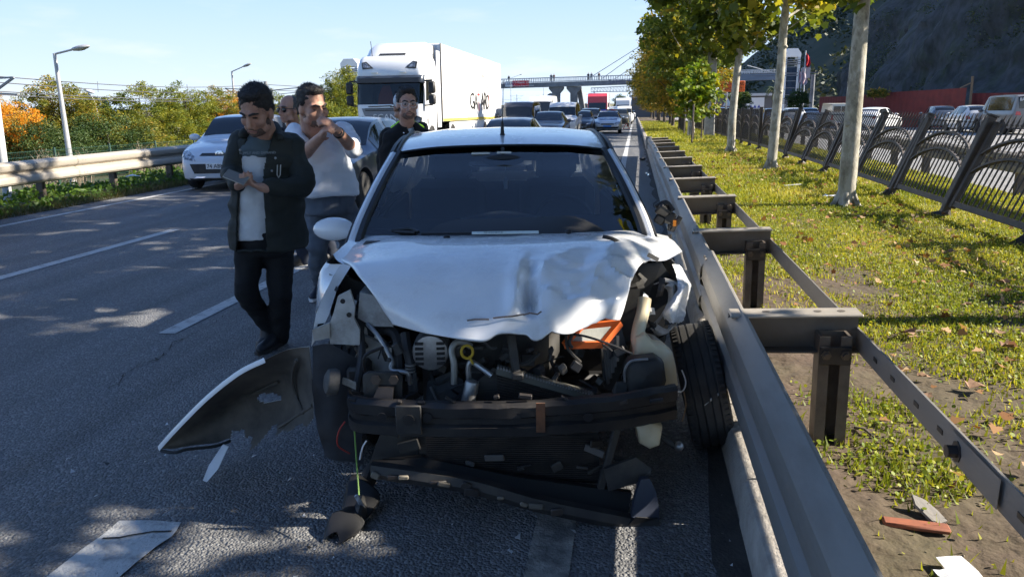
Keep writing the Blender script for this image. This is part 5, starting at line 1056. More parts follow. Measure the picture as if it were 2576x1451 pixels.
# cream pickup with hard top, seen from behind
pk = thing('pickup', 'cream pickup truck with hard top behind the fence', 'pickup', (RX(2090,60.),60.,gz(60)), R(178), 'cars on the opposite carriageway'); m_cream = mat('paint_cream', (.62,.58,.48), .35, coat=.5)
mb = MB(); mb.prism([(-.9,.45),(1.,.45),(4.4,.45),(4.4,1.05),(-.2,1.05),(-.9,.9)], lambda u,w,t: (t,u,w), -.88,.88); mb.build('body', m_cream, pk, smooth=20); mb = MB(); mb.prism([(.3,1.05),(4.38,1.05),(4.3,1.75),(.95,1.78)], lambda u,w,t: (t,u,w), -.80,.80); mb.build('hard_top', m_cream, pk, smooth=20)
for x in (-.5,0,.5): mb = MB(); mb.box((x,4.36,1.42),(.44,.05,.36),ch=.01); mb.build('rear_window', m_dglass, pk)
for s in (-1,1): mb = MB(); mb.box((s*.8,4.41,.85),(.14,.04,.3),ch=.01); mb.build('tail_light', m_red, pk); add_wheel(pk, s*.76, 0, .36); add_wheel(pk, s*.76, 3.2, .36)
mb = MB(); mb.box((0,4.42,.55),(1.7,.12,.14),ch=.02); mb.build('rear_bumper', m_chrome, pk)
# far lorries
def lorry(px, Y, col, lb, pn, box=(.8,.8,.8), h=3.6):
    t = thing('far_lorry', lb, 'lorry', (RX(px,Y),Y,gz(Y)), 0, 'lorries far up the queue'); m = paint(pn, col); mb = MB(); mb.prism([(0,.7),(2.1,.7),(2.1,h-.2),(1.2,h),(.35,h-.35),(.08,2.0),(0,1.5)], lambda u,w,tt: (tt,u,w), -1.22,1.22); mb.build('cab', m, t, smooth=25); mb = MB(); mb.prism([(.0,1.62),(.26,2.62),(.22,2.62),(-.04,1.62)], lambda u,w,tt: (tt,u,w), -1.08,1.08); mb.build('windscreen', m_dglass, t)
    mb = MB(); mb.box((0,6.5,2.35),(2.5,8.2,2.7),ch=.04); mb.build('box_body', mat('box_'+pn, box, .5), t); mb = MB(); mb.box((0,-.02,1.0),(2.0,.06,.4),ch=.02); mb.build('grille', m_black, t)
    for s in (-1,1):
        mb = MB(); mb.box((s*.98,-.03,.85),(.3,.06,.2),ch=.02); mb.build('headlight', m_lamp, t); mb = MB(); mb.box((s*1.4,.2,2.2),(.16,.12,.6),ch=.03); mb.build('mirror', m_black, t)
        for y in (.9,5.,7.5): add_wheel(t, s*1.0, y, .48, .28)
lorry(1502,100,(.55,.03,.03),'red lorry with white trailer right of the bridge piers','lorry_red'); lorry(1566,140,(.7,.7,.7),'white box lorry in the kerb lane far back','lorry_white'); lorry(1580,175,(.75,.75,.75),'second white lorry behind the white box lorry','lorry_white_b'); lorry(1590,240,(.08,.2,.5),'blue lorry at the far end of the queue','lorry_blue',(.2,.35,.6))
# warning triangle by the police car
p = ground_at(1570,300); 
t = thing('warning_triangle', 'red warning triangle standing on the lane by the police car', 'warning triangle', (RX(1576,62),62,gz(62))); mb = MB(); 
for a,b in (((-.25,.05),(.25,.05)),((.25,.05),(0,.5)),((0,.5),(-.25,.05))): mb.bar((a[0],0,a[1]),(b[0],0,b[1]),.05,.04)
mb.build('frame', m_red, t); mb = MB(); mb.bar((-.2,.1,.0),(.2,-.1,.02),.03); mb.bar((-.2,-.1,0),(.2,.1,.02),.03); mb.build('foot', m_dark, t)
# ================================================================== the white lorry: tractor and trailer are two things
TY = 27.; TG = gz(27.); tx = (at(888,200,TY).x+at(1062,200,TY).x)/2
trk = thing('lorry_tractor', 'white lorry tractor with high sleeper cab and dark visor', 'lorry', (tx,TY,TG)); trk.rotation_euler.x = math.atan2(gz(30)-gz(27),3)
def TZ(py): return at(975,py,TY).z-TG
m_tw = mat('lorry_white', (.80,.81,.82), .3, coat=.5, dirt=((.5,.48,.45), 2, .12))
zs_ = [(.55,.04,1.16),(1.0,.0,1.2),(1.42,.0,1.22),(1.75,.03,1.235),(2.1,.10,1.24),(2.45,.18,1.24),(2.68,.22,1.24),(2.80,.20,1.24),(3.05,.26,1.22),(3.3,.38,1.18),(3.42,.55,1.12),(3.46,.8,1.0)]
def plan(z, y0, w, back=2.15, rc=.22, n=5):
    pts = []
    for (cx,cy,a0) in ((w-rc,back-.05,0),(-w+rc,back-.05,90),(-w+rc,y0+rc,180),(w-rc,y0+rc,270)):
        r_ = rc if a0 >= 180 else .05; cx = cx if a0 >= 180 else math.copysign(w-.05,cx)
        for k in range(n): a = R(a0+90*k/(n-1)); pts.append(Vector((cx+r_*math.cos(a),cy+r_*math.sin(a),z)))
    return pts
loops = [plan(*q) for q in zs_]; mb = MB(); np_ = len(loops[0]); n5 = 5
front = set(range(12,18))                              # loop cells of the windscreen span
for i in range(len(loops)-1):
    for j in range(np_):
        if 3 <= i <= 5 and 11 <= j <= 17: continue
        mb.add([loops[i][j],loops[i][(j+1)%np_],loops[i+1][(j+1)%np_],loops[i+1][j]],[(0,1,2,3)])
mb.add(loops[-1],[tuple(range(np_))]); mb.build('cab', m_tw, trk, smooth=35)
g = MB(); g.grid([[loops[i][j]+Vector((0,.012,0)) for j in range(11,19)] for i in (3,4,5,6)]); g.build('windscreen', glass('lorry_glass', (.35,.42,.45)), trk, smooth=40)
g = MB(); g.box((0,1.5,2.2),(2.2,.05,1.2)); g.box((0,.9,1.66),(2.2,1.3,.05)); g.build('cab_interior', m_int if 'm_int' in globals() else m_black, trk)
g = MB(); g.add([Vector(p) for p in ((-.62,.62,1.72),(.02,.62,1.72),(-.05,.66,2.1),(-.14,.7,2.42),(-.42,.7,2.42),(-.56,.66,2.1))],[(0,1,2,3,4,5)]); g.build('orange_vest', mat('vest_orange', (.75,.12,.05), .8), trk, smooth=0)
g = MB(); g.grid([[p*1. for p in r_] for r_ in ([Vector((p.x*1.012,p.y-.07,z)) for p in [loops[6][j] for j in range(10,20)]] for z in (2.56,2.76))]); 
vz = [[Vector((loops[6][j].x*1.01,loops[6][j].y-d,z)) for j in range(10,20)] for d,z in ((.02,2.46),(.12,2.50),(.13,2.66),(.03,2.74))]; g = MB(); g.grid(vz); g.build('sun_visor', mat('visor_dark', (.03,.04,.06), .3), trk, smooth=40)
for s in (-1,1):
    sh = [(s*.50,3.02),(s*.86,2.98),(s*.92,3.22),(s*.80,3.24)] if s > 0 else [(s*.92,3.24),(s*.80,3.22),(s*.55,3.0),(s*.88,2.98)]
    P = [Vector((x,.24+(z-2.95)*.32-.03,z)) for x,z in ((s*.58,3.00),(s*.98,2.97),(s*1.02,3.20),(s*.86,3.23))]; g = MB(); g.add(P+[p+Vector((0,.08,0)) for p in P],[(0,1,2,3),(7,6,5,4)]+[(i,4+i,4+(i+1)%4,(i+1)%4) for i in range(4)]); h = g.build('roof_lamp', m_black, trk, smooth=0); c_ = sum(P,Vector())/4; g = MB(); g.add([c_+(p-c_)*.68+Vector((0,-.012,0)) for p in P],[(0,1,2,3)]); g.build('lens', m_lamp, h, smooth=0)
    P = [Vector((x,-.025+.06*(abs(x) > 1.05),z)) for x,z in ((s*.66,.98),(s*1.12,.92),(s*1.18,1.28),(s*.98,1.36))]; g = MB(); g.add(P+[p+Vector((0,.1,0)) for p in P],[(0,1,2,3),(7,6,5,4)]+[(i,4+i,4+(i+1)%4,(i+1)%4) for i in range(4)]); h = g.build('headlamp', m_black, trk, smooth=0); g = MB(); c_ = sum(P,Vector())/4; g.add([c_+(p-c_)*Vector((1,1,1)).x*.55+Vector((s*.06,-.012,.06)) for p in P],[(0,1,2,3)]); g.build('lens', m_lamp, h, smooth=0)
    g = MB(); g.box((s*.52,.14,2.83),(.22,.03,.03)); g.build('marker_lamp', mat('marker_white', (.8,.75,.6), .3), trk, smooth=0)
    # mirrors
    x = s*1.52; g = MB(); g.box((x,.28,2.32),(.24,.2,.42),ch=.05); g.box((x,.28,1.90),(.24,.2,.36),ch=.05); mr_ = g.build('mirror', m_black, trk); g = MB(); g.bar((s*1.22,.34,2.55),(x,.3,2.56),.05,.06); g.bar((s*1.22,.34,1.70),(x,.3,1.72),.05,.05); g.build('mirror_arm', m_black, mr_)
    g = MB(); g.add([Vector((s*1.252,.45,1.85)),Vector((s*1.252,1.25,1.95)),Vector((s*1.252,1.25,2.55)),Vector((s*1.252,.52,2.60))],[(0,1,2,3)]); g.build('side_window', m_dglass, trk, smooth=0); g = MB(); g.box((s*1.25,.62,1.15),(.02,.08,.22),ch=.008); g.build('door_handle', m_black, trk); g = MB(); g.box((s*1.248,1.36,1.75),(.008,.015,2.1)); g.build('door_gap', m_dark, trk, smooth=0)
    add_wheel(trk, s*1.08, 1.3, .5, .3); add_wheel(trk, s*1.08, 4.6, .5, .34)
P = [Vector((x,-.02,z)) for x,z in ((-1.0,1.62),(1.0,1.62),(.92,1.40),(.62,1.0),(-.62,1.0),(-.92,1.40))]; g = MB(); g.add(P+[p+Vector((0,.08,0)) for p in P],[tuple(range(6)),tuple(range(6,12))[::-1]]+[(i,6+i,6+(i+1)%6,(i+1)%6) for i in range(6)]); gl = g.build('grille_panel', mat('grille_grey', (.24,.25,.27), .5, .3), trk, smooth=0)
text_mesh('SCANIA', .30, mat('badge_silver', (.62,.63,.65), .35, .5), gl, (.0,-.035,1.30), (R(90),0,0), ext=.012, sx=1.12)
for z in (1.54,1.60): g = MB(); g.box((0,-.03,z),(1.75,.02,.025)); g.build('grille_slat', m_black, gl, smooth=0)
g = MB(); g.bar((-.75,-.01,1.68),(.1,.0,1.70),.04,.03); g.bar((.05,-.01,1.66),(.85,.0,1.71),.04,.03); g.build('wiper', m_black, trk)
g = MB(); g.box((0,-.04,.72),(2.3,.14,.42),ch=.05); g.build('bumper', m_tw, trk); g = MB(); g.box((0,-.115,.62),(1.4,.02,.16)); g.build('air_intake', m_black, trk, smooth=0); g = MB(); g.box((0,3.2,.85),(.9,4.6,.3),ch=.03); g.build('chassis', m_dark, trk)
# roof deflector and hatch
df = [[Vector((x*w,y,z)) for x in (-1,-.8,-.4,0,.4,.8,1)] for y,z,w in ((.62,3.44,1.0),(.9,3.62,1.04),(1.3,3.84,1.08),(1.75,3.97,1.1),(2.1,3.99,1.1))]
for r_ in df: r_[0].z -= .12; r_[-1].z -= .12; r_[0].y += .12; r_[-1].y += .12
g = MB(); g.grid(df); sk = [[p, Vector((p.x,p.y,3.40))] for p in [r_[0] for r_ in df]]; g.grid(sk); g.grid([[p, Vector((p.x,p.y,3.40))] for p in [r_[-1] for r_ in df]]); g.build('roof_deflector', m_tw, trk, smooth=40); g = MB(); g.box((0,.75,3.50),(1.0,.25,.05),ch=.02,rot=Matrix.Rotation(R(25),3,'X')); g.build('roof_hatch', m_black, trk); g = MB(); g.tube([(-.72,.6,3.42),(-.76,.62,3.95)],.012,5); g.build('aerial', m_black, trk)
for s in (-1,1): g = MB(); g.grid([[Vector((s*1.24,2.12,z)),Vector((s*1.27,2.45,z)),Vector((s*1.25,2.62,z))] for z in (.9,2.0,3.2,3.7)]); g.build('side_fairing', m_tw, trk, smooth=60)
trl = thing('lorry_trailer', 'long white box trailer with black and red drop logo on its side', 'trailer', (tx,TY+2.75,TG)); trl.rotation_euler.x = math.atan2(gz(44)-gz(29),15)
TL = 13.6; m_trl = mat('trailer_white', (.83,.83,.82), .4, col2=(.80,.80,.80), ns=.5)
g = MB(); g.box((0,TL/2,2.52),(2.52,TL,2.90),ch=.03); g.build('box', m_trl, trl); 
for s in (-1,1):
    g = MB(); g.box((s*1.262,.03,2.52),(.03,.07,2.92)); g.build('corner_post', m_galv, trl); g = MB(); g.box((s*1.262,TL/2,1.14),(.02,TL,.10)); g.build('yellow_stripe', mat('stripe_yellow', (.62,.48,.08), .6), trl, smooth=0); g = MB(); g.box((s*1.2,TL/2,.82),(.03,TL*.8,.42)); g.build('side_skirt', m_trl, trl, smooth=0)
    for y in (9.,10.3,11.6): add_wheel(trl, s*1.05, y, .5, .36)
for k in range(1,11):
    g = MB(); g.box((1.2615,k*TL/11,2.52),(.004,.022,2.84)); g.build('panel_seam', mat('seam_grey', (.62,.62,.61), .5), trl, smooth=0)
g = MB(); g.box((0,-.05,3.45),(2.0,.16,.9),ch=.04); g.build('cooling_unit', m_black, trl)
def side_pt(px, py):                                  # point of the trailer's +X side under a pixel, in trailer coordinates
    d = ray(px,py); X = tx+1.275; t = X/d.x; return Vector((1.275, d.y*t-(TY+2.75), HC+d.z*t-TG-(d.y*t-TY-2.75)*math.tan(trl.rotation_euler.x)))
m_lk = mat('logo_black', (.02,.02,.02), .5); m_lr = mat('logo_red', (.6,.03,.03), .5); m_lgr = mat('logo_grey', (.5,.5,.5), .5)
for txt, x0, x1, yb, yt in (('G',1183,1192.5,277,236),('A',1193,1202,279,236),('A',1210,1217.5,279,236),('R',1217.5,1223.5,279,236),('O',1223,1229.5,278,240)):
    a, b = side_pt(x0,yb), side_pt(x1,yt); o = text_mesh(txt, 1., m_lk, trl, (1.28,(a.y+b.y)/2,(a.z+b.z)/2), (R(90),0,R(90)), 'lettering', .004); w = o.dimensions; bb = o.data; xs2 = [v.co.x for v in bb.vertices]; zs2 = [v.co.y for v in bb.vertices]; o.scale = ((b.y-a.y)/(max(xs2)-min(xs2)),(b.z-a.z)/(max(zs2)-min(zs2)),1)
def logo_line(pts, m, w=.014): g = MB(); P = [side_pt(*p)+Vector((.006,0,0)) for p in pts]; g.tube(P, w, 4); g.build('logo_line', m, trl)
logo_line([(1198,205),(1210,180),(1213,190)], m_lgr); logo_line([(1207,218),(1214,190),(1219,198),(1227,225),(1230,245),(1228,265)], m_lr); logo_line([(1196,214),(1196,280)], m_lgr); logo_line([(1206,218),(1203,226),(1205,280)], m_lr); logo_line([(1201,238),(1206,238)], m_lr, .035)
text_mesh('www.gaffaro.com', .16, m_lgr, trl, side_pt(1250,288), (R(90),0,R(90)), 'lettering', .004)
# ================================================================== the wrecked white hatchback
WO = Vector((-.61, 3.51, 0)); wreck = thing('wrecked_car', 'white hatchback with crushed front end and missing bumper facing the camera', 'car', WO, YAW)
_fh = Vector((-math.sin(YAW), math.cos(YAW), 0)); _rh = Vector((math.cos(YAW), math.sin(YAW), 0)); _cl = Vector((-WO.dot(_rh), -WO.dot(_fh), 0))
def L(px, py, ly):                                  # photograph pixel -> point of the wreck at its own depth ly
    d = ray(px, py); t = (ly-_cl.y)/d.dot(_fh); return Vector((_cl.x+d.dot(_rh)*t, ly, HC+d.z*t))
def LL(pts): return [L(*p) for p in pts]
m_wp = mat('wreck_white_paint', (.80,.81,.82), .22, coat=.8, dirt=((.42,.40,.38), 5, .22))
m_hood = mat('scuffed_white_paint', (.80,.81,.82), .25, coat=.7, dirt=((.30,.27,.24), 6, .35))
m_gasket = mat('rubber_gasket', (.012,.012,.013), .5)
m_bay = mat('grimy_bay_metal', (.03,.03,.032), .6, .3, col2=(.075,.07,.062), ns=8, dirt=((.12,.10,.08), 10, .4))
m_prim = mat('grimy_white_panel', (.50,.49,.46), .55, col2=(.33,.31,.28), ns=9, dirt=((.10,.085,.07), 7, .7))
m_alu = mat('dull_aluminium', (.42,.42,.42), .4, .7, col2=(.25,.25,.25), ns=14)
m_hose = mat('rubber_hose', (.03,.03,.032), .6)
m_bottle = mat('yellowed_plastic', (.72,.64,.46), .4, col2=(.62,.50,.30), ns=4, spec=.4)
m_int = mat('cabin_trim', (.022,.026,.032), .8); m_seat = mat('seat_cloth', (.03,.034,.042), .95)
m_wind = glass('windscreen_glass', (.80,.87,.88)); m_rearg = glass('rear_glass', (.90,.93,.92))
# --- cabin shell
ST = [(.30,.20,.93,.985,.98,.86),(.52,.20,.955,1.09,1.,.85),(.80,.20,.965,1.235,1.,.80),(1.02,.20,.97,1.325,1.,.765),(1.20,.20,.975,1.395,1.,.735),(1.5,.20,.98,1.45,1.,.735),(1.95,.20,.985,1.482,1.,.74),(2.4,.20,.99,1.468,.995,.735),(2.75,.22,1.0,1.425,.985,.715),(2.98,.25,1.0,1.24,.965,.73),(3.12,.30,.985,1.04,.93,.78),(3.20,.40,.85,.90,.86,.7)]
full, n_ = car_mesh(ST, 1.722); mb = MB(); WS = range(0, 4*n_); RW = range(8*n_+1, 10*n_-1); SW1 = range(2*n_, 5*n_+1); SW2 = range(5*n_+2, 8*n_)
nc = 15
for i in range(len(full)-1):
    for j in range(nc-1):
        a, b, c, d = full[i][j], full[i][j+1], full[i+1][j+1], full[i+1][j]
        if i in WS and 5 <= j <= 8: continue
        if i in RW and 5 <= j <= 8: continue
        if j in (4,9) and (i in SW1 or i in SW2): continue
        mb.add([a,b,c,d],[(0,1,2,3)])
k = len(full)-1; mb.add(full[k],[tuple(range(15))]); mb.build('body', m_wp, wreck, smooth=35)
def glass_cells(rng_, cols, m, nm, off=-.004):
    g = MB(); g.grid([[full[i][j]+Vector((0,0,off)) for j in cols] for i in list(rng_)+[rng_[-1]+1]]); return g.build(nm, m, wreck, smooth=60)
wsg = glass_cells(WS, range(5,10), m_wind, 'windscreen'); glass_cells(RW, range(5,10), m_rearg, 'rear_window')
for cols in ((4,5),(9,10)):
    for r_ in (SW1, SW2): glass_cells(r_, cols, m_rearg, 'side_window')
for j in (5,9):
    P = [full[i][j] for i in range(0, 4*n_+1)]; s = -1 if j == 5 else 1
    g = MB(); g.tube([p+Vector((s*.028,0,-.012)) for p in P], .024, 8); g.build('windscreen_pillar', m_wp, wreck)
    g = MB(); g.tube([p+Vector((-s*.010,0,.002)) for p in P], .021, 6); g.build('pillar_gasket', m_gasket, wreck)
    P = [full[i][j] for i in range(4*n_, 8*n_+1)]; g = MB(); g.tube([p+Vector((s*.004,0,.006)) for p in P], .011, 6); g.build('roof_strip', m_gasket, wreck)
    P = [full[i][j] for i in range(0, 8*n_+1)]; g = MB(); g.tube([p+Vector((s*.05,0,-.03)) for p in P], .022, 6); g.build('door_frame', m_gasket, wreck)
P = [full[4*n_][j] for j in range(5,10)]; P = cat_interp(P,4); g = MB(); g.tube([p+Vector((0,.004,.002)) for p in P], .009, 6); g.build('windscreen_header', m_gasket, wreck)
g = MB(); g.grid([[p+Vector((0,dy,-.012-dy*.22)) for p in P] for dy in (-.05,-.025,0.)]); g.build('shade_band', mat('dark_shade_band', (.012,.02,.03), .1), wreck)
# lower front glass border and cowl
P = cat_interp([L(916,580,.56),L(1000,586,.42),L(1130,588,.32),L(1265,586,.29),L(1420,580,.32),L(1540,572,.42),L(1612,560,.58)],4)
g = MB(); g.grid([[p+Vector((0,-.10,-.05)),p+Vector((0,-.03,-.012)),p+Vector((0,.10,.035)),p+Vector((0,.16,.052))] for p in P]); g.build('cowl', m_gasket, wreck)
# --- hood, a lattice of control points taken panel by panel
hood = [LL([(987,816,-.46),(1070,838,-.56),(1150,851,-.63),(1215,856,-.66),(1250,840,-.645),(1285,835,-.64),(1322,838,-.64),(1352,850,-.655),(1430,834,-.60),(1500,816,-.53),(1560,792,-.43)]),
 LL([(962,778,-.43),(1050,806,-.53),(1140,818,-.59),(1210,822,-.61),(1255,812,-.61),(1292,800,-.60),(1333,806,-.59),(1368,808,-.60),(1445,800,-.57),(1515,780,-.49),(1574,757,-.40)]),
 LL([(945,750,-.40),(1040,775,-.49),(1130,786,-.54),(1205,789,-.56),(1258,782,-.56),(1300,762,-.56),(1333,779,-.45),(1362,764,-.54),(1440,763,-.53),(1522,748,-.45),(1584,728,-.37)]),
 LL([(922,718,-.34),(1025,732,-.41),(1120,742,-.45),(1200,744,-.47),(1258,737,-.47),(1300,718,-.48),(1330,735,-.40),(1368,718,-.44),(1448,722,-.42),(1530,706,-.36),(1592,700,-.30)]),
 LL([(900,690,-.26),(1010,692,-.32),(1110,698,-.35),(1195,698,-.37),(1258,692,-.37),(1300,678,-.37),(1332,688,-.335),(1375,672,-.33),(1460,680,-.31),(1540,664,-.25),(1605,674,-.20)]),
 LL([(880,664,-.14),(1000,655,-.18),(1100,656,-.21),(1190,655,-.22),(1260,651,-.22),(1305,645,-.22),(1340,648,-.21),(1390,638,-.18),(1475,640,-.16),(1560,630,-.10),(1630,655,-.03)]),
 LL([(846,646,.06),(990,625,.02),(1095,622,-.02),(1190,620,-.04),(1262,617,-.04),(1310,614,-.04),(1350,614,-.03),(1410,610,-.01),(1500,608,.02),(1580,604,.06),(1672,634,.12)]),
 LL([(852,628,.20),(980,604,.18),(1090,602,.15),(1190,601,.14),(1262,599,.14),(1312,597,.14),(1352,596,.15),(1415,594,.16),(1510,592,.18),(1595,591,.24),(1690,612,.28)]),
 LL([(894,592,.46),(980,592,.35),(1088,593,.30),(1190,592,.28),(1263,591,.27),(1313,589,.275),(1355,588,.28),(1420,586,.31),(1515,582,.36),(1600,578,.46),(1680,594,.48)])]
rr = random.Random(4); fine = patch_grid(hood, 6)
from mathutils import noise as HN

for i, r_ in enumerate(fine):
    for j, p in enumerate(r_):
        u = j/len(r_); k_ = max(0,min(1,(u-.42)*5))*max(0,min(1,(34-i)/12)); rid = abs(HN.noise((p.x*7,p.y*7,1.3))); p.z += k_*(.050*(.26-rid)+.012*HN.noise((p.x*17,p.y*17,4)))+.0015*HN.noise((p.x*9,p.y*9,8))
mb = MB(); mb.grid(fine); ho = mb.build('hood', [m_hood], wreck, smooth=17); md = ho.modifiers.new('s','SOLIDIFY'); md.thickness = .012; md.offset = -1; apply_mods(ho)
for q in ([(1316,792),(1333,787),(1352,790),(1362,783)],[(1240,800),(1262,797),(1290,795),(1318,790)],[(1175,806),(1195,803),(1230,803)]):
    g = MB(); pts = [L(x,y,-.605) for x,y in q]; g.tube(pts, .0035, 5); g.build('paint_crack', mat('bare_metal_scar', (.16,.12,.09), .6), ho)
# scar where hood and right fender tore apart
g = MB(); pts = LL([(1513,607,.03),(1535,612,.02),(1556,622,.02),(1572,632,.02)]); g.grid([[p+Vector((0,-.02,.018)),p+Vector((.01,.01,.03))] for p in pts]); g.build('torn_edge', m_gasket, ho)
g = MB(); pts = LL([(1625,643,-.08),(1640,650,-.08),(1652,657,-.08)]); g.grid([[p+Vector((0,-.02,0)),p+Vector((.01,-.01,.016))] for p in pts]); g.build('torn_edge', m_gasket, ho)
for (x,y) in ((1124,597),(1430,583)): g = MB(); g.ball(L(x,y,.19),(.018,.014,.012),8); g.build('washer_nozzle', m_gasket, wreck)
a, b = L(1187,594,.235), L(1355,590,.235); mid = (a+b)/2; g = MB(); g.box(mid+Vector((0,0,.014)), ((b-a).length,.035,.003), rot=Matrix.Rotation(R(10),3,'X')); st_ = g.build('sticker_strip', mat('sticker_pale', (.66,.72,.66), .5), wreck); text_mesh('Getrans', .03, mat('faint_print', (.3,.34,.33), .6), st_, mid+Vector((-.06,-.002,.017)), (R(10),0,0), ext=.0006)
# --- left fender: front lip and outer skin
outer = LL([(862,664,-.10),(846,682,-.14),(828,716,-.22),(810,752,-.30),(795,790,-.37),(786,838,-.42),(783,872,-.43)]); inner = LL([(884,668,-.12),(870,690,-.14),(850,722,-.2),(838,758,-.28),(828,790,-.35),(818,812,-.38),(800,815,-.4)])
g = MB(); g.grid([outer, inner]); g.build('fender_lip', m_wp, wreck, smooth=60)
rows = [outer]
for ly, xs_, zz in ((-.1,(-.80,-.83,-.845,-.855,-.86,-.86,-.86),(.95,.91,.86,.80,.74,.70,.665)),(.15,(-.80,-.83,-.85,-.86,-.86,-.862,-.862),(.96,.92,.87,.82,.76,.71,.665)),(.36,(-.81,-.835,-.85,-.86,-.86,-.862,-.862),(.95,.91,.85,.76,.62,.46,.30)),(.62,(-.815,-.84,-.855,-.86,-.86,-.858,-.85),(.95,.91,.85,.74,.58,.42,.25))): rows.append([Vector((x,ly,z)) for x,z in zip(xs_,zz)])
g = MB(); g.grid(patch_grid(rows,3)); g.build('fender', m_wp, wreck, smooth=40)
g = MB(); g.grid(patch_grid([LL([(838,640,.02),(848,655,-.02),(866,666,-.08)]),LL([(862,620,.16),(868,640,.06),(884,664,-.06)]),LL([(893,591,.45),(905,600,.36),(930,612,.2)])],4)); g.build('fender_top', m_wp, wreck, smooth=50)
# --- right fender, crushed
rr = random.Random(9); fr = [LL([(1600,585,.46),(1665,592,.46),(1695,606,.40)]),LL([(1640,600,.3),(1690,612,.28),(1712,626,.22)]),LL([(1640,630,.1),(1695,634,.1),(1718,638,.1)]),LL([(1630,656,.0),(1675,655,.0),(1716,632,.04)])]
g = MB(); g.grid(patch_grid(fr,4)); g.build('fender_top', m_hood, wreck, smooth=40)
cr_ = [LL([(1690,664,.02),(1712,668,.05),(1722,690,.08)]),LL([(1700,690,-.06),(1728,705,-.05),(1738,715,.05)]),LL([(1704,728,-.16),(1722,722,-.2),(1736,730,-.05)]),LL([(1680,762,-.2),(1706,752,-.26),(1728,765,-.1)]),LL([(1668,790,-.22),(1690,782,-.3),(1722,800,-.14)]),LL([(1676,812,-.2),(1694,812,-.28),(1710,812,-.15)])]
f2 = patch_grid(cr_,5)
for r_ in f2:
    for p in r_: p += Vector((rr.uniform(-.002,.002),rr.uniform(-.004,.004),rr.uniform(-.002,.002)))
g = MB(); g.grid(f2); fo = g.build('crumpled_fender', m_hood, wreck, smooth=14)
rows = [[Vector((x,ly,z)) for x,z in zip((.83,.86,.87,.87,.865,.86),(.90,.82,.74,.62,.45,.28) if ly > .3 else (.90,.86,.82,.77,.72,.67))] for ly in (.05,.25,.38,.62)]; g = MB(); g.grid(rows); g.build('fender', m_wp, wreck, smooth=40)
# torn inner wing metal on the right
for k, (pts, w, m_) in enumerate([([(1672,716,-.1),(1688,722,-.12),(1690,755,-.14),(1668,790,-.16),(1650,812,-.18)],.045,m_prim),([(1650,712,-.06),(1668,705,-.08),(1700,715,-.1)],.03,m_prim),([(1640,820,-.2),(1668,838,-.24),(1690,822,-.24),(1700,808,-.24)],.05,m_prim),([(1612,840,-.22),(1640,850,-.26),(1668,872,-.28)],.03,m_prim)]):
    P = LL(pts); g = MB(); rows = []
    for i,p in enumerate(P): d = Vector((.6,0,.8)) if i % 2 else Vector((.9,.2,.4)); rows.append([p-d*w*.5+Vector((0,.02*(i%2),0)), p+Vector((0,-.02,0)), p+d*w*.5])
    g.grid(patch_grid(rows,3)); g.build('torn_wing_metal', m_, wreck, smooth=18)
# --- engine bay
def pipe(nm, pts, r, m, n=8, smooth=4): g = MB(); g.tube(cat_interp(LL(pts), smooth), r, n); return g.build(nm, m, wreck)
def slab(nm, pts, th, m, par=None):                 # plate with the outline pts, th deep
    P = LL(pts); n = len(P); g = MB(); g.add(P+[p+Vector((0,th,0)) for p in P],[tuple(range(n)),tuple(range(n,2*n))[::-1]]+[(i,n+i,n+(i+1)%n,(i+1)%n) for i in range(n)]); return g.build(nm, m, par or wreck, smooth=20)
g = MB(); g.box((0,.20,.62),(1.38,.06,.75),ch=.02); g.build('bulkhead', m_bay, wreck)
g = MB(); g.box((0,1.6,.26),(1.6,3.0,.10),ch=.02); g.build('floor_pan', m_gasket, wreck)
g = MB(); g.box((-.05,-.12,.52),(.62,.40,.46),ch=.05); g.box((.1,-.15,.76),(.5,.25,.1),ch=.03); g.build('engine', m_bay, wreck)
g = MB(); g.box((-.62,-.1,.5),(.09,.7,.12),ch=.015); g.build('side_rail', m_bay, wreck); g = MB(); g.box((.60,-.1,.5),(.09,.7,.12),ch=.015); g.build('side_rail', m_bay, wreck)
# bumper beam: top-hat section, bowed and battered
bp = [(878,1022,-.66),(900,1040,-.69),(1010,1048,-.735),(1130,1052,-.755),(1290,1052,-.76),(1420,1044,-.755),(1540,1034,-.735),(1640,1018,-.70),(1700,1006,-.66)]
P = cat_interp(LL(bp),4); sec = [(.03,.062),(-.005,.066),(-.03,.054),(-.03,.014),(-.014,.004),(-.014,-.018),(-.03,-.028),(-.03,-.066),(-.005,-.078),(.03,-.074)]; rr = random.Random(3)
g = MB(); g.grid([[p+Vector((0,dy+rr.uniform(-.002,.002),dz+rr.uniform(-.003,.003))) for dy,dz in sec] for p in P], closed=True); bm_ = g.build('bumper_beam', mat('sooty_beam', (.010,.010,.012), .55, .2, col2=(.035,.032,.03), ns=6, dirt=((.07,.055,.045), 14, .5)), wreck, smooth=25)
for x in (960,1020,1075,1300,1480): g = MB(); q = L(x,1050,-.79); g.lathe([(.019,0),(.019,.004),(.001,.004)],q,axis='Y',n=14); g.build('bolt_hole', m_ink, bm_)
g = MB(); g.box(L(1028,1056,-.795),(.10,.012,.12),ch=.004); g.build('tow_plate', m_bay, bm_); g = MB(); g.lathe([(.022,0),(.022,.01),(.012,.012)],L(1028,1058,-.81),axis='Y',n=12); g.build('tow_thread', m_gasket, bm_)
g = MB(); g.box(L(1360,1050,-.795),(.035,.008,.12)); g.build('rust_patch', mat('rust', (.17,.075,.035), .8, col2=(.08,.04,.025), ns=15), bm_)
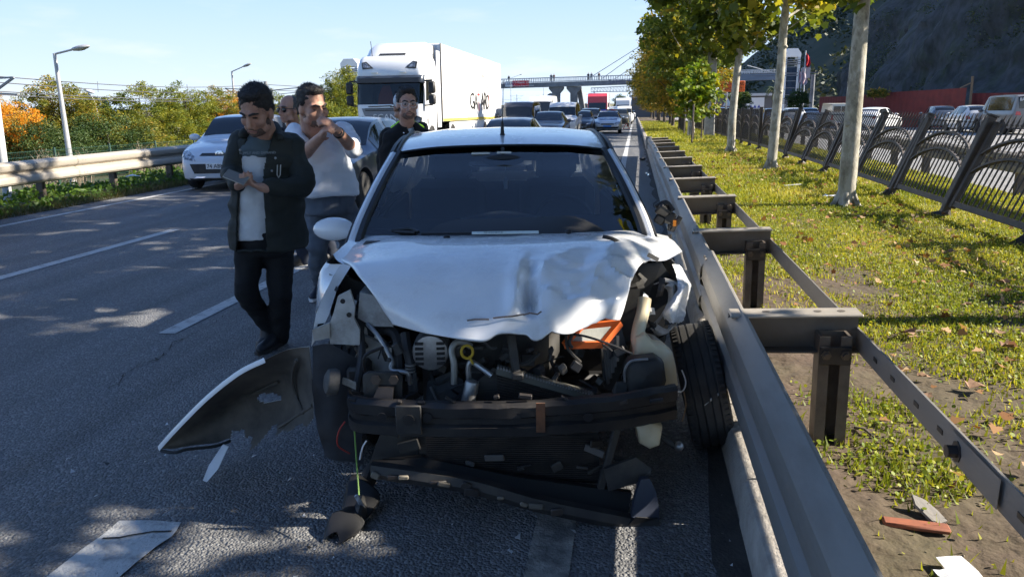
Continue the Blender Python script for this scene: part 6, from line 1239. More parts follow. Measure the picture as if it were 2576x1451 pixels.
# radiator pack, tipped down to the right, with its fins
m_fin = mat('radiator_fins', (.022,.022,.024), .45, .4, col2=(.05,.05,.05), ns=30, stretch=(.2,1,6))
slab('radiator', [(1240,925,-.52),(1500,1000,-.50),(1510,1215,-.58),(1060,1190,-.60),(1050,1090,-.58)], .05, m_fin)
g = MB(); A_, B_ = L(1250,928,-.53), L(1490,996,-.51); g.bar(A_,B_,.05,.03); g.build('radiator_tank', mat('tank_grey', (.13,.13,.11), .5), wreck); g = MB()
for i in range(34): p = A_.lerp(B_,(i+.5)/34); g.box(p+Vector((0,-.02,.018)),(.008,.02,.012))
o = g.build('tank_tabs', m_alu, wreck, smooth=0); o['kind'] = 'stuff'
for i in range(22):
    y0 = 1095+i*5.2; g = MB(); g.bar(L(1070+i*.4,y0,-.62),L(1495,y0+3,-.60),.004,.006); g.build('fin', m_dark, wreck, smooth=0)
for i in range(9): g = MB(); g.bar(L(1250,940+i*7,-.545),L(1470-i*14,1000+i*2,-.535),.004,.005); g.build('fin', m_dark, wreck, smooth=0)
g = MB(); A_, B_ = L(1553,1075,-.66), L(1510,1230,-.66); g.bar(A_,B_,.03,.03,ch=.004); g.build('radiator_bracket', m_bay, wreck); slab('fan_shroud', [(960,1085,-.55),(1050,1090,-.55),(1055,1185,-.57),(930,1165,-.57),(945,1120,-.56)], .06, m_black)
g = MB(); g.bar(L(1285,840,-.52),L(1300,945,-.56),.035,.02,ch=.004); g.box(L(1302,945,-.58),(.05,.04,.03),ch=.006); g.build('hood_latch_strut', m_bay, wreck)
# lower bar with pale broken clips
bp = [(935,1180,-.72),(1060,1198,-.76),(1200,1222,-.78),(1340,1262,-.79),(1480,1292,-.78),(1600,1316,-.76),(1650,1330,-.73)]; P = cat_interp(LL(bp),4)
g = MB(); g.grid([[p+Vector((0,dy,dz)) for dy,dz in ((.02,.03),(-.02,.028),(-.03,-.005),(-.02,-.03),(.02,-.03))] for p in P], closed=True); lb_ = g.build('lower_grille_bar', m_black, wreck, smooth=30)
for k in range(14):
    p = P[1+k]; 
    if k not in (3,8,12): g = MB(); g.box(p+Vector((rr.uniform(-.02,.02),-.034,rr.uniform(-.012,.008))),(rr.uniform(.015,.07),.012,rr.uniform(.012,.035)),ch=.004,rot=Euler((0,rr.uniform(-.3,.3)+.22,rr.uniform(-.2,.2))).to_matrix()); g.build('clip', rr.choice([mat('dusty_plastic', (.10,.09,.075), .8),m_dark,mat('pale_clip', (.17,.15,.12), .8)]), lb_)
slab('grille_skirt', [(935,1165,-.66),(1060,1185,-.68),(1300,1235,-.7),(1580,1290,-.7),(1590,1240,-.68),(1300,1200,-.66),(1060,1150,-.62)], .03, m_gasket)
slab('undertray_fin', [(1612,1206,-.74),(1634,1203,-.72),(1650,1235,-.74),(1658,1275,-.76),(1658,1312,-.78),(1588,1300,-.80),(1598,1250,-.78)], .03, mat('blue_black_plastic', (.02,.026,.045), .45)); slab('undertray', [(1600,1300,-.8),(1655,1305,-.79),(1664,1330,-.8),(1655,1338,-.8),(1580,1322,-.8)], .06, m_gasket)
slab('bracket_right', [(1520,1180,-.7),(1600,1150,-.68),(1640,1180,-.66),(1600,1215,-.7),(1530,1235,-.72)], .02, m_bay)
# left headlamp cavity: panels, bracket and chassis end plate
slab('slam_panel_end', [(905,735,-.30),(950,745,-.30),(975,800,-.34),(990,822,-.36),(935,820,-.34),(900,800,-.32)], .12, m_prim); slab('headlamp_bracket', [(850,745,-.34),(880,730,-.34),(893,770,-.36),(890,800,-.38),(905,830,-.40),(905,868,-.40),(830,865,-.42),(828,815,-.40),(838,790,-.38)], .02, m_prim)
slab('bracket_tip', [(785,830,-.44),(828,812,-.42),(830,850,-.42),(790,858,-.44)], .02, m_prim); slab('apron', [(905,840,-.3),(985,875,-.3),(990,960,-.34),(930,925,-.32),(905,875,-.3)], .03, m_prim); slab('cavity_back', [(860,690,-.05),(930,720,-.05),(990,830,-.1),(900,870,-.1),(850,800,-.05)], .02, m_gasket)
for x,y in ((878,792),(862,758)): g = MB(); g.lathe([(.011,0),(.011,.004),(.001,.004)],L(x,y,-.385),axis='Y',n=10); g.build('hole', m_ink, wreck)
cp = slab('chassis_plate', [(912,945,-.60),(925,938,-.60),(1000,938,-.60),(1012,950,-.60),(1010,1020,-.62),(915,1020,-.62)], .025, m_bay); slab('chassis_step', [(950,975,-.64),(990,975,-.64),(985,1020,-.68),(930,1020,-.68)], .03, m_dark)
for x in (944,990): g = MB(); g.lathe([(.021,0),(.021,.008),(.013,.008),(.013,.018),(.001,.018)],L(x,956,-.625),axis='Y',n=6); g.build('bolt', mat('rusted_bolt', (.12,.09,.07), .7, .3), cp)
# horn on its arm
hn = slab('horn_arm', [(862,950,-.56),(895,962,-.56),(895,980,-.56),(860,965,-.56)], .008, m_prim); g = MB(); g.lathe([(.001,-.02),(.052,-.018),(.056,.0),(.05,.025),(.03,.035),(.001,.036)],L(838,960,-.58),rot=Matrix.Rotation(R(-75),3,'Y') @ Matrix.Rotation(R(20),3,'X'),n=20); g.build('horn', mat('grey_horn', (.10,.095,.09), .7, col2=(.06,.055,.05), ns=12), wreck); slab('horn_shroud', [(818,965,-.6),(845,960,-.6),(850,985,-.6),(822,998,-.6)], .03, mat('grey_horn', (.2,.19,.175)))
# left wheel-arch liner
lr = [LL([(785,872,-.44),(835,868,-.42),(900,900,-.38)]),LL([(788,980,-.46),(850,965,-.44),(915,950,-.38)]),LL([(797,1075,-.48),(860,1060,-.45),(910,1040,-.40)]),LL([(815,1150,-.47),(860,1160,-.45),(915,1165,-.42)])]
lf_ = patch_grid(lr,5)
for r_ in lf_:
    for p in r_: p.y += .03*HN.noise((p.x*9,p.z*7,2))+.012*HN.noise((p.x*25,p.z*20,5))
g = MB(); g.grid(lf_); g.build('arch_liner', mat('blue_grey_liner', (.022,.026,.034), .7, col2=(.045,.045,.05), ns=5, dirt=((.09,.08,.07), 8, .5)), wreck, smooth=50)
# alternator with its slotted case
q = L(1085,880,-.42); g = MB(); g.lathe([(.05,-.05),(.075,-.045),(.08,-.02),(.08,.06)],q,axis='Y',n=22); al = g.build('alternator', m_alu, wreck)
for k in range(5):
    for s in (-1,1): g = MB(); g.box(q+Vector((s*.045,-.052,.045-.022*k)),(.034,.012,.01)); g.build('slot', m_ink, al, smooth=0)
# pipes and hoses
pipe('coolant_pipe', [(925,815,-.34),(955,850,-.42),(985,905,-.48),(985,930,-.5),(1025,938,-.52),(1032,965,-.5)], .010, m_alu); pipe('hose', [(905,830,-.34),(910,880,-.4),(905,930,-.45),(895,985,-.5)], .017, m_hose); pipe('hose', [(1018,838,-.38),(1025,880,-.42),(1035,930,-.45),(1040,985,-.48)], .021, m_hose); pipe('hose', [(975,828,-.3),(1000,850,-.34),(1005,930,-.4)], .024, m_hose)
for y in (918,926,934): g = MB(); g.lathe([(.0235,0),(.0235,.006)],L(1032,y,-.455),n=14); g.build('hose_clamp', m_alu, wreck)
pipe('bypass_pipe', [(1142,965,-.50),(1142,915,-.50),(1136,880,-.48),(1148,862,-.47),(1170,862,-.46),(1185,872,-.46)], .014, mat('tarnished_pipe', (.33,.32,.29), .45, .4)); pipe('filter_pipe', [(1180,955,-.5),(1178,925,-.5),(1186,910,-.5),(1215,928,-.52),(1238,945,-.54)], .012, m_alu)
g = MB(); g.lathe([(.001,.05),(.026,.048),(.03,.04),(.03,-.05),(.02,-.055)],L(1183,985,-.56),rot=Matrix.Rotation(R(12),3,'Y'),n=18); g.build('receiver_canister', m_alu, wreck)
g = MB(); q = L(1175,885,-.52); rg = [q+Vector((.024*math.cos(a),0,.028*math.sin(a))) for a in np.linspace(0,2*math.pi,17)]; g.tube(rg,.006,6); g.bar(L(1180,896,-.52),L(1190,915,-.52),.014,.008); g.build('dipstick', mat('dipstick_yellow', (.55,.36,.03), .45), wreck)
pipe('gearbox_hose', [(1330,945,-.42),(1360,925,-.46),(1350,935,-.5)], .02, m_hose); pipe('ribbed_hose', [(1360,955,-.44),(1420,975,-.46),(1500,990,-.48)], .02, m_hose); slab('gearbox', [(1075,960,-.42),(1130,935,-.42),(1165,955,-.44),(1165,1010,-.48),(1070,1010,-.48)], .15, m_bay)
# air box with the orange-rimmed filter
A1 = [(1420,868,-.42),(1465,822,-.36),(1560,812,-.36),(1516,866,-.42)]; P = LL(A1); g = MB(); c_ = sum(P,Vector())/4
for a, b in zip(P, P[1:]+P[:1]): g.bar(a,b,.022,.028)
af = g.build('air_filter', mat('filter_orange', (.70,.13,.02), .6), wreck); g = MB(); g.add([c_+(p-c_)*.93+Vector((0,0,.002)) for p in P],[(0,1,2,3)]); g.build('filter_paper', mat('filter_paper', (.45,.46,.42), .9, col2=(.36,.37,.34), ns=40, stretch=(12,1,1)), af); slab('air_box', [(1512,872,-.40),(1562,820,-.36),(1575,870,-.38),(1560,940,-.42),(1540,985,-.46),(1520,975,-.46)], .05, m_black)
for k in range(5):
    g = MB(); g.bar(L(1522+k*8,880-k*9,-.425),L(1530+k*6,965-k*14,-.455),.012,.012); g.build('air_box_rib', mat('scuffed_plastic', (.09,.085,.08), .7), wreck, smooth=0)
slab('battery_box', [(1575,690,-.1),(1610,690,-.1),(1608,840,-.2),(1560,870,-.2),(1555,800,-.16)], .2, m_black); slab('cavity_back', [(1590,665,.0),(1665,660,.0),(1690,700,.0),(1680,840,-.05),(1590,850,-.05)], .02, m_gasket)
pipe('bonnet_cable', [(1410,838,-.46),(1470,845,-.48),(1540,868,-.5),(1590,890,-.52)], .005, m_hose, 6); pipe('clip_hose', [(1440,840,-.45),(1432,862,-.46),(1440,875,-.47)], .008, m_hose, 6)
# washer bottle: filler neck, tank, lower tank
pipe('filler_neck', [(1622,752,-.26),(1616,790,-.30),(1606,830,-.34),(1604,860,-.38),(1612,895,-.40)], .030, m_bottle, 14, 5)
def blob_tank(nm, pts, th, m): 
    P = LL(pts); c_ = sum(P,Vector())/len(P); g = MB(); rows = [[c_+(p-c_)*s+Vector((0,d,0)) for p in P] for s,d in ((.02,-.012),(.72,-.008),(.95,.0),(1.,.02),(1.,th),(.9,th+.01))]; g.grid(rows, closed=True); return g.build(nm, m, wreck, smooth=60)
blob_tank('washer_tank', [(1600,850,-.42),(1625,842,-.42),(1650,870,-.43),(1672,872,-.43),(1694,890,-.43),(1702,925,-.44),(1708,972,-.45),(1665,985,-.45),(1610,960,-.44),(1590,900,-.42)], .09, m_bottle); blob_tank('lower_tank', [(1600,1068,-.5),(1640,1062,-.5),(1668,1075,-.5),(1660,1120,-.52),(1635,1130,-.52),(1608,1115,-.52)], .08, m_bottle)
lens = blob_tank('fog_lamp_housing', [(1575,925,-.56),(1585,908,-.56),(1650,900,-.56),(1672,915,-.56),(1678,960,-.56),(1665,1000,-.58),(1590,1002,-.58),(1572,960,-.56)], .07, m_black); pipe('housing_seal', [(1572,960,-.565),(1572,930,-.57),(1588,908,-.57),(1630,903,-.57)], .005, m_alu, 6)
slab('bracket_right', [(1540,985,-.55),(1552,962,-.55),(1578,960,-.55),(1578,1005,-.57),(1545,1008,-.57)], .015, m_bay); pipe('drive_link', [(1655,1090,-.4),(1680,1110,-.42),(1705,1125,-.42)], .014, m_bay); g = MB(); g.ball(L(1708,1122,-.43),.022,8); g.build('ball_joint', m_alu, wreck)
for nm, pts, m_ in (('white_wire', [(905,1155,-.6),(912,1125,-.62),(922,1108,-.62)], m_plate),('white_wire', [(1715,930,-.3),(1725,960,-.32),(1718,982,-.34),(1700,985,-.34)], m_plate),('red_wire', [(868,1060,-.5),(852,1085,-.52),(850,1120,-.52),(880,1140,-.5)], mat('wire_red', (.35,.03,.02), .5)),('green_wire', [(890,1055,-.66),(895,1130,-.72),(900,1200,-.8),(903,1245,-.86)], mat('wire_green', (.15,.28,.05), .5)),('brown_wire',[(1720,985,-.3),(1725,1020,-.32),(1716,1060,-.34)],mat('wire_brown',(.2,.12,.06),.6))): pipe(nm, pts, .0035, m_, 5)
rr = random.Random(31)
for k in range(26):
    x, y = (rr.uniform(1595,1705), rr.uniform(675,850)) if k % 2 else (rr.uniform(845,960), rr.uniform(700,880)); p = L(x,y,rr.uniform(-.26,-.12)); g = MB(); a_ = rr.uniform(0,6.28); d1 = Vector((math.cos(a_),rr.uniform(-.5,.2),math.sin(a_))); d2 = d1.cross(Vector((0,1,0))).normalized(); l_, w_2 = rr.uniform(.03,.10), rr.uniform(.008,.03)
    g.grid([[p+d1*l_*u+d2*w_2*v*(1-.5*u)+Vector((0,-.02*math.sin(u*3+v),0)) for v in (-1,0,1)] for u in (0,.35,.7,1)]); g.build('metal_shard', rr.choice([m_prim,m_bay,m_black,m_black,m_hood]), wreck, smooth=15)
# crowded small stuff of the bay: brackets, connectors, looms
rr = random.Random(77); m_cl = [m_bay, m_black, m_dark, mat('bay_grey', (.11,.105,.10), .6, .2), m_hose]
for k in range(85):
    x, y = rr.uniform(905,1600), rr.uniform(868,1000)
    if 1060 < x < 1110 and y < 930: continue
    ly = rr.uniform(-.50,-.34); p = L(x,y,ly); g = MB(); m_ = rr.choice(m_cl)
    if k % 3: g.box(p,(rr.uniform(.012,.06),rr.uniform(.015,.05),rr.uniform(.012,.055)),ch=.004,rot=Euler((rr.uniform(-.6,.6),rr.uniform(-.6,.6),rr.uniform(-.6,.6))).to_matrix()); g.build('bracket', m_, wreck, smooth=20)
    else: q = p+Vector((rr.uniform(-.14,.14),rr.uniform(-.05,.05),rr.uniform(-.12,.12))); g.tube(cat_interp([p,p.lerp(q,.5)+Vector((rr.uniform(-.05,.05),-.03,rr.uniform(-.05,.05))),q],4),rr.uniform(.003,.009),5); g.build('wiring_loom', m_, wreck)
for k in range(16):
    x, y = rr.uniform(950,1640), rr.uniform(1085,1190); p = L(x,y,-.63); g = MB(); g.box(p,(rr.uniform(.02,.09),.012,rr.uniform(.008,.05)),ch=.003,rot=Euler((0,rr.uniform(-.5,.5),rr.uniform(-.5,.5))).to_matrix()); g.build('broken_plastic', rr.choice(m_cl[:4]), wreck, smooth=20)
for k in range(10):
    x = 900+k*85; p = L(x+rr.uniform(-30,30),1004+8*math.sin(k),-.75); g = MB(); g.box(p,(rr.uniform(.015,.06),.02,rr.uniform(.008,.02)),ch=.003,rot=Euler((0,rr.uniform(-.6,.6),0)).to_matrix()); g.build('beam_tab', m_dark, wreck, smooth=20)
# --- wheels
r_ = .30; w_ = .195; pr_ = [(r_*.66,-w_/2),(r_*.90,-w_*.52),(r_*.965,-w_*.47),(r_*.99,-w_*.38)]
for gx in (-.28,-.1,.1,.28): pr_ += [(r_,w_*(gx-.065)),(r_,w_*(gx-.022)),(r_-.009,w_*(gx-.016)),(r_-.009,w_*(gx+.016)),(r_,w_*(gx+.022)),(r_,w_*(gx+.065))]
pr_ += [(r_*.99,w_*.38),(r_*.965,w_*.47),(r_*.90,w_*.52),(r_*.66,w_/2)]
mb = MB(); mb.lathe(pr_, axis='X', n=64)
for k in range(64):
    a = 2*math.pi*k/64
    for s in (-1,1): d = Vector((0,math.cos(a),math.sin(a))); mb.bar(d*(r_*.992)+Vector((s*w_*.36,0,0)), d*(r_*.985)+Vector((s*w_*.47,0,0)), .012, .008, up=d)
tyre_me = mb.mesh('tyre', 30); tyre_me.materials.append(m_rubber); rim_me = wheel_meshes(.30,.195,5,m_alloy)[1]
wc = L(1764,972,-.02); 
e = sub('wheel', tyre_me, wreck, (wc.x,-.02,.302), (0,R(13),R(172))); sub('rim', rim_me, e, (0,0,0)); pipe('wheel_weight', [(1772,1018,-.31),(1800,996,-.31),(1826,978,-.30)], .006, mat('tape_pale', (.5,.5,.48), .5), 5)
e = sub('wheel', tyre_me, wreck, (-.72,.06,.30), (0,0,R(-4))); sub('rim', rim_me, e, (0,0,0))
for s in (-1,1): add_wheel(wreck, s*.74, 2.49, .30, .195)
# --- cabin
g = MB(); g.box((0,.72,.86),(1.42,.5,.22),ch=.06); g.build('dashboard', m_int, wreck); P = LL([(1150,560,.62),(1190,548,.62),(1265,538,.62),(1345,548,.62),(1385,560,.62)]); g = MB(); g.grid([[p+Vector((0,-.1,-.07)),p+Vector((0,-.03,-.005)),p+Vector((0,.12,-.0)),p+Vector((0,.2,-.06))] for p in cat_interp(P,4)]); g.build('instrument_hood', mat('dash_top', (.05,.06,.075), .5), wreck, smooth=50)
g = MB(); wc_ = Vector((.36,1.0,.93)); ring = [wc_+Vector((.18*math.cos(a),.07*math.sin(a),.17*math.sin(a))) for a in np.linspace(0,2*math.pi,25)]; g.tube(ring,.014,8); g.bar(ring[0],ring[12],.03,.02); g.build('steering_wheel', m_int, wreck)
for s in (-1,1):
    x = s*.36; g = MB(); g.box((x,1.55,.86),(.50,.16,.62),ch=.07,rot=Matrix.Rotation(R(-12),3,'X')); g.box((x,1.3,.50),(.5,.5,.18),ch=.05); seat = g.build('front_seat', m_seat, wreck); g = MB(); g.box((x,1.66,1.25),(.27,.10,.19),ch=.05,rot=Matrix.Rotation(R(-10),3,'X')); g.build('headrest', m_seat, seat)
    g = MB(); g.box((x*1.05,2.62,1.12),(.25,.09,.13),ch=.04); g.build('rear_headrest', m_seat, wreck)
g = MB(); g.box((0,2.5,.78),(1.3,.16,.55),ch=.06); g.build('rear_bench', m_seat, wreck); g = MB(); g.box((0,2.75,.98),(1.25,.4,.03),ch=.01); g.build('parcel_shelf', m_int, wreck)
for s in (-1,1): g = MB(); g.box((s*.80,1.6,.62),(.04,2.3,.66),ch=.01); g.build('door_trim', m_int, wreck)
g = MB(); g.grid([[p+Vector((0,0,-.035)) for p in full[i][5:10]] for i in range(4*n_,8*n_+1)]); g.build('headliner', mat('headliner_grey', (.22,.22,.21), .95), wreck, smooth=50)
q = L(1265,404,1.06); g = MB(); g.ball(q,(.125,.028,.036),14); mi_ = g.build('rear_view_mirror', m_int, wreck); g = MB(); g.bar(q+Vector((0,.0,.03)),q+Vector((0,.03,.07)),.02,.02); g.build('mirror_stem', m_int, mi_); g = MB(); g.box(L(1268,384,1.02),(.085,.003,.011)); g.build('sticker', mat('sticker_pale2', (.5,.55,.55), .5), mi_, smooth=0); g = MB(); g.box(L(1209,386,1.10),(.11,.003,.012)); g.build('sticker', mat('sticker_pale2', (.5,.55,.55), .5), mi_, smooth=0)
g = MB(); a, b = L(1271,420,1.05), L(1271,447,1.05); g.bar(a,b,.003,.003); g.box(L(1272,462,1.05),(.022,.006,.065),ch=.002); tag(g.build('air_freshener', mat('freshener_pale', (.5,.55,.55), .5), None), 'pale air freshener tag hanging from the wreck mirror', 'air freshener'); o = bpy.data.objects['air_freshener']; o.location = WO; o.rotation_euler = (0,0,YAW)
# aerial, wipers, mirrors
q = L(1264,347,1.50); g = MB(); g.lathe([(.030,-.012),(.026,.0),(.013,.03),(.009,.09),(.006,.105)],q,n=14); ae = g.build('aerial_base', m_gasket, wreck); g = MB(); top = L(1266,202,1.62); g.tube([q+Vector((0,0,.1)),q.lerp(top,.5),top],[.003,.0025,.002],6); g.build('aerial_rod', m_gasket, ae)
pipe('wiper', [(935,580,.50),(975,582,.42),(1045,586,.34)], .011, m_gasket, 6); pipe('wiper_arm', [(985,581,.40),(1030,576,.38),(1052,584,.34)], .009, m_gasket, 6); pipe('wiper', [(1060,588,.32),(1200,586,.27),(1300,584,.27)], .007, m_gasket, 6)
q = L(840,576,.72); g = MB(); g.ball(q,(.118,.07,.066),18); mr = g.build('mirror', m_wp, wreck); g = MB(); g.ball(q+Vector((.02,.03,-.02)),(.10,.06,.055),12); g.build('mirror_housing', m_gasket, mr); g = MB(); g.bar(q+Vector((.09,.03,-.04)),q+Vector((.17,.05,-.05)),.05,.05,ch=.01); g.build('mirror_arm', m_gasket, mr)
rr = random.Random(6); g = MB()
for (x,y,r0) in ((1668,530,.05),(1684,548,.045),(1660,552,.04),(1690,570,.035),(1675,515,.03),(1700,560,.03)):
    q = L(x,y,.62); g.box(q,(r0*1.5,r0,r0*1.3),ch=.01,rot=Euler((rr.uniform(-1,1),rr.uniform(-1,1),rr.uniform(-1,1))).to_matrix())
g.tube(cat_interp(LL([(1648,520,.62),(1675,508,.62),(1695,530,.6)]),4),.012,6); g.tube(LL([(1690,580,.6),(1702,560,.58),(1712,545,.58)]),.014,6); g.tube(LL([(1680,590,.6),(1682,630,.6)]),.022,7); bmr = g.build('broken_mirror', m_gasket, wreck, smooth=25); g = MB(); g.box(L(1697,562,.56),(.016,.01,.03)); g.build('indicator', mat('amber', (.6,.2,.02), .3), bmr)
# doors: shut lines and handles (seen from the side)
for s in (-1,1):
    for y in (1.55,): g = MB(); g.box((s*.866,y,.62),(.01,.008,.66)); g.build('door_gap', m_gasket, wreck, smooth=0)
    for y in (1.38,2.25): g = MB(); g.box((s*.87,y,.86),(.02,.17,.03),ch=.008); g.build('door_handle', m_wp, wreck)
# ================================================================== debris
bt = thing('bumper_cover', 'torn front bumper cover splayed on the road, dark inside with white edge', 'bumper')
def WP(px,py,ly): return wreck_m @ L(px,py,ly)
wreck_m = Matrix.Translation(WO) @ Matrix.Rotation(YAW,4,'Z')
top = [(398,1128,-.30),(445,1076,-.32),(520,1001,-.35),(600,938,-.38),(665,906,-.42),(722,880,-.44),(778,872,-.45)]
midA = [(410,1128,-.29),(460,1092,-.24),(540,1040,-.18),(610,990,-.16),(680,958,-.20),(735,945,-.28),(784,940,-.44)]
midB = [(420,1128,-.29),(480,1108,-.22),(555,1075,-.16),(615,1040,-.13),(680,1030,-.17),(740,1018,-.26),(788,1005,-.44)]
bot = [(432,1129,-.29),(485,1120,-.24),(545,1113,-.20),(585,1104,-.18),(640,1140,-.24),(700,1108,-.30),(790,1066,-.44)]
F_ = patch_grid([[WP(*p) for p in r] for r in (top,midA,midB,bot)],13); hole = WP(678,1000,-.15)
rr = random.Random(5); mb = MB(); mo = MB(); nr, ncl = len(F_), len(F_[0])
for i in range(nr-1):
    for j in range(ncl-1):
        q = [F_[i][j],F_[i][j+1],F_[i+1][j+1],F_[i+1][j]]; c_ = sum(q,Vector())/4; px, py = project(c_)
        if ((px-678)/30)**2+((py-1001)/12)**2 < 1: continue
        if i > nr-11 and (582 < px < 614 and py > 1082): continue
        if i > nr-2-6*abs(math.sin(j*.13)+.35*math.sin(j*.37)+.15*math.sin(j*.9)) and px > 600: continue
        mb.add(q,[(0,1,2,3)]); mo.add([p+Vector((-.002,.008,.0)) for p in q],[(3,2,1,0)])
m_binn = mat('bumper_inside', (.035,.034,.033), .6, col2=(.15,.135,.115), ns=3.5, dirt=((.22,.19,.16), 5, .5), detail=6)
mb.build('inner_face', m_binn, bt, smooth=50); mo.build('outer_skin', m_wp, bt, smooth=50)
E_ = cat_interp([WP(*p) for p in top[:-2]],6); mb = MB(); mb.grid([[p+Vector((0,.012,-.002)),p+Vector((-.004,.004,.010)),p+Vector((.004,-.006,.004)),p+Vector((.008,-.006,-.008))] for p in E_]); mb.build('painted_edge', m_wp, bt, smooth=60)
mb = MB(); P = [WP(*p) for p in [(405,1133,-.30),(440,1138,-.31),(470,1130,-.29),(540,1122,-.24),(580,1108,-.2)]]; mb.tube(cat_interp(P,4),.007,6); mb.build('rubber_lip', m_gasket, bt)
mb = MB(); P = [WP(*p) for p in [(560,1118,-.26),(574,1124,-.27),(548,1180,-.34),(520,1212,-.38),(510,1208,-.38),(525,1170,-.33)]]; mb.add(P+[p+Vector((0,.008,0)) for p in P],[tuple(range(6)),tuple(range(6,12))[::-1]]+[(i,6+i,6+(i+1)%6,(i+1)%6) for i in range(6)]); mb.build('painted_strip', m_wp, bt, smooth=0)
for pts in ([(745,905,-.42),(735,950,-.30),(745,1000,-.28),(765,1040,-.36)],[(610,1000,-.15),(650,985,-.16),(700,960,-.21)],[(700,1075,-.27),(740,1050,-.29),(785,1020,-.42)]):
    mb = MB(); mb.tube(cat_interp([WP(x,y,l-.012) for x,y,l in pts],5),.008,6); mb.build('stiffening_rib', m_binn, bt)
# hanging fog-lamp surround lying in front of the wreck
db = thing('plastic_debris', 'crumpled black plastic surround lying on the asphalt before the wreck', 'debris'); g0 = lambda x,y,z=0: ground_at(x,y,z)
pts = [(828,1362),(842,1335),(870,1310),(885,1280),(900,1262)]; rows = []
for k,(x,y) in enumerate(pts): p = g0(x,y); h = (.02,.07,.05,.13,.10)[k]; w_ = (.4,1.1,.8,1.2,.7)[k]; rows.append([p+Vector((-.03*w_,-.02,.004)),p+Vector((-.01,.01*k,h)),p+Vector((.06*w_,.02,h*.7+.02)),p+Vector((.11*w_,-.01,h*.5)),p+Vector((.08*w_,-.04,.004))])
mb = MB(); mb.grid(patch_grid(rows,3)); mb.build('shell', m_gasket, db, smooth=25); rows = []
for k,(x,y) in enumerate([(875,1330),(890,1290),(905,1255),(920,1235)]): p = g0(x,y); rows.append([p+Vector((0,0,.02+.03*k)),p+Vector((.04,.02,.06+.03*k)),p+Vector((.07,.0,.03+.02*k))])
mb = MB(); mb.grid(patch_grid(rows,3)); mb.build('bracket', m_black, db, smooth=20); mb = MB(); p = g0(905,1262,.08); mb.box(p,(.02,.012,.07),ch=.004,rot=Matrix.Rotation(R(-25),3,'Y')); mb.build('lens_shard', m_lamp, db)
# litter
def litter(nm, px, py, mb, m, lb, cat, z=0, rz=0.): p = ground_at(px,py,z); return tag(mb.build(nm, m, None, loc=p, rot=(0,0,rz)), lb, cat)
mb = MB(); mb.lathe([(.001,0),(.03,.002),(.032,.02),(.030,.08),(.032,.14),(.02,.175),(.012,.19),(.012,.205),(.001,.206)],(0,0,.03),rot=Matrix.Rotation(R(90),3,'X'),n=14); litter('water_bottle', 1627, 440, mb, glass('bottle_plastic', (.8,.9,.95), .1), 'clear plastic water bottle lying by the kerb', 'bottle', 0, R(10))
mb = MB(); mb.ball((0,0,.05),(.10,.14,.05),9); litter('rubbish', 1616, 404, mb, m_black, 'black scrap of rubbish by the kerb beyond the bottle', 'rubbish')
mb = MB(); mb.box((0,0,.012),(.22,.055,.02),ch=.006,rot=Matrix.Rotation(R(-7),3,'Z')); litter('brick_shard', 2303, 1328, mb, mat('terracotta', (.30,.095,.045), .85, col2=(.2,.07,.04), ns=20), 'orange-red terracotta shard lying in the soil at lower right', 'shard', .14)
mb = MB(); mb.prism([(-.03,-.06),(.028,-.055),(.036,.0),(.026,.05),(-.006,.085),(-.03,.04)], lambda a,b,t: (a,b,t+.25*abs(b)*.3), 0,.012); o = litter('shoe_sole', 2336, 1292, mb, mat('grey_sole', (.24,.22,.2), .9, col2=(.16,.15,.14), ns=30, stretch=(6,1,1)), 'grey ribbed rubber sole lying behind the terracotta shard', 'sole', .15, R(28)); o.rotation_euler.x = R(18)
rr = random.Random(21)
for k,(px,py,s,lb) in enumerate([(2415,1449,.07,'torn white paper at the bottom edge on the median soil'),(2385,1456,.04,'small white paper shard left of the torn paper'),(2090,497,.11,'crumpled white paper at the foot of the nearest plane trunk'),(1995,468,.2,'flat white board lying in the median grass'),(330,449,.16,'white scrap below the left guardrail'),(505,452,.13,'pale scrap of paper in the left verge')]):
    p = ground_at(px,py,.15 if px > 1500 else .03); 
    if px < 600: p = at(px,py,12.5)
    g = MB(); rows = [[Vector((s*(u-.5)*2,s*(v-.5)*(.35 if k == 3 else 1.2),.02+s*.25*rr.random()*(0.1 if k == 3 else 1))) for u in (0,.33,.66,1)] for v in (0,.5,1)]; g.grid(rows); tag(g.build('paper', mat('litter_white', (.72,.73,.76), .8), None, smooth=15, loc=p, rot=(0,0,rr.uniform(0,3))), lb, 'paper')
for k,(px0,py0,px1,py1,lb) in enumerate([(2275,838,2350,835,'dry pale stick near the big leaf'),(2470,835,2540,860,'dry pale twig by the right picture edge'),(2150,1075,2200,1100,'dark root stub beside the nearest rail post')]):
    a, b = ground_at(px0,py0,.16), ground_at(px1,py1,.15); g = MB(); g.tube([a,a.lerp(b,.5)+Vector((0,0,.015)),b],[.008,.007,.004],6); tag(g.build('stick', m_twig if k < 2 else m_bark2, None), lb, 'stick')
a = [ground_at(x,y,.15) for x,y in ((2300,640),(2400,690),(2480,715),(2576,740),(2650,752))]; g = MB(); g.tube(cat_interp(a,4),.012,6); tag(g.build('irrigation_hose', m_hose, None), 'thin black irrigation hose across the median grass', 'hose')
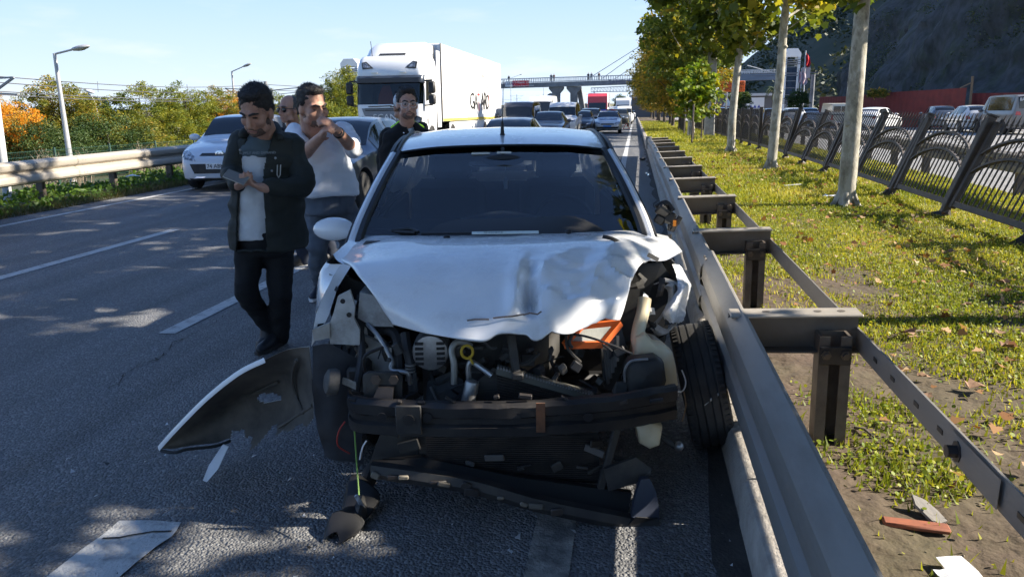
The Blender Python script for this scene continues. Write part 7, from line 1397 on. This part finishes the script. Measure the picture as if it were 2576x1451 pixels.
# ================================================================== people
from mathutils import noise as NZ
def skin_mat(nm, c): return mat(nm, c, .55, col2=(c[0]*.82,c[1]*.72,c[2]*.68), ns=14, bump=.03, bs=120)
def cloth(nm, c, c2=None, ns=6., rough=.9): return mat(nm, c, rough, col2=c2 or tuple(x*.8 for x in c), ns=ns, bump=.15, bs=220)
def rings(mb, secs, n=18):
    rows = []
    for c, a, b in secs: rows.append([c+a*math.cos(2*math.pi*k/n)+b*math.sin(2*math.pi*k/n) for k in range(n)])
    mb.grid(rows, closed=True); k = len(mb.v)
    mb.f.append(tuple(range(k-len(rows)*n, k-len(rows)*n+n))[::-1]); mb.f.append(tuple(range(k-n,k))); mb.m += [0,0]
def cap(mb, a, b, r0, r1, n=12):                        # tapered capsule
    a, b = Vector(a), Vector(b); d = (b-a).normalized() if (b-a).length > 1e-6 else Vector((0,0,1)); P = []; Q = []
    for t in (90,60,30): P.append(a-d*r0*math.sin(R(t))); Q.append(max(r0*math.cos(R(t)),.0005))
    P += [a,b]; Q += [r0,r1]
    for t in (30,60,90): P.append(b+d*r1*math.sin(R(t))); Q.append(max(r1*math.cos(R(t)),.0005))
    mb.tube(P, Q, n)
def limb(mb, pts, rad, n=14):
    for (a,b),(r0,r1) in zip(zip(pts,pts[1:]),zip(rad,rad[1:])): cap(mb,a,b,r0,r1,n)
def inside(poly, x, y):
    c = False; j = len(poly)-1
    for i in range(len(poly)):
        if (poly[i][1] > y) != (poly[j][1] > y) and x < (poly[j][0]-poly[i][0])*(y-poly[i][1])/(poly[j][1]-poly[i][1])+poly[i][0]: c = not c
        j = i
    return c
def organic(name, mb, m, parent, vox=.012, sm=6, wrinkle=0., wsc=9., cut=None, seed=0., thick=0., zcut=None, fold=None):
    """one continuous skin over overlapping volumes; wrinkle displaces it; cut opens a front in the given outline"""
    me = bpy.data.meshes.new(name); me.from_pydata(mb.v, [], mb.f); o = put(name, me, m, parent)
    md = o.modifiers.new('r','REMESH'); md.mode = 'VOXEL'; md.voxel_size = vox
    s_ = o.modifiers.new('s','SMOOTH'); s_.factor = .5; s_.iterations = sm
    bpy.context.view_layer.update(); apply_mods(o); me = o.data
    bm = bmesh.new(); bm.from_mesh(me); bm.normal_update()
    if wrinkle:
        for v in bm.verts:
            p = v.co*wsc; q = Vector((p.x+seed,p.y,p.z*1.5)); w_ = NZ.noise(q)+.5*NZ.noise(q*2.3)
            if fold: w_ += fold*math.sin(p.z*4+3*NZ.noise(p*.6))
            v.co += v.normal*wrinkle*w_
    if cut or zcut:
        kill = []
        for f in bm.faces:
            c = f.calc_center_median()
            if zcut and not (zcut[0] < c.z < zcut[1]): kill.append(f); continue
            if cut:
                x, y = project(c)
                if f.normal.dot(Vector((0,0,HC))-c) > 0 and inside(cut, x, y): kill.append(f)
        bmesh.ops.delete(bm, geom=kill, context='FACES')
    bm.to_mesh(me); bm.free()
    if thick: md = o.modifiers.new('t','SOLIDIFY'); md.thickness = thick; md.offset = -1; bpy.context.view_layer.update(); apply_mods(o); me = o.data
    me.materials.clear(); me.materials.append(m); me.polygons.foreach_set('use_smooth', [True]*len(me.polygons)); return o
def strands(o, H, n, ln=.020):
    me = o.data; rng = random.Random(5); V = [v.co.copy() for v in me.vertices]; N = [v.normal.copy() for v in me.vertices]; F = [tuple(p.vertices) for p in me.polygons]; base = len(V); vv = list(V)
    for _ in range(n):
        i = rng.randrange(base); p, nn = V[i], N[i]
        d = (nn*.75+H.f*rng.uniform(-.5,.4)+H.s*rng.uniform(-.4,.4)-H.u*.35).normalized(); t = d.cross(nn)
        if t.length < 1e-4: continue
        t.normalize(); l = ln*rng.uniform(.4,1.1); k = len(vv); vv += [p-t*.0016-nn*.003,p+t*.0016-nn*.003,p+d*l]; F.append((k,k+1,k+2))
    m2 = bpy.data.meshes.new('hair'); m2.from_pydata(vv,[],F); m2.materials.append(me.materials[0]); m2.polygons.foreach_set('use_smooth',[True]*len(m2.polygons)); o.data = m2; return o
class Head:
    def __init__(s, c, face, k=1.15, up=(0,0,1), tilt=0.):
        s.c = Vector(c); s.f = Vector(face).normalized(); u = Vector(up); s.s = s.f.cross(u).normalized(); s.u = s.s.cross(s.f)
        if tilt: q = Matrix.Rotation(tilt,3,s.f); s.s = q @ s.s; s.u = q @ s.u
        s.k = k; s.rot = Matrix((s.s,s.f,s.u)).transposed()
    def p(s, a, b, d): return s.c+(s.s*a+s.f*b+s.u*d)*s.k
    def ball(s, mb, a, b, d, r, n=16): mb.ball(s.p(a,b,d), tuple(x*s.k for x in r), n, rot=s.rot)
    def cap(s, mb, p0, p1, r0, r1, n=10): cap(mb, s.p(*p0), s.p(*p1), r0*s.k, r1*s.k, n)
    def flesh(s, mb, neck, nr=.058, fat=0.):
        s.ball(mb,0,-.015,.035,(.077,.095,.093)); s.ball(mb,0,.03,-.025,(.062+fat,.062,.085)); s.ball(mb,0,.062,-.092,(.034+fat,.03,.026))
        for q in (-1,1):
            s.ball(mb,q*.036,.058,-.03,(.03+fat,.03,.032)); s.ball(mb,q*.079,-.004,-.015,(.011,.022,.033)); s.ball(mb,q*.048,.03,-.075,(.024+fat,.035,.03)); s.cap(mb,(q*.010,.089,.028),(q*.05,.070,.026),.011,.009)
            s.cap(mb,(q*.012,.100,-.045),(q*.014,.094,-.046),.010,.010)
        s.cap(mb,(0,.090,.015),(0,.113,-.036),.009,.014); s.cap(mb,(-.02,.090,-.066),(.02,.090,-.066),.008,.008); s.cap(mb,(-.016,.088,-.078),(.016,.088,-.078),.008,.008)
        cap(mb, s.p(0,-.02,-.06), neck, nr*s.k, nr*s.k*1.12, 14)
    def features(s, par, hair, hairm, beard=None, brow=True, eye=True, lids=False, hk=1., top=.0, browm=None):
        if hair:
            mb = MB(); s.ball(mb,0,-.026,.047+top,(.082*hk,.097*hk,.090*hk)); s.ball(mb,0,-.06,-.005,(.074*hk,.055,.055)); s.ball(mb,0,.03,.105+top,(.062*hk,.045,.026))
            for q in (-1,1): s.ball(mb,q*.072,.000,.034,(.012,.026,.030))
            strands(organic('hair', mb, hairm, par, .008, 3, .005, 30., seed=3.), s, 2600)
        if beard:
            mb = MB(); s.ball(mb,0,.040,-.082,(.058,.050,.040)); 
            for q in (-1,1): s.ball(mb,q*.058,.018,-.062,(.012,.028,.036)); s.cap(mb,(q*.002,.103,-.054),(q*.026,.090,-.066),.006,.005); s.cap(mb,(q*.026,.090,-.066),(q*.03,.082,-.09),.006,.007)
            s.ball(mb,0,.078,-.096,(.028,.020,.018)); organic('beard', mb, beard, par, .007, 2, .002, 60.)
        for q in (-1,1):
            if brow: mb = MB(); s.cap(mb,(q*.013,.1005,.026),(q*.034,.0955,.033),.0052,.006); s.cap(mb,(q*.034,.0955,.033),(q*.052,.078,.026),.006,.0035); mb.build('eyebrow', browm or hairm, par)
            if eye:
                mb = MB(); s.ball(mb,q*.031,.0835,.004,(.0155,.009,.0045 if lids else .008),12); e = mb.build('eye', m_eye if not lids else m_lid, par)
                if not lids: mb = MB(); s.ball(mb,q*.031,.0905,.004,(.0068,.004,.0068),10); mb.build('iris', m_ink, e)
        mb = MB(); s.cap(mb,(-.023,.0955,-.0715),(.023,.0955,-.0715),.0042,.0042); mb.build('lips', m_lips, par)
m_eye = mat('eye_white', (.55,.52,.5), .3); m_lid = mat('eyelash', (.06,.04,.03), .7); m_lips = mat('lips', (.30,.13,.10), .5); m_hair = mat('dark_hair', (.012,.010,.009), .55, col2=(.03,.024,.02), ns=60, bump=.4, bs=160); m_beard = mat('short_beard', (.075,.048,.036), .8, col2=(.15,.09,.065), ns=90); m_stub = mat('stubble', (.22,.13,.095), .8, col2=(.13,.08,.06), ns=90)
def hand(mb, wrist, tip_dir, palm_n, k=1., curl=1.0, spread=.12, thumb=1, thumb_curl=.6):
    """palm, four fingers bending towards palm_n, and a thumb leaving the side of the palm"""
    w = Vector(wrist); d = Vector(tip_dir).normalized(); nn = Vector(palm_n); nn = (nn-d*nn.dot(d)).normalized(); s = d.cross(nn)*thumb
    rot = Matrix((s,d,nn)).transposed(); mb.ball(w+d*.048*k, (.042*k,.052*k,.018*k), 12, rot=rot); cap(mb, w-d*.02*k, w+d*.03*k, .027*k, .030*k, 10)
    for i, (off, ln) in enumerate(((.030,.90),(.010,1.),(-.011,.94),(-.030,.75))):
        b0 = w+d*.088*k*(.97 if i in (0,3) else 1)+s*off*k; ang = 0.; P = [b0-d*.03*k,b0]; dd = (d+s*(off/.03)*spread).normalized()
        for j, sl in enumerate((.042,.026,.021)):
            ang += curl*(.62,.85,.6)[j]; q = dd*math.cos(ang)+nn*math.sin(ang); P.append(P[-1]+q*sl*ln*k)
        limb(mb, P, [.0105*k,.0098*k,.0092*k,.0084*k,.0074*k], 8)
    b0 = w+d*.025*k+s*.030*k+nn*.006*k; t1 = (s*.75+d*.65+nn*.25).normalized(); t2 = (d*.8+s*(.35-thumb_curl*.5)+nn*.45).normalized(); P = [b0,b0+t1*.036*k,b0+t1*.036*k+t2*.030*k,b0+t1*.036*k+t2*.030*k+(t2+nn*.3-s*.3*thumb_curl).normalized()*.024*k]; limb(mb, P, [.0145*k,.0125*k,.011*k,.0085*k], 8)
def shoe(par, heel, toe, m, sole, h=.085):
    a, b = Vector(heel), Vector(toe); d = (b-a); L_ = d.length; d.normalize(); up = Vector((0,0,1)); s = d.cross(up).normalized(); mb = MB()
    rings(mb, [(a-d*.03+up*.045,s*.022,up*.03),(a+up*.06,s*.036,up*.055),(a+d*L_*.3+up*.06,s*.038,up*.06),(a+d*L_*.6+up*.045,s*.044,up*.042),(a+d*L_*.88+up*.036,s*.040,up*.032),(a+d*L_*1.02+up*.03,s*.018,up*.016)], 14)
    cap(mb, a+d*.03+up*.07, a+d*.02+up*.13, .045, .042); o = organic('shoe', mb, m, par, .008, 3)
    g = MB(); pl = [(-.03,-.03),(-.035,.03),(.1,.045),(.22,.047),(.285,.02),(.29,-.01),(.22,-.043),(.1,-.04)]; g.prism([(u*L_/.27,v) for u,v in pl], lambda u,v,t: a+d*u+s*v+up*t, .002,.026); g.build('sole', sole, o, smooth=30)
def face_dir(c, side, down):                            # towards the camera, turned to picture-left (+) or right (-), pitched down
    v = Vector((0,0,HC))-Vector(c); v.z = 0; v.normalize(); l = Vector((0,0,1)).cross(v)*-1.
    q = v*math.cos(side)+l*math.sin(side); return (q*math.cos(down)-Vector((0,0,1))*math.sin(down)).normalized()
def frame(c, side): f = face_dir(c, side, 0); s = f.cross(Vector((0,0,1))).normalized(); return f, s
UP = Vector((0,0,1))
# ---------------------------------------------------------------- man with the phone, dark jacket
def man_phone():
    Y = 4.76; g0 = ground_at(660,885); t = thing('person', 'man in dark green jacket over grey and white t-shirt looking down at a phone', 'person', (0,0,0)); sk = skin_mat('skin_tan', (.48,.275,.195))
    hc = at(645,279,4.60); f, s = frame(hc, R(14)); H_ = Head(hc, face_dir(hc, R(30), R(27)), 1.17, tilt=R(-4)); nb = at(668,338,4.74)
    shL, shR = at(606,352,4.72), at(738,360,4.84); elL, elR = at(583,436,4.62), at(762,470,4.74); wrL, wrR = at(598,468,4.42), at(668,474,4.46); kneeL, kneeR = at(618,730,4.66), at(705,738,4.76); hipL, hipR = at(632,610,4.76), at(703,610,4.84); anL, anR = at(676,828,4.86), at(706,846,4.92)
    mb = MB(); H_.flesh(mb, nb); c = lambda px,py,w,d,dy=0: (at(px,py,Y+dy), s*w, f*d)
    rings(mb, [c(668,348,.11,.06),c(668,400,.14,.09),c(667,500,.14,.10),c(667,590,.15,.11)])
    limb(mb, [shL+Vector((.03,0,-.03)),elL,wrL],[.035,.038,.03]); limb(mb, [shR,elR,wrR],[.04,.042,.03]); limb(mb, [hipL,kneeL,anL],[.08,.055,.04]); limb(mb, [hipR,kneeR,anR],[.08,.055,.04])
    hand(mb, wrL, at(616,458,4.36)-wrL+Vector((0,0,-.005)), Vector((.5,-.3,.8)), 1.0, .75, thumb=-1); hand(mb, wrR, at(622,462,4.38)-wrR, Vector((-.2,-.2,.9)), 1.0, .8, thumb=1)
    organic('body', mb, sk, t, .0075, 3); H_.features(t, True, m_hair, m_beard, lids=True, hk=1.03, top=.004)
    # t-shirt: slate yoke, white below
    def tee(nm, secs, m, sd): q = MB(); rings(q, secs, 22); return organic(nm, q, m, t, .010, 5, .010, 8., seed=sd, fold=.25)
    wt = cloth('tee_white', (.66,.67,.68)); sl = cloth('tee_slate', (.085,.115,.13))
    tee('tshirt', [c(660,386,.165,.125),c(658,430,.160,.13),c(655,500,.158,.135),c(654,560,.162,.135),c(653,598,.166,.135)], wt, 1.); tee('tshirt_yoke', [c(668,322,.055,.055,-.02),c(667,334,.10,.075),c(664,350,.14,.095),c(662,372,.162,.118),c(660,393,.170,.130)], sl, 2.)
    txt = text_mesh('SUPPLY AND DEMAND', .022, mat('tee_print', (.25,.28,.29), .8), t, at(648,385,Y-.172), (0,0,0), 'tee_lettering', .0006); txt.rotation_euler = Matrix((s*-1,UP,f)).transposed().to_euler()
    # jacket: open shell with sleeves
    q = MB(); jy = .012; rings(q, [c(672,322,.075,.07,jy),c(672,338,.13,.095,jy),c(670,352,.19,.125,jy),c(670,400,.225,.165,jy),c(671,470,.238,.18,jy),c(673,540,.245,.185,jy),c(675,600,.252,.19,jy),c(677,622,.255,.19,jy)], 24)
    jk = cloth('jacket_dark_green', (.013,.016,.013), (.022,.025,.02), 5., .75)
    cut = [(622,322),(640,335),(690,322),(686,345),(670,395),(662,440),(664,500),(668,560),(672,640),(593,640),(594,560),(597,500),(600,440),(604,400),(618,352)]
    jo = organic('jacket', q, jk, t, .009, 4, .016, 6.5, cut=cut, seed=5., thick=.012, fold=.35)
    for pts, rad in (([at(610,356,4.76),elL,wrL+(elL-wrL)*.12],[.080,.070,.050]),([shR+Vector((-.02,0,-.005)),elR,wrR+(elR-wrR)*.10],[.088,.076,.052])): q = MB(); limb(q, pts, rad); organic('sleeve', q, jk, t, .010, 4, .013, 8., seed=9., fold=.4)
    q = MB(); limb(q, [at(610,338,4.66),at(640,322,4.80),at(690,318,4.84),at(704,345,4.70)],[.030,.034,.036,.026]); organic('collar', q, jk, jo, .009, 3, .006, 12.)
    for (x,y) in ((693,398),(684,430),(672,475),(604,378)): g = MB(); g.ball(at(x,y,Y-.185),.008,8); g.build('snap_button', m_alu, jo)
    g = MB(); P = [at(x,y,Y-.19) for x,y in ((706,415),(705,440),(701,447),(697,440),(698,415))]; g.tube(P,.004,6); g.build('pocket_zip', mat('zip_grey', (.35,.35,.33), .5), jo)
    q = MB(); rings(q, [c(668,578,.175,.125),c(668,610,.18,.13),c(668,640,.17,.12)]); limb(q, [hipL,kneeL,anL],[.105,.078,.056]); limb(q, [hipR,kneeR,anR],[.105,.080,.062]); limb(q,[kneeL,anL+Vector((0,0,.02))],[.07,.06]); limb(q,[hipL,hipR],[.11,.11]); organic('trousers', q, cloth('trousers_black', (.008,.008,.009)), t, .012, 4, .012, 7., seed=8., fold=.2)
    sh = mat('shoe_black', (.015,.016,.02), .5); hl = Vector((anL.x,anL.y,.004)); tl = ground_at(650,884); shoe(t, hl, Vector((tl.x,tl.y,.004)), sh, m_gasket if 'm_gasket' in globals() else m_black); hl = Vector((anR.x,anR.y,.004)); shoe(t, hl, hl+Vector((-.05,-.25,0)), sh, m_black)
    ph = thing('phone', 'mobile phone in a dark case held by the man in the dark jacket', 'phone', at(594,446,4.33)); g = MB(); d_ = (at(628,462,4.33)-at(562,436,4.33)).normalized(); nrm = Vector((.2,-.62,.75)).normalized(); side = d_.cross(nrm).normalized(); nrm = side.cross(d_); rot = Matrix((side,d_,nrm)).transposed(); g.box((0,0,0),(.072,.142,.010),ch=.004,rot=rot); g.build('case', mat('phone_case', (.34,.31,.26), .35), ph); g = MB(); g.box(nrm*.0056,(.066,.135,.001),rot=rot); g.build('screen', mat('phone_screen', (.16,.155,.14), .15), ph, smooth=0)
man_phone()
# ---------------------------------------------------------------- man in the white shirt lighting a cigarette
def man_white():
    Y = 6.2; t = thing('person', 'big man in rolled-sleeve white shirt and jeans holding both hands to his mouth', 'person', (0,0,0)); sk = skin_mat('skin_fair', (.55,.315,.225)); s_ = None
    hc = at(786,268,5.84); f, s = frame(hc, R(-16)); H_ = Head(hc, face_dir(hc, R(-32), R(14)), 1.27, tilt=R(6)); nb = at(790,330,6.1); c = lambda px,py,w,d,dy=0: (at(px,py,Y+dy), s*w, f*d)
    shL, shR = at(738,334,6.12), at(866,334,6.22); elL, elR = at(768,384,5.78), at(890,376,5.98); wrL, wrR = at(808,344,5.62), at(846,328,5.64)
    hipL, hipR, kL, kR, aL, aR = at(800,515,6.25), at(862,515,6.3), at(798,618,6.15), at(880,610,6.35), at(806,712,6.36), at(862,680,6.75)
    mb = MB(); H_.flesh(mb, nb, .072, .006); rings(mb, [c(802,345,.19,.10),c(815,400,.21,.14),c(822,470,.21,.15)]); limb(mb,[shL,elL,wrL],[.06,.055,.036]); limb(mb,[shR,elR,wrR],[.06,.056,.036]); limb(mb,[hipL,kL,aL],[.09,.06,.045]); limb(mb,[hipR,kR,aR],[.09,.06,.045])
    hand(mb, wrL, at(822,318,5.56)-wrL, Vector((.9,-.1,.1)), 1.12, 1.15, thumb=1); hand(mb, wrR, at(822,306,5.58)-wrR, Vector((-.7,.3,-.5)), 1.12, 1.0, thumb=-1)
    organic('body', mb, sk, t, .0085, 3); H_.features(t, True, m_hair, m_stub, lids=True, hk=.99)
    sm_ = cloth('shirt_white', (.80,.82,.85), (.74,.76,.8)); q = MB(); rings(q, [c(790,318,.075,.07,-.02),c(792,330,.14,.10),c(796,345,.22,.125),c(806,385,.245,.17),c(816,430,.25,.19),c(824,470,.252,.195),c(828,490,.255,.19)], 24)
    limb(q,[at(742,336,6.14),elL+(shL-elL)*.35],[.088,.078]); limb(q,[shR,elR+(shR-elR)*.05],[.088,.074]); limb(q,[elR+(shR-elR)*.12,elR+(wrR-elR)*.14],[.074,.066]); organic('shirt', q, sm_, t, .012, 3, .020, 5.5, seed=11., zcut=(at(828,493,Y).z,9), fold=.3)
    q = MB(); limb(q,[at(768,326,6.02),at(778,312,6.12),at(812,318,6.1),at(806,338,5.98)],[.022,.026,.026,.02]); organic('collar', q, sm_, t, .008, 3)
    for y in (360,395,430,465): g = MB(); p = at(826+(y-360)*.08,y,Y-.22); g.ball(p,.006,8); g.build('shirt_button', m_plate, t)
    q = MB(); rings(q, [c(828,476,.215,.155),c(830,510,.22,.16),c(832,535,.20,.15)]); limb(q,[hipL,kL,aL],[.125,.092,.072]); limb(q,[hipR,kR,aR],[.125,.092,.07]); organic('jeans', q, cloth('jeans_grey', (.085,.10,.125), (.12,.14,.17), 4.), t, .012, 3, .016, 7., seed=14., fold=.25)
    hl = Vector((aL.x,aL.y,.004)); shoe(t, hl, hl+Vector((.03,-.27,0)), mat('shoe_navy', (.015,.018,.03), .6), m_plate); hl = Vector((aR.x,aR.y,.004)); shoe(t, hl, hl+Vector((.1,-.25,0)), mat('shoe_navy', (.015,.018,.03), .6), m_plate)
    d = (wrR-elR).normalized(); g = MB(); g.lathe([(.041,-.012),(.044,-.008),(.044,.008),(.041,.012)], wrR-d*.05, rot=d.to_track_quat('Z','Y').to_matrix(), n=20); w_ = g.build('watch_strap', m_black, t); g = MB(); g.lathe([(.001,0),(.021,0),(.021,.012),(.001,.013)], wrR-d*.05+Vector((.02,-.038,.0)), rot=Vector((.3,-1,.2)).to_track_quat('Z','Y').to_matrix(), n=18); g.build('watch_case', m_dark, w_)
    g = MB(); a = H_.p(.0,.10,-.072); b = at(822,303,5.60); g.tube([a,a+(b-a).normalized()*.075],.004,8); tag(g.build('cigarette', mat('cigarette_paper', (.75,.73,.68), .8), None), 'cigarette between the lips of the man in the white shirt', 'cigarette')
man_white()
# ---------------------------------------------------------------- man with glasses, black jacket
def man_glasses():
    Y = 7.25; t = thing('person', 'man with clear-framed glasses and black bomber jacket beside the wreck', 'person'); sk = skin_mat('skin_light', (.56,.335,.25)); hc = at(1024,262,7.12); f, s = frame(hc, R(-4)); H_ = Head(hc, face_dir(hc, R(-10), R(4)), 1.14); nb = at(1024,318,7.25); c = lambda px,py,w,d,dy=0: (at(px,py,Y+dy), s*w, f*d)
    shL, shR, eL, eR, wL, wR = at(976,342,7.3), at(1074,344,7.3), at(964,405,7.35), at(1086,405,7.3), at(968,470,7.2), at(1085,470,7.2); hL, hR, kL, kR, aL, aR = at(1000,500,7.3), at(1048,500,7.3), at(998,595,7.25), at(1050,595,7.25), at(996,680,7.35), at(1052,680,7.35)
    mb = MB(); H_.flesh(mb, nb, .058); rings(mb, [c(1024,340,.17,.09),c(1024,420,.17,.11),c(1024,500,.16,.11)]); limb(mb,[shL,eL,wL],[.05,.042,.03]); limb(mb,[shR,eR,wR],[.05,.042,.03]); limb(mb,[hL,kL,aL],[.08,.055,.04]); limb(mb,[hR,kR,aR],[.08,.055,.04]); hand(mb,wL,Vector((0,-.1,-1)),Vector((.8,-.3,0)),1.,.5); hand(mb,wR,Vector((0,-.1,-1)),Vector((-.8,-.3,0)),1.,.5,thumb=-1)
    organic('body', mb, sk, t, .0085, 3); H_.features(t, True, m_hair, m_stub, hk=1.0, top=.006)
    bk = cloth('jacket_black', (.007,.007,.008)); q = MB(); rings(q, [c(1024,306,.075,.07,.02),c(1024,318,.13,.09),c(1024,332,.22,.115),c(1024,380,.27,.15),c(1024,440,.265,.155),c(1024,490,.22,.15)], 22); limb(q,[shL,eL,wL],[.078,.070,.05]); limb(q,[shR,eR,wR],[.078,.070,.05]); cut = [(1012,300),(1036,300),(1044,330),(1050,352),(1046,358),(1030,336),(1022,318)]
    jo = organic('jacket', q, bk, t, .012, 4, .014, 6., cut=cut, seed=21., thick=.01, fold=.2); q = MB(); rings(q,[c(1024,308,.06,.055),c(1026,326,.085,.075),c(1028,360,.13,.12),c(1028,400,.14,.12)]); organic('shirt', q, cloth('shirt_pale_blue', (.62,.70,.80)), t, .012, 3)
    for (x,y) in ((1016,335),(1014,362)): g = MB(); g.ball(at(x,y,Y-.165),.009,8); g.build('snap_button', m_chrome, jo)
    q = MB(); rings(q,[c(1024,485,.18,.13),c(1024,515,.18,.13)]); limb(q,[hL,kL,aL],[.11,.08,.06]); limb(q,[hR,kR,aR],[.11,.08,.06]); organic('trousers', q, cloth('trousers_navy', (.02,.025,.04)), t, .014, 3, .01, 7.)
    for a in (aL,aR): hl = Vector((a.x,a.y,.004)); shoe(t, hl, hl+Vector((.06,-.26,0)), m_black, m_plate)
    gl = MB(); pts = {}
    for q_ in (-1,1): gl.tube([H_.p(q_*(.034+.026*math.cos(a)),.101-.012*abs(math.cos(a))*(q_*math.cos(a) > 0),.0+.021*math.sin(a)) for a in np.linspace(0,2*math.pi,21)],.0028,5,cap=False); gl.tube([H_.p(q_*.060,.088,.006),H_.p(q_*.083,.03,.008),H_.p(q_*.084,-.01,.0)],.0028,5)
    gl.tube([H_.p(-.008,.103,.004),H_.p(.008,.103,.004)],.0028,5); tag(gl.build('glasses', mat('clear_frame', (.62,.60,.58), .2), None), 'clear-framed glasses on the man in the black jacket', 'glasses')
man_glasses()
# ---------------------------------------------------------------- man with sunglasses behind
def man_sun():
    Y = 7.75; t = thing('person', 'balding man in sunglasses half hidden behind the man in white', 'person'); sk = skin_mat('skin_ruddy', (.52,.295,.215)); hc = at(727,276,7.7); f, s = frame(hc, R(25)); H_ = Head(hc, face_dir(hc, R(48), R(2)), 1.13); nb = at(740,325,7.8); c = lambda px,py,w,d,dy=0: (at(px,py,Y+dy), s*w, f*d)
    shL, shR, eL, eR, wL, wR = at(702,338,7.7), at(792,338,7.8), at(698,415,7.7), at(800,415,7.9), at(704,475,7.55), at(796,475,7.75); hL, hR, kL, kR, aL, aR = at(735,500,7.7), at(790,500,7.8), at(752,585,7.55), at(820,585,7.7), at(766,655,7.62), at(838,650,7.8)
    mb = MB(); H_.flesh(mb, nb, .06); rings(mb,[c(746,345,.17,.09),c(748,420,.17,.11),c(752,500,.16,.11)]); limb(mb,[shL,eL,wL],[.05,.042,.03]); limb(mb,[shR,eR,wR],[.05,.042,.03]); limb(mb,[hL,kL,aL],[.08,.055,.04]); limb(mb,[hR,kR,aR],[.08,.055,.04]); hand(mb,wL,Vector((0,-.1,-1)),Vector((.8,-.3,0)),1.,.5); hand(mb,wR,Vector((0,-.1,-1)),Vector((-.8,-.3,0)),1.,.5,thumb=-1); organic('body', mb, sk, t, .009, 3)
    hm = mat('grey_dark_hair', (.045,.04,.038), .6, col2=(.10,.095,.09), ns=60); mb = MB(); H_.ball(mb,0,-.034,.034,(.085,.086,.092)); H_.ball(mb,0,-.05,-.01,(.076,.055,.055))
    for q_ in (-1,1): H_.ball(mb,q_*.073,-.01,.015,(.010,.028,.036))
    organic('hair', mb, hm, t, .009, 3, .003, 30.); H_.features(t, False, hm, None, eye=False); q = MB(); rings(q,[c(740,322,.08,.07),c(746,342,.2,.11),c(748,400,.215,.14),c(752,500,.20,.14)]); limb(q,[shL,eL,wL],[.075,.065,.045]); limb(q,[shR,eR,wR],[.075,.065,.045]); organic('jumper', q, cloth('jumper_navy', (.025,.03,.045)), t, .014, 3, .012, 7.)
    q = MB(); rings(q,[c(752,490,.18,.13),c(756,515,.18,.13)]); limb(q,[hL,kL,aL],[.11,.08,.062]); limb(q,[hR,kR,aR],[.11,.08,.062]); organic('trousers', q, cloth('trousers_ink', (.018,.025,.045)), t, .014, 3, .01, 7.)
    for a,dv in ((aL,Vector((-.16,-.2,0))),(aR,Vector((-.1,-.24,0)))): hl = Vector((a.x,a.y,.004)); shoe(t, hl, hl+dv, m_black, m_black)
    sg_ = thing('sunglasses', 'dark sunglasses on the balding man', 'sunglasses')
    for q_ in (-1,1): g = MB(); H_.ball(g,q_*.034,.094-.003,.0,(.029,.010,.022)); g.build('lens', mat('shade_lens', (.006,.006,.007), .08), sg_); g = MB(); g.tube([H_.p(q_*.058,.084,.01),H_.p(q_*.084,.03,.008),H_.p(q_*.085,-.01,.0)],.004,6); g.build('temple', m_black, sg_)
    g = MB(); g.tube([H_.p(-.012,.103,.008),H_.p(.012,.103,.008)],.004,6); g.build('bridge', m_black, sg_)
man_sun()
# ---------------------------------------------------------------- person in white cap and hi-vis vest, almost hidden
def man_cap():
    Y = 8.1; t = thing('person', 'person in white cap and neon vest hidden behind the man with glasses', 'person'); sk = skin_mat('skin_mid', (.42,.23,.16)); hc = at(1012,270,8.1); f, s = frame(hc, R(20)); H_ = Head(hc, face_dir(hc, R(160), R(0)), 1.1); nb = at(1022,312,8.15); c = lambda px,py,w,d,dy=0: (at(px,py,Y+dy), s*w, f*d)
    shL, shR, eL, eR, wL, wR = at(1002,325,8.1), at(1062,322,8.2), at(1004,395,8.1), at(1068,395,8.2), at(1006,450,8.), at(1064,450,8.1); hL, hR, kL, kR, aL, aR = at(1008,480,8.1), at(1050,480,8.1), at(1008,560,8.), at(1050,560,8.), at(1008,636,8.1), at(1050,636,8.1)
    mb = MB(); H_.flesh(mb, nb); rings(mb,[c(1024,335,.15,.09),c(1024,410,.16,.11),c(1026,480,.15,.11)]); limb(mb,[shL,eL,wL],[.05,.042,.03]); limb(mb,[shR,eR,wR],[.05,.042,.03]); limb(mb,[hL,kL,aL],[.08,.055,.04]); limb(mb,[hR,kR,aR],[.08,.055,.04]); hand(mb,wL,Vector((0,-.1,-1)),Vector((.8,-.3,0)),1.,.5); hand(mb,wR,Vector((0,-.1,-1)),Vector((-.8,-.3,0)),1.,.5,thumb=-1); organic('body', mb, sk, t, .009, 3); H_.features(t, True, m_hair, None)
    mb = MB(); H_.ball(mb,0,-.02,.055,(.092,.108,.095)); organic('cap', mb, cloth('cap_white', (.72,.74,.78)), t, .010, 3, zcut=(H_.p(0,0,.0).z,9)); q = MB(); rings(q,[c(1022,304,.08,.07),c(1024,318,.19,.11),c(1026,370,.21,.145),c(1026,460,.20,.14)]); organic('hi_vis_vest', q, mat('neon_yellow', (.45,.85,.03), .8), t, .013, 3, .01, 7.)
    q = MB(); limb(q,[shL,eL,wL],[.07,.06,.045]); limb(q,[shR,eR,wR],[.07,.06,.045]); organic('sleeves', q, cloth('sleeve_dark', (.02,.02,.025)), t, .012, 3); q = MB(); limb(q,[hL,kL,aL],[.10,.08,.06]); limb(q,[hR,kR,aR],[.10,.08,.06]); limb(q,[hL,hR],[.11,.11]); organic('trousers', q, cloth('trousers_ink', (.018,.025,.045)), t, .014, 3)
    for a in (aL,aR): hl = Vector((a.x,a.y,.004)); shoe(t, hl, hl+Vector((.06,.26,0)), m_black, m_black)
man_cap()
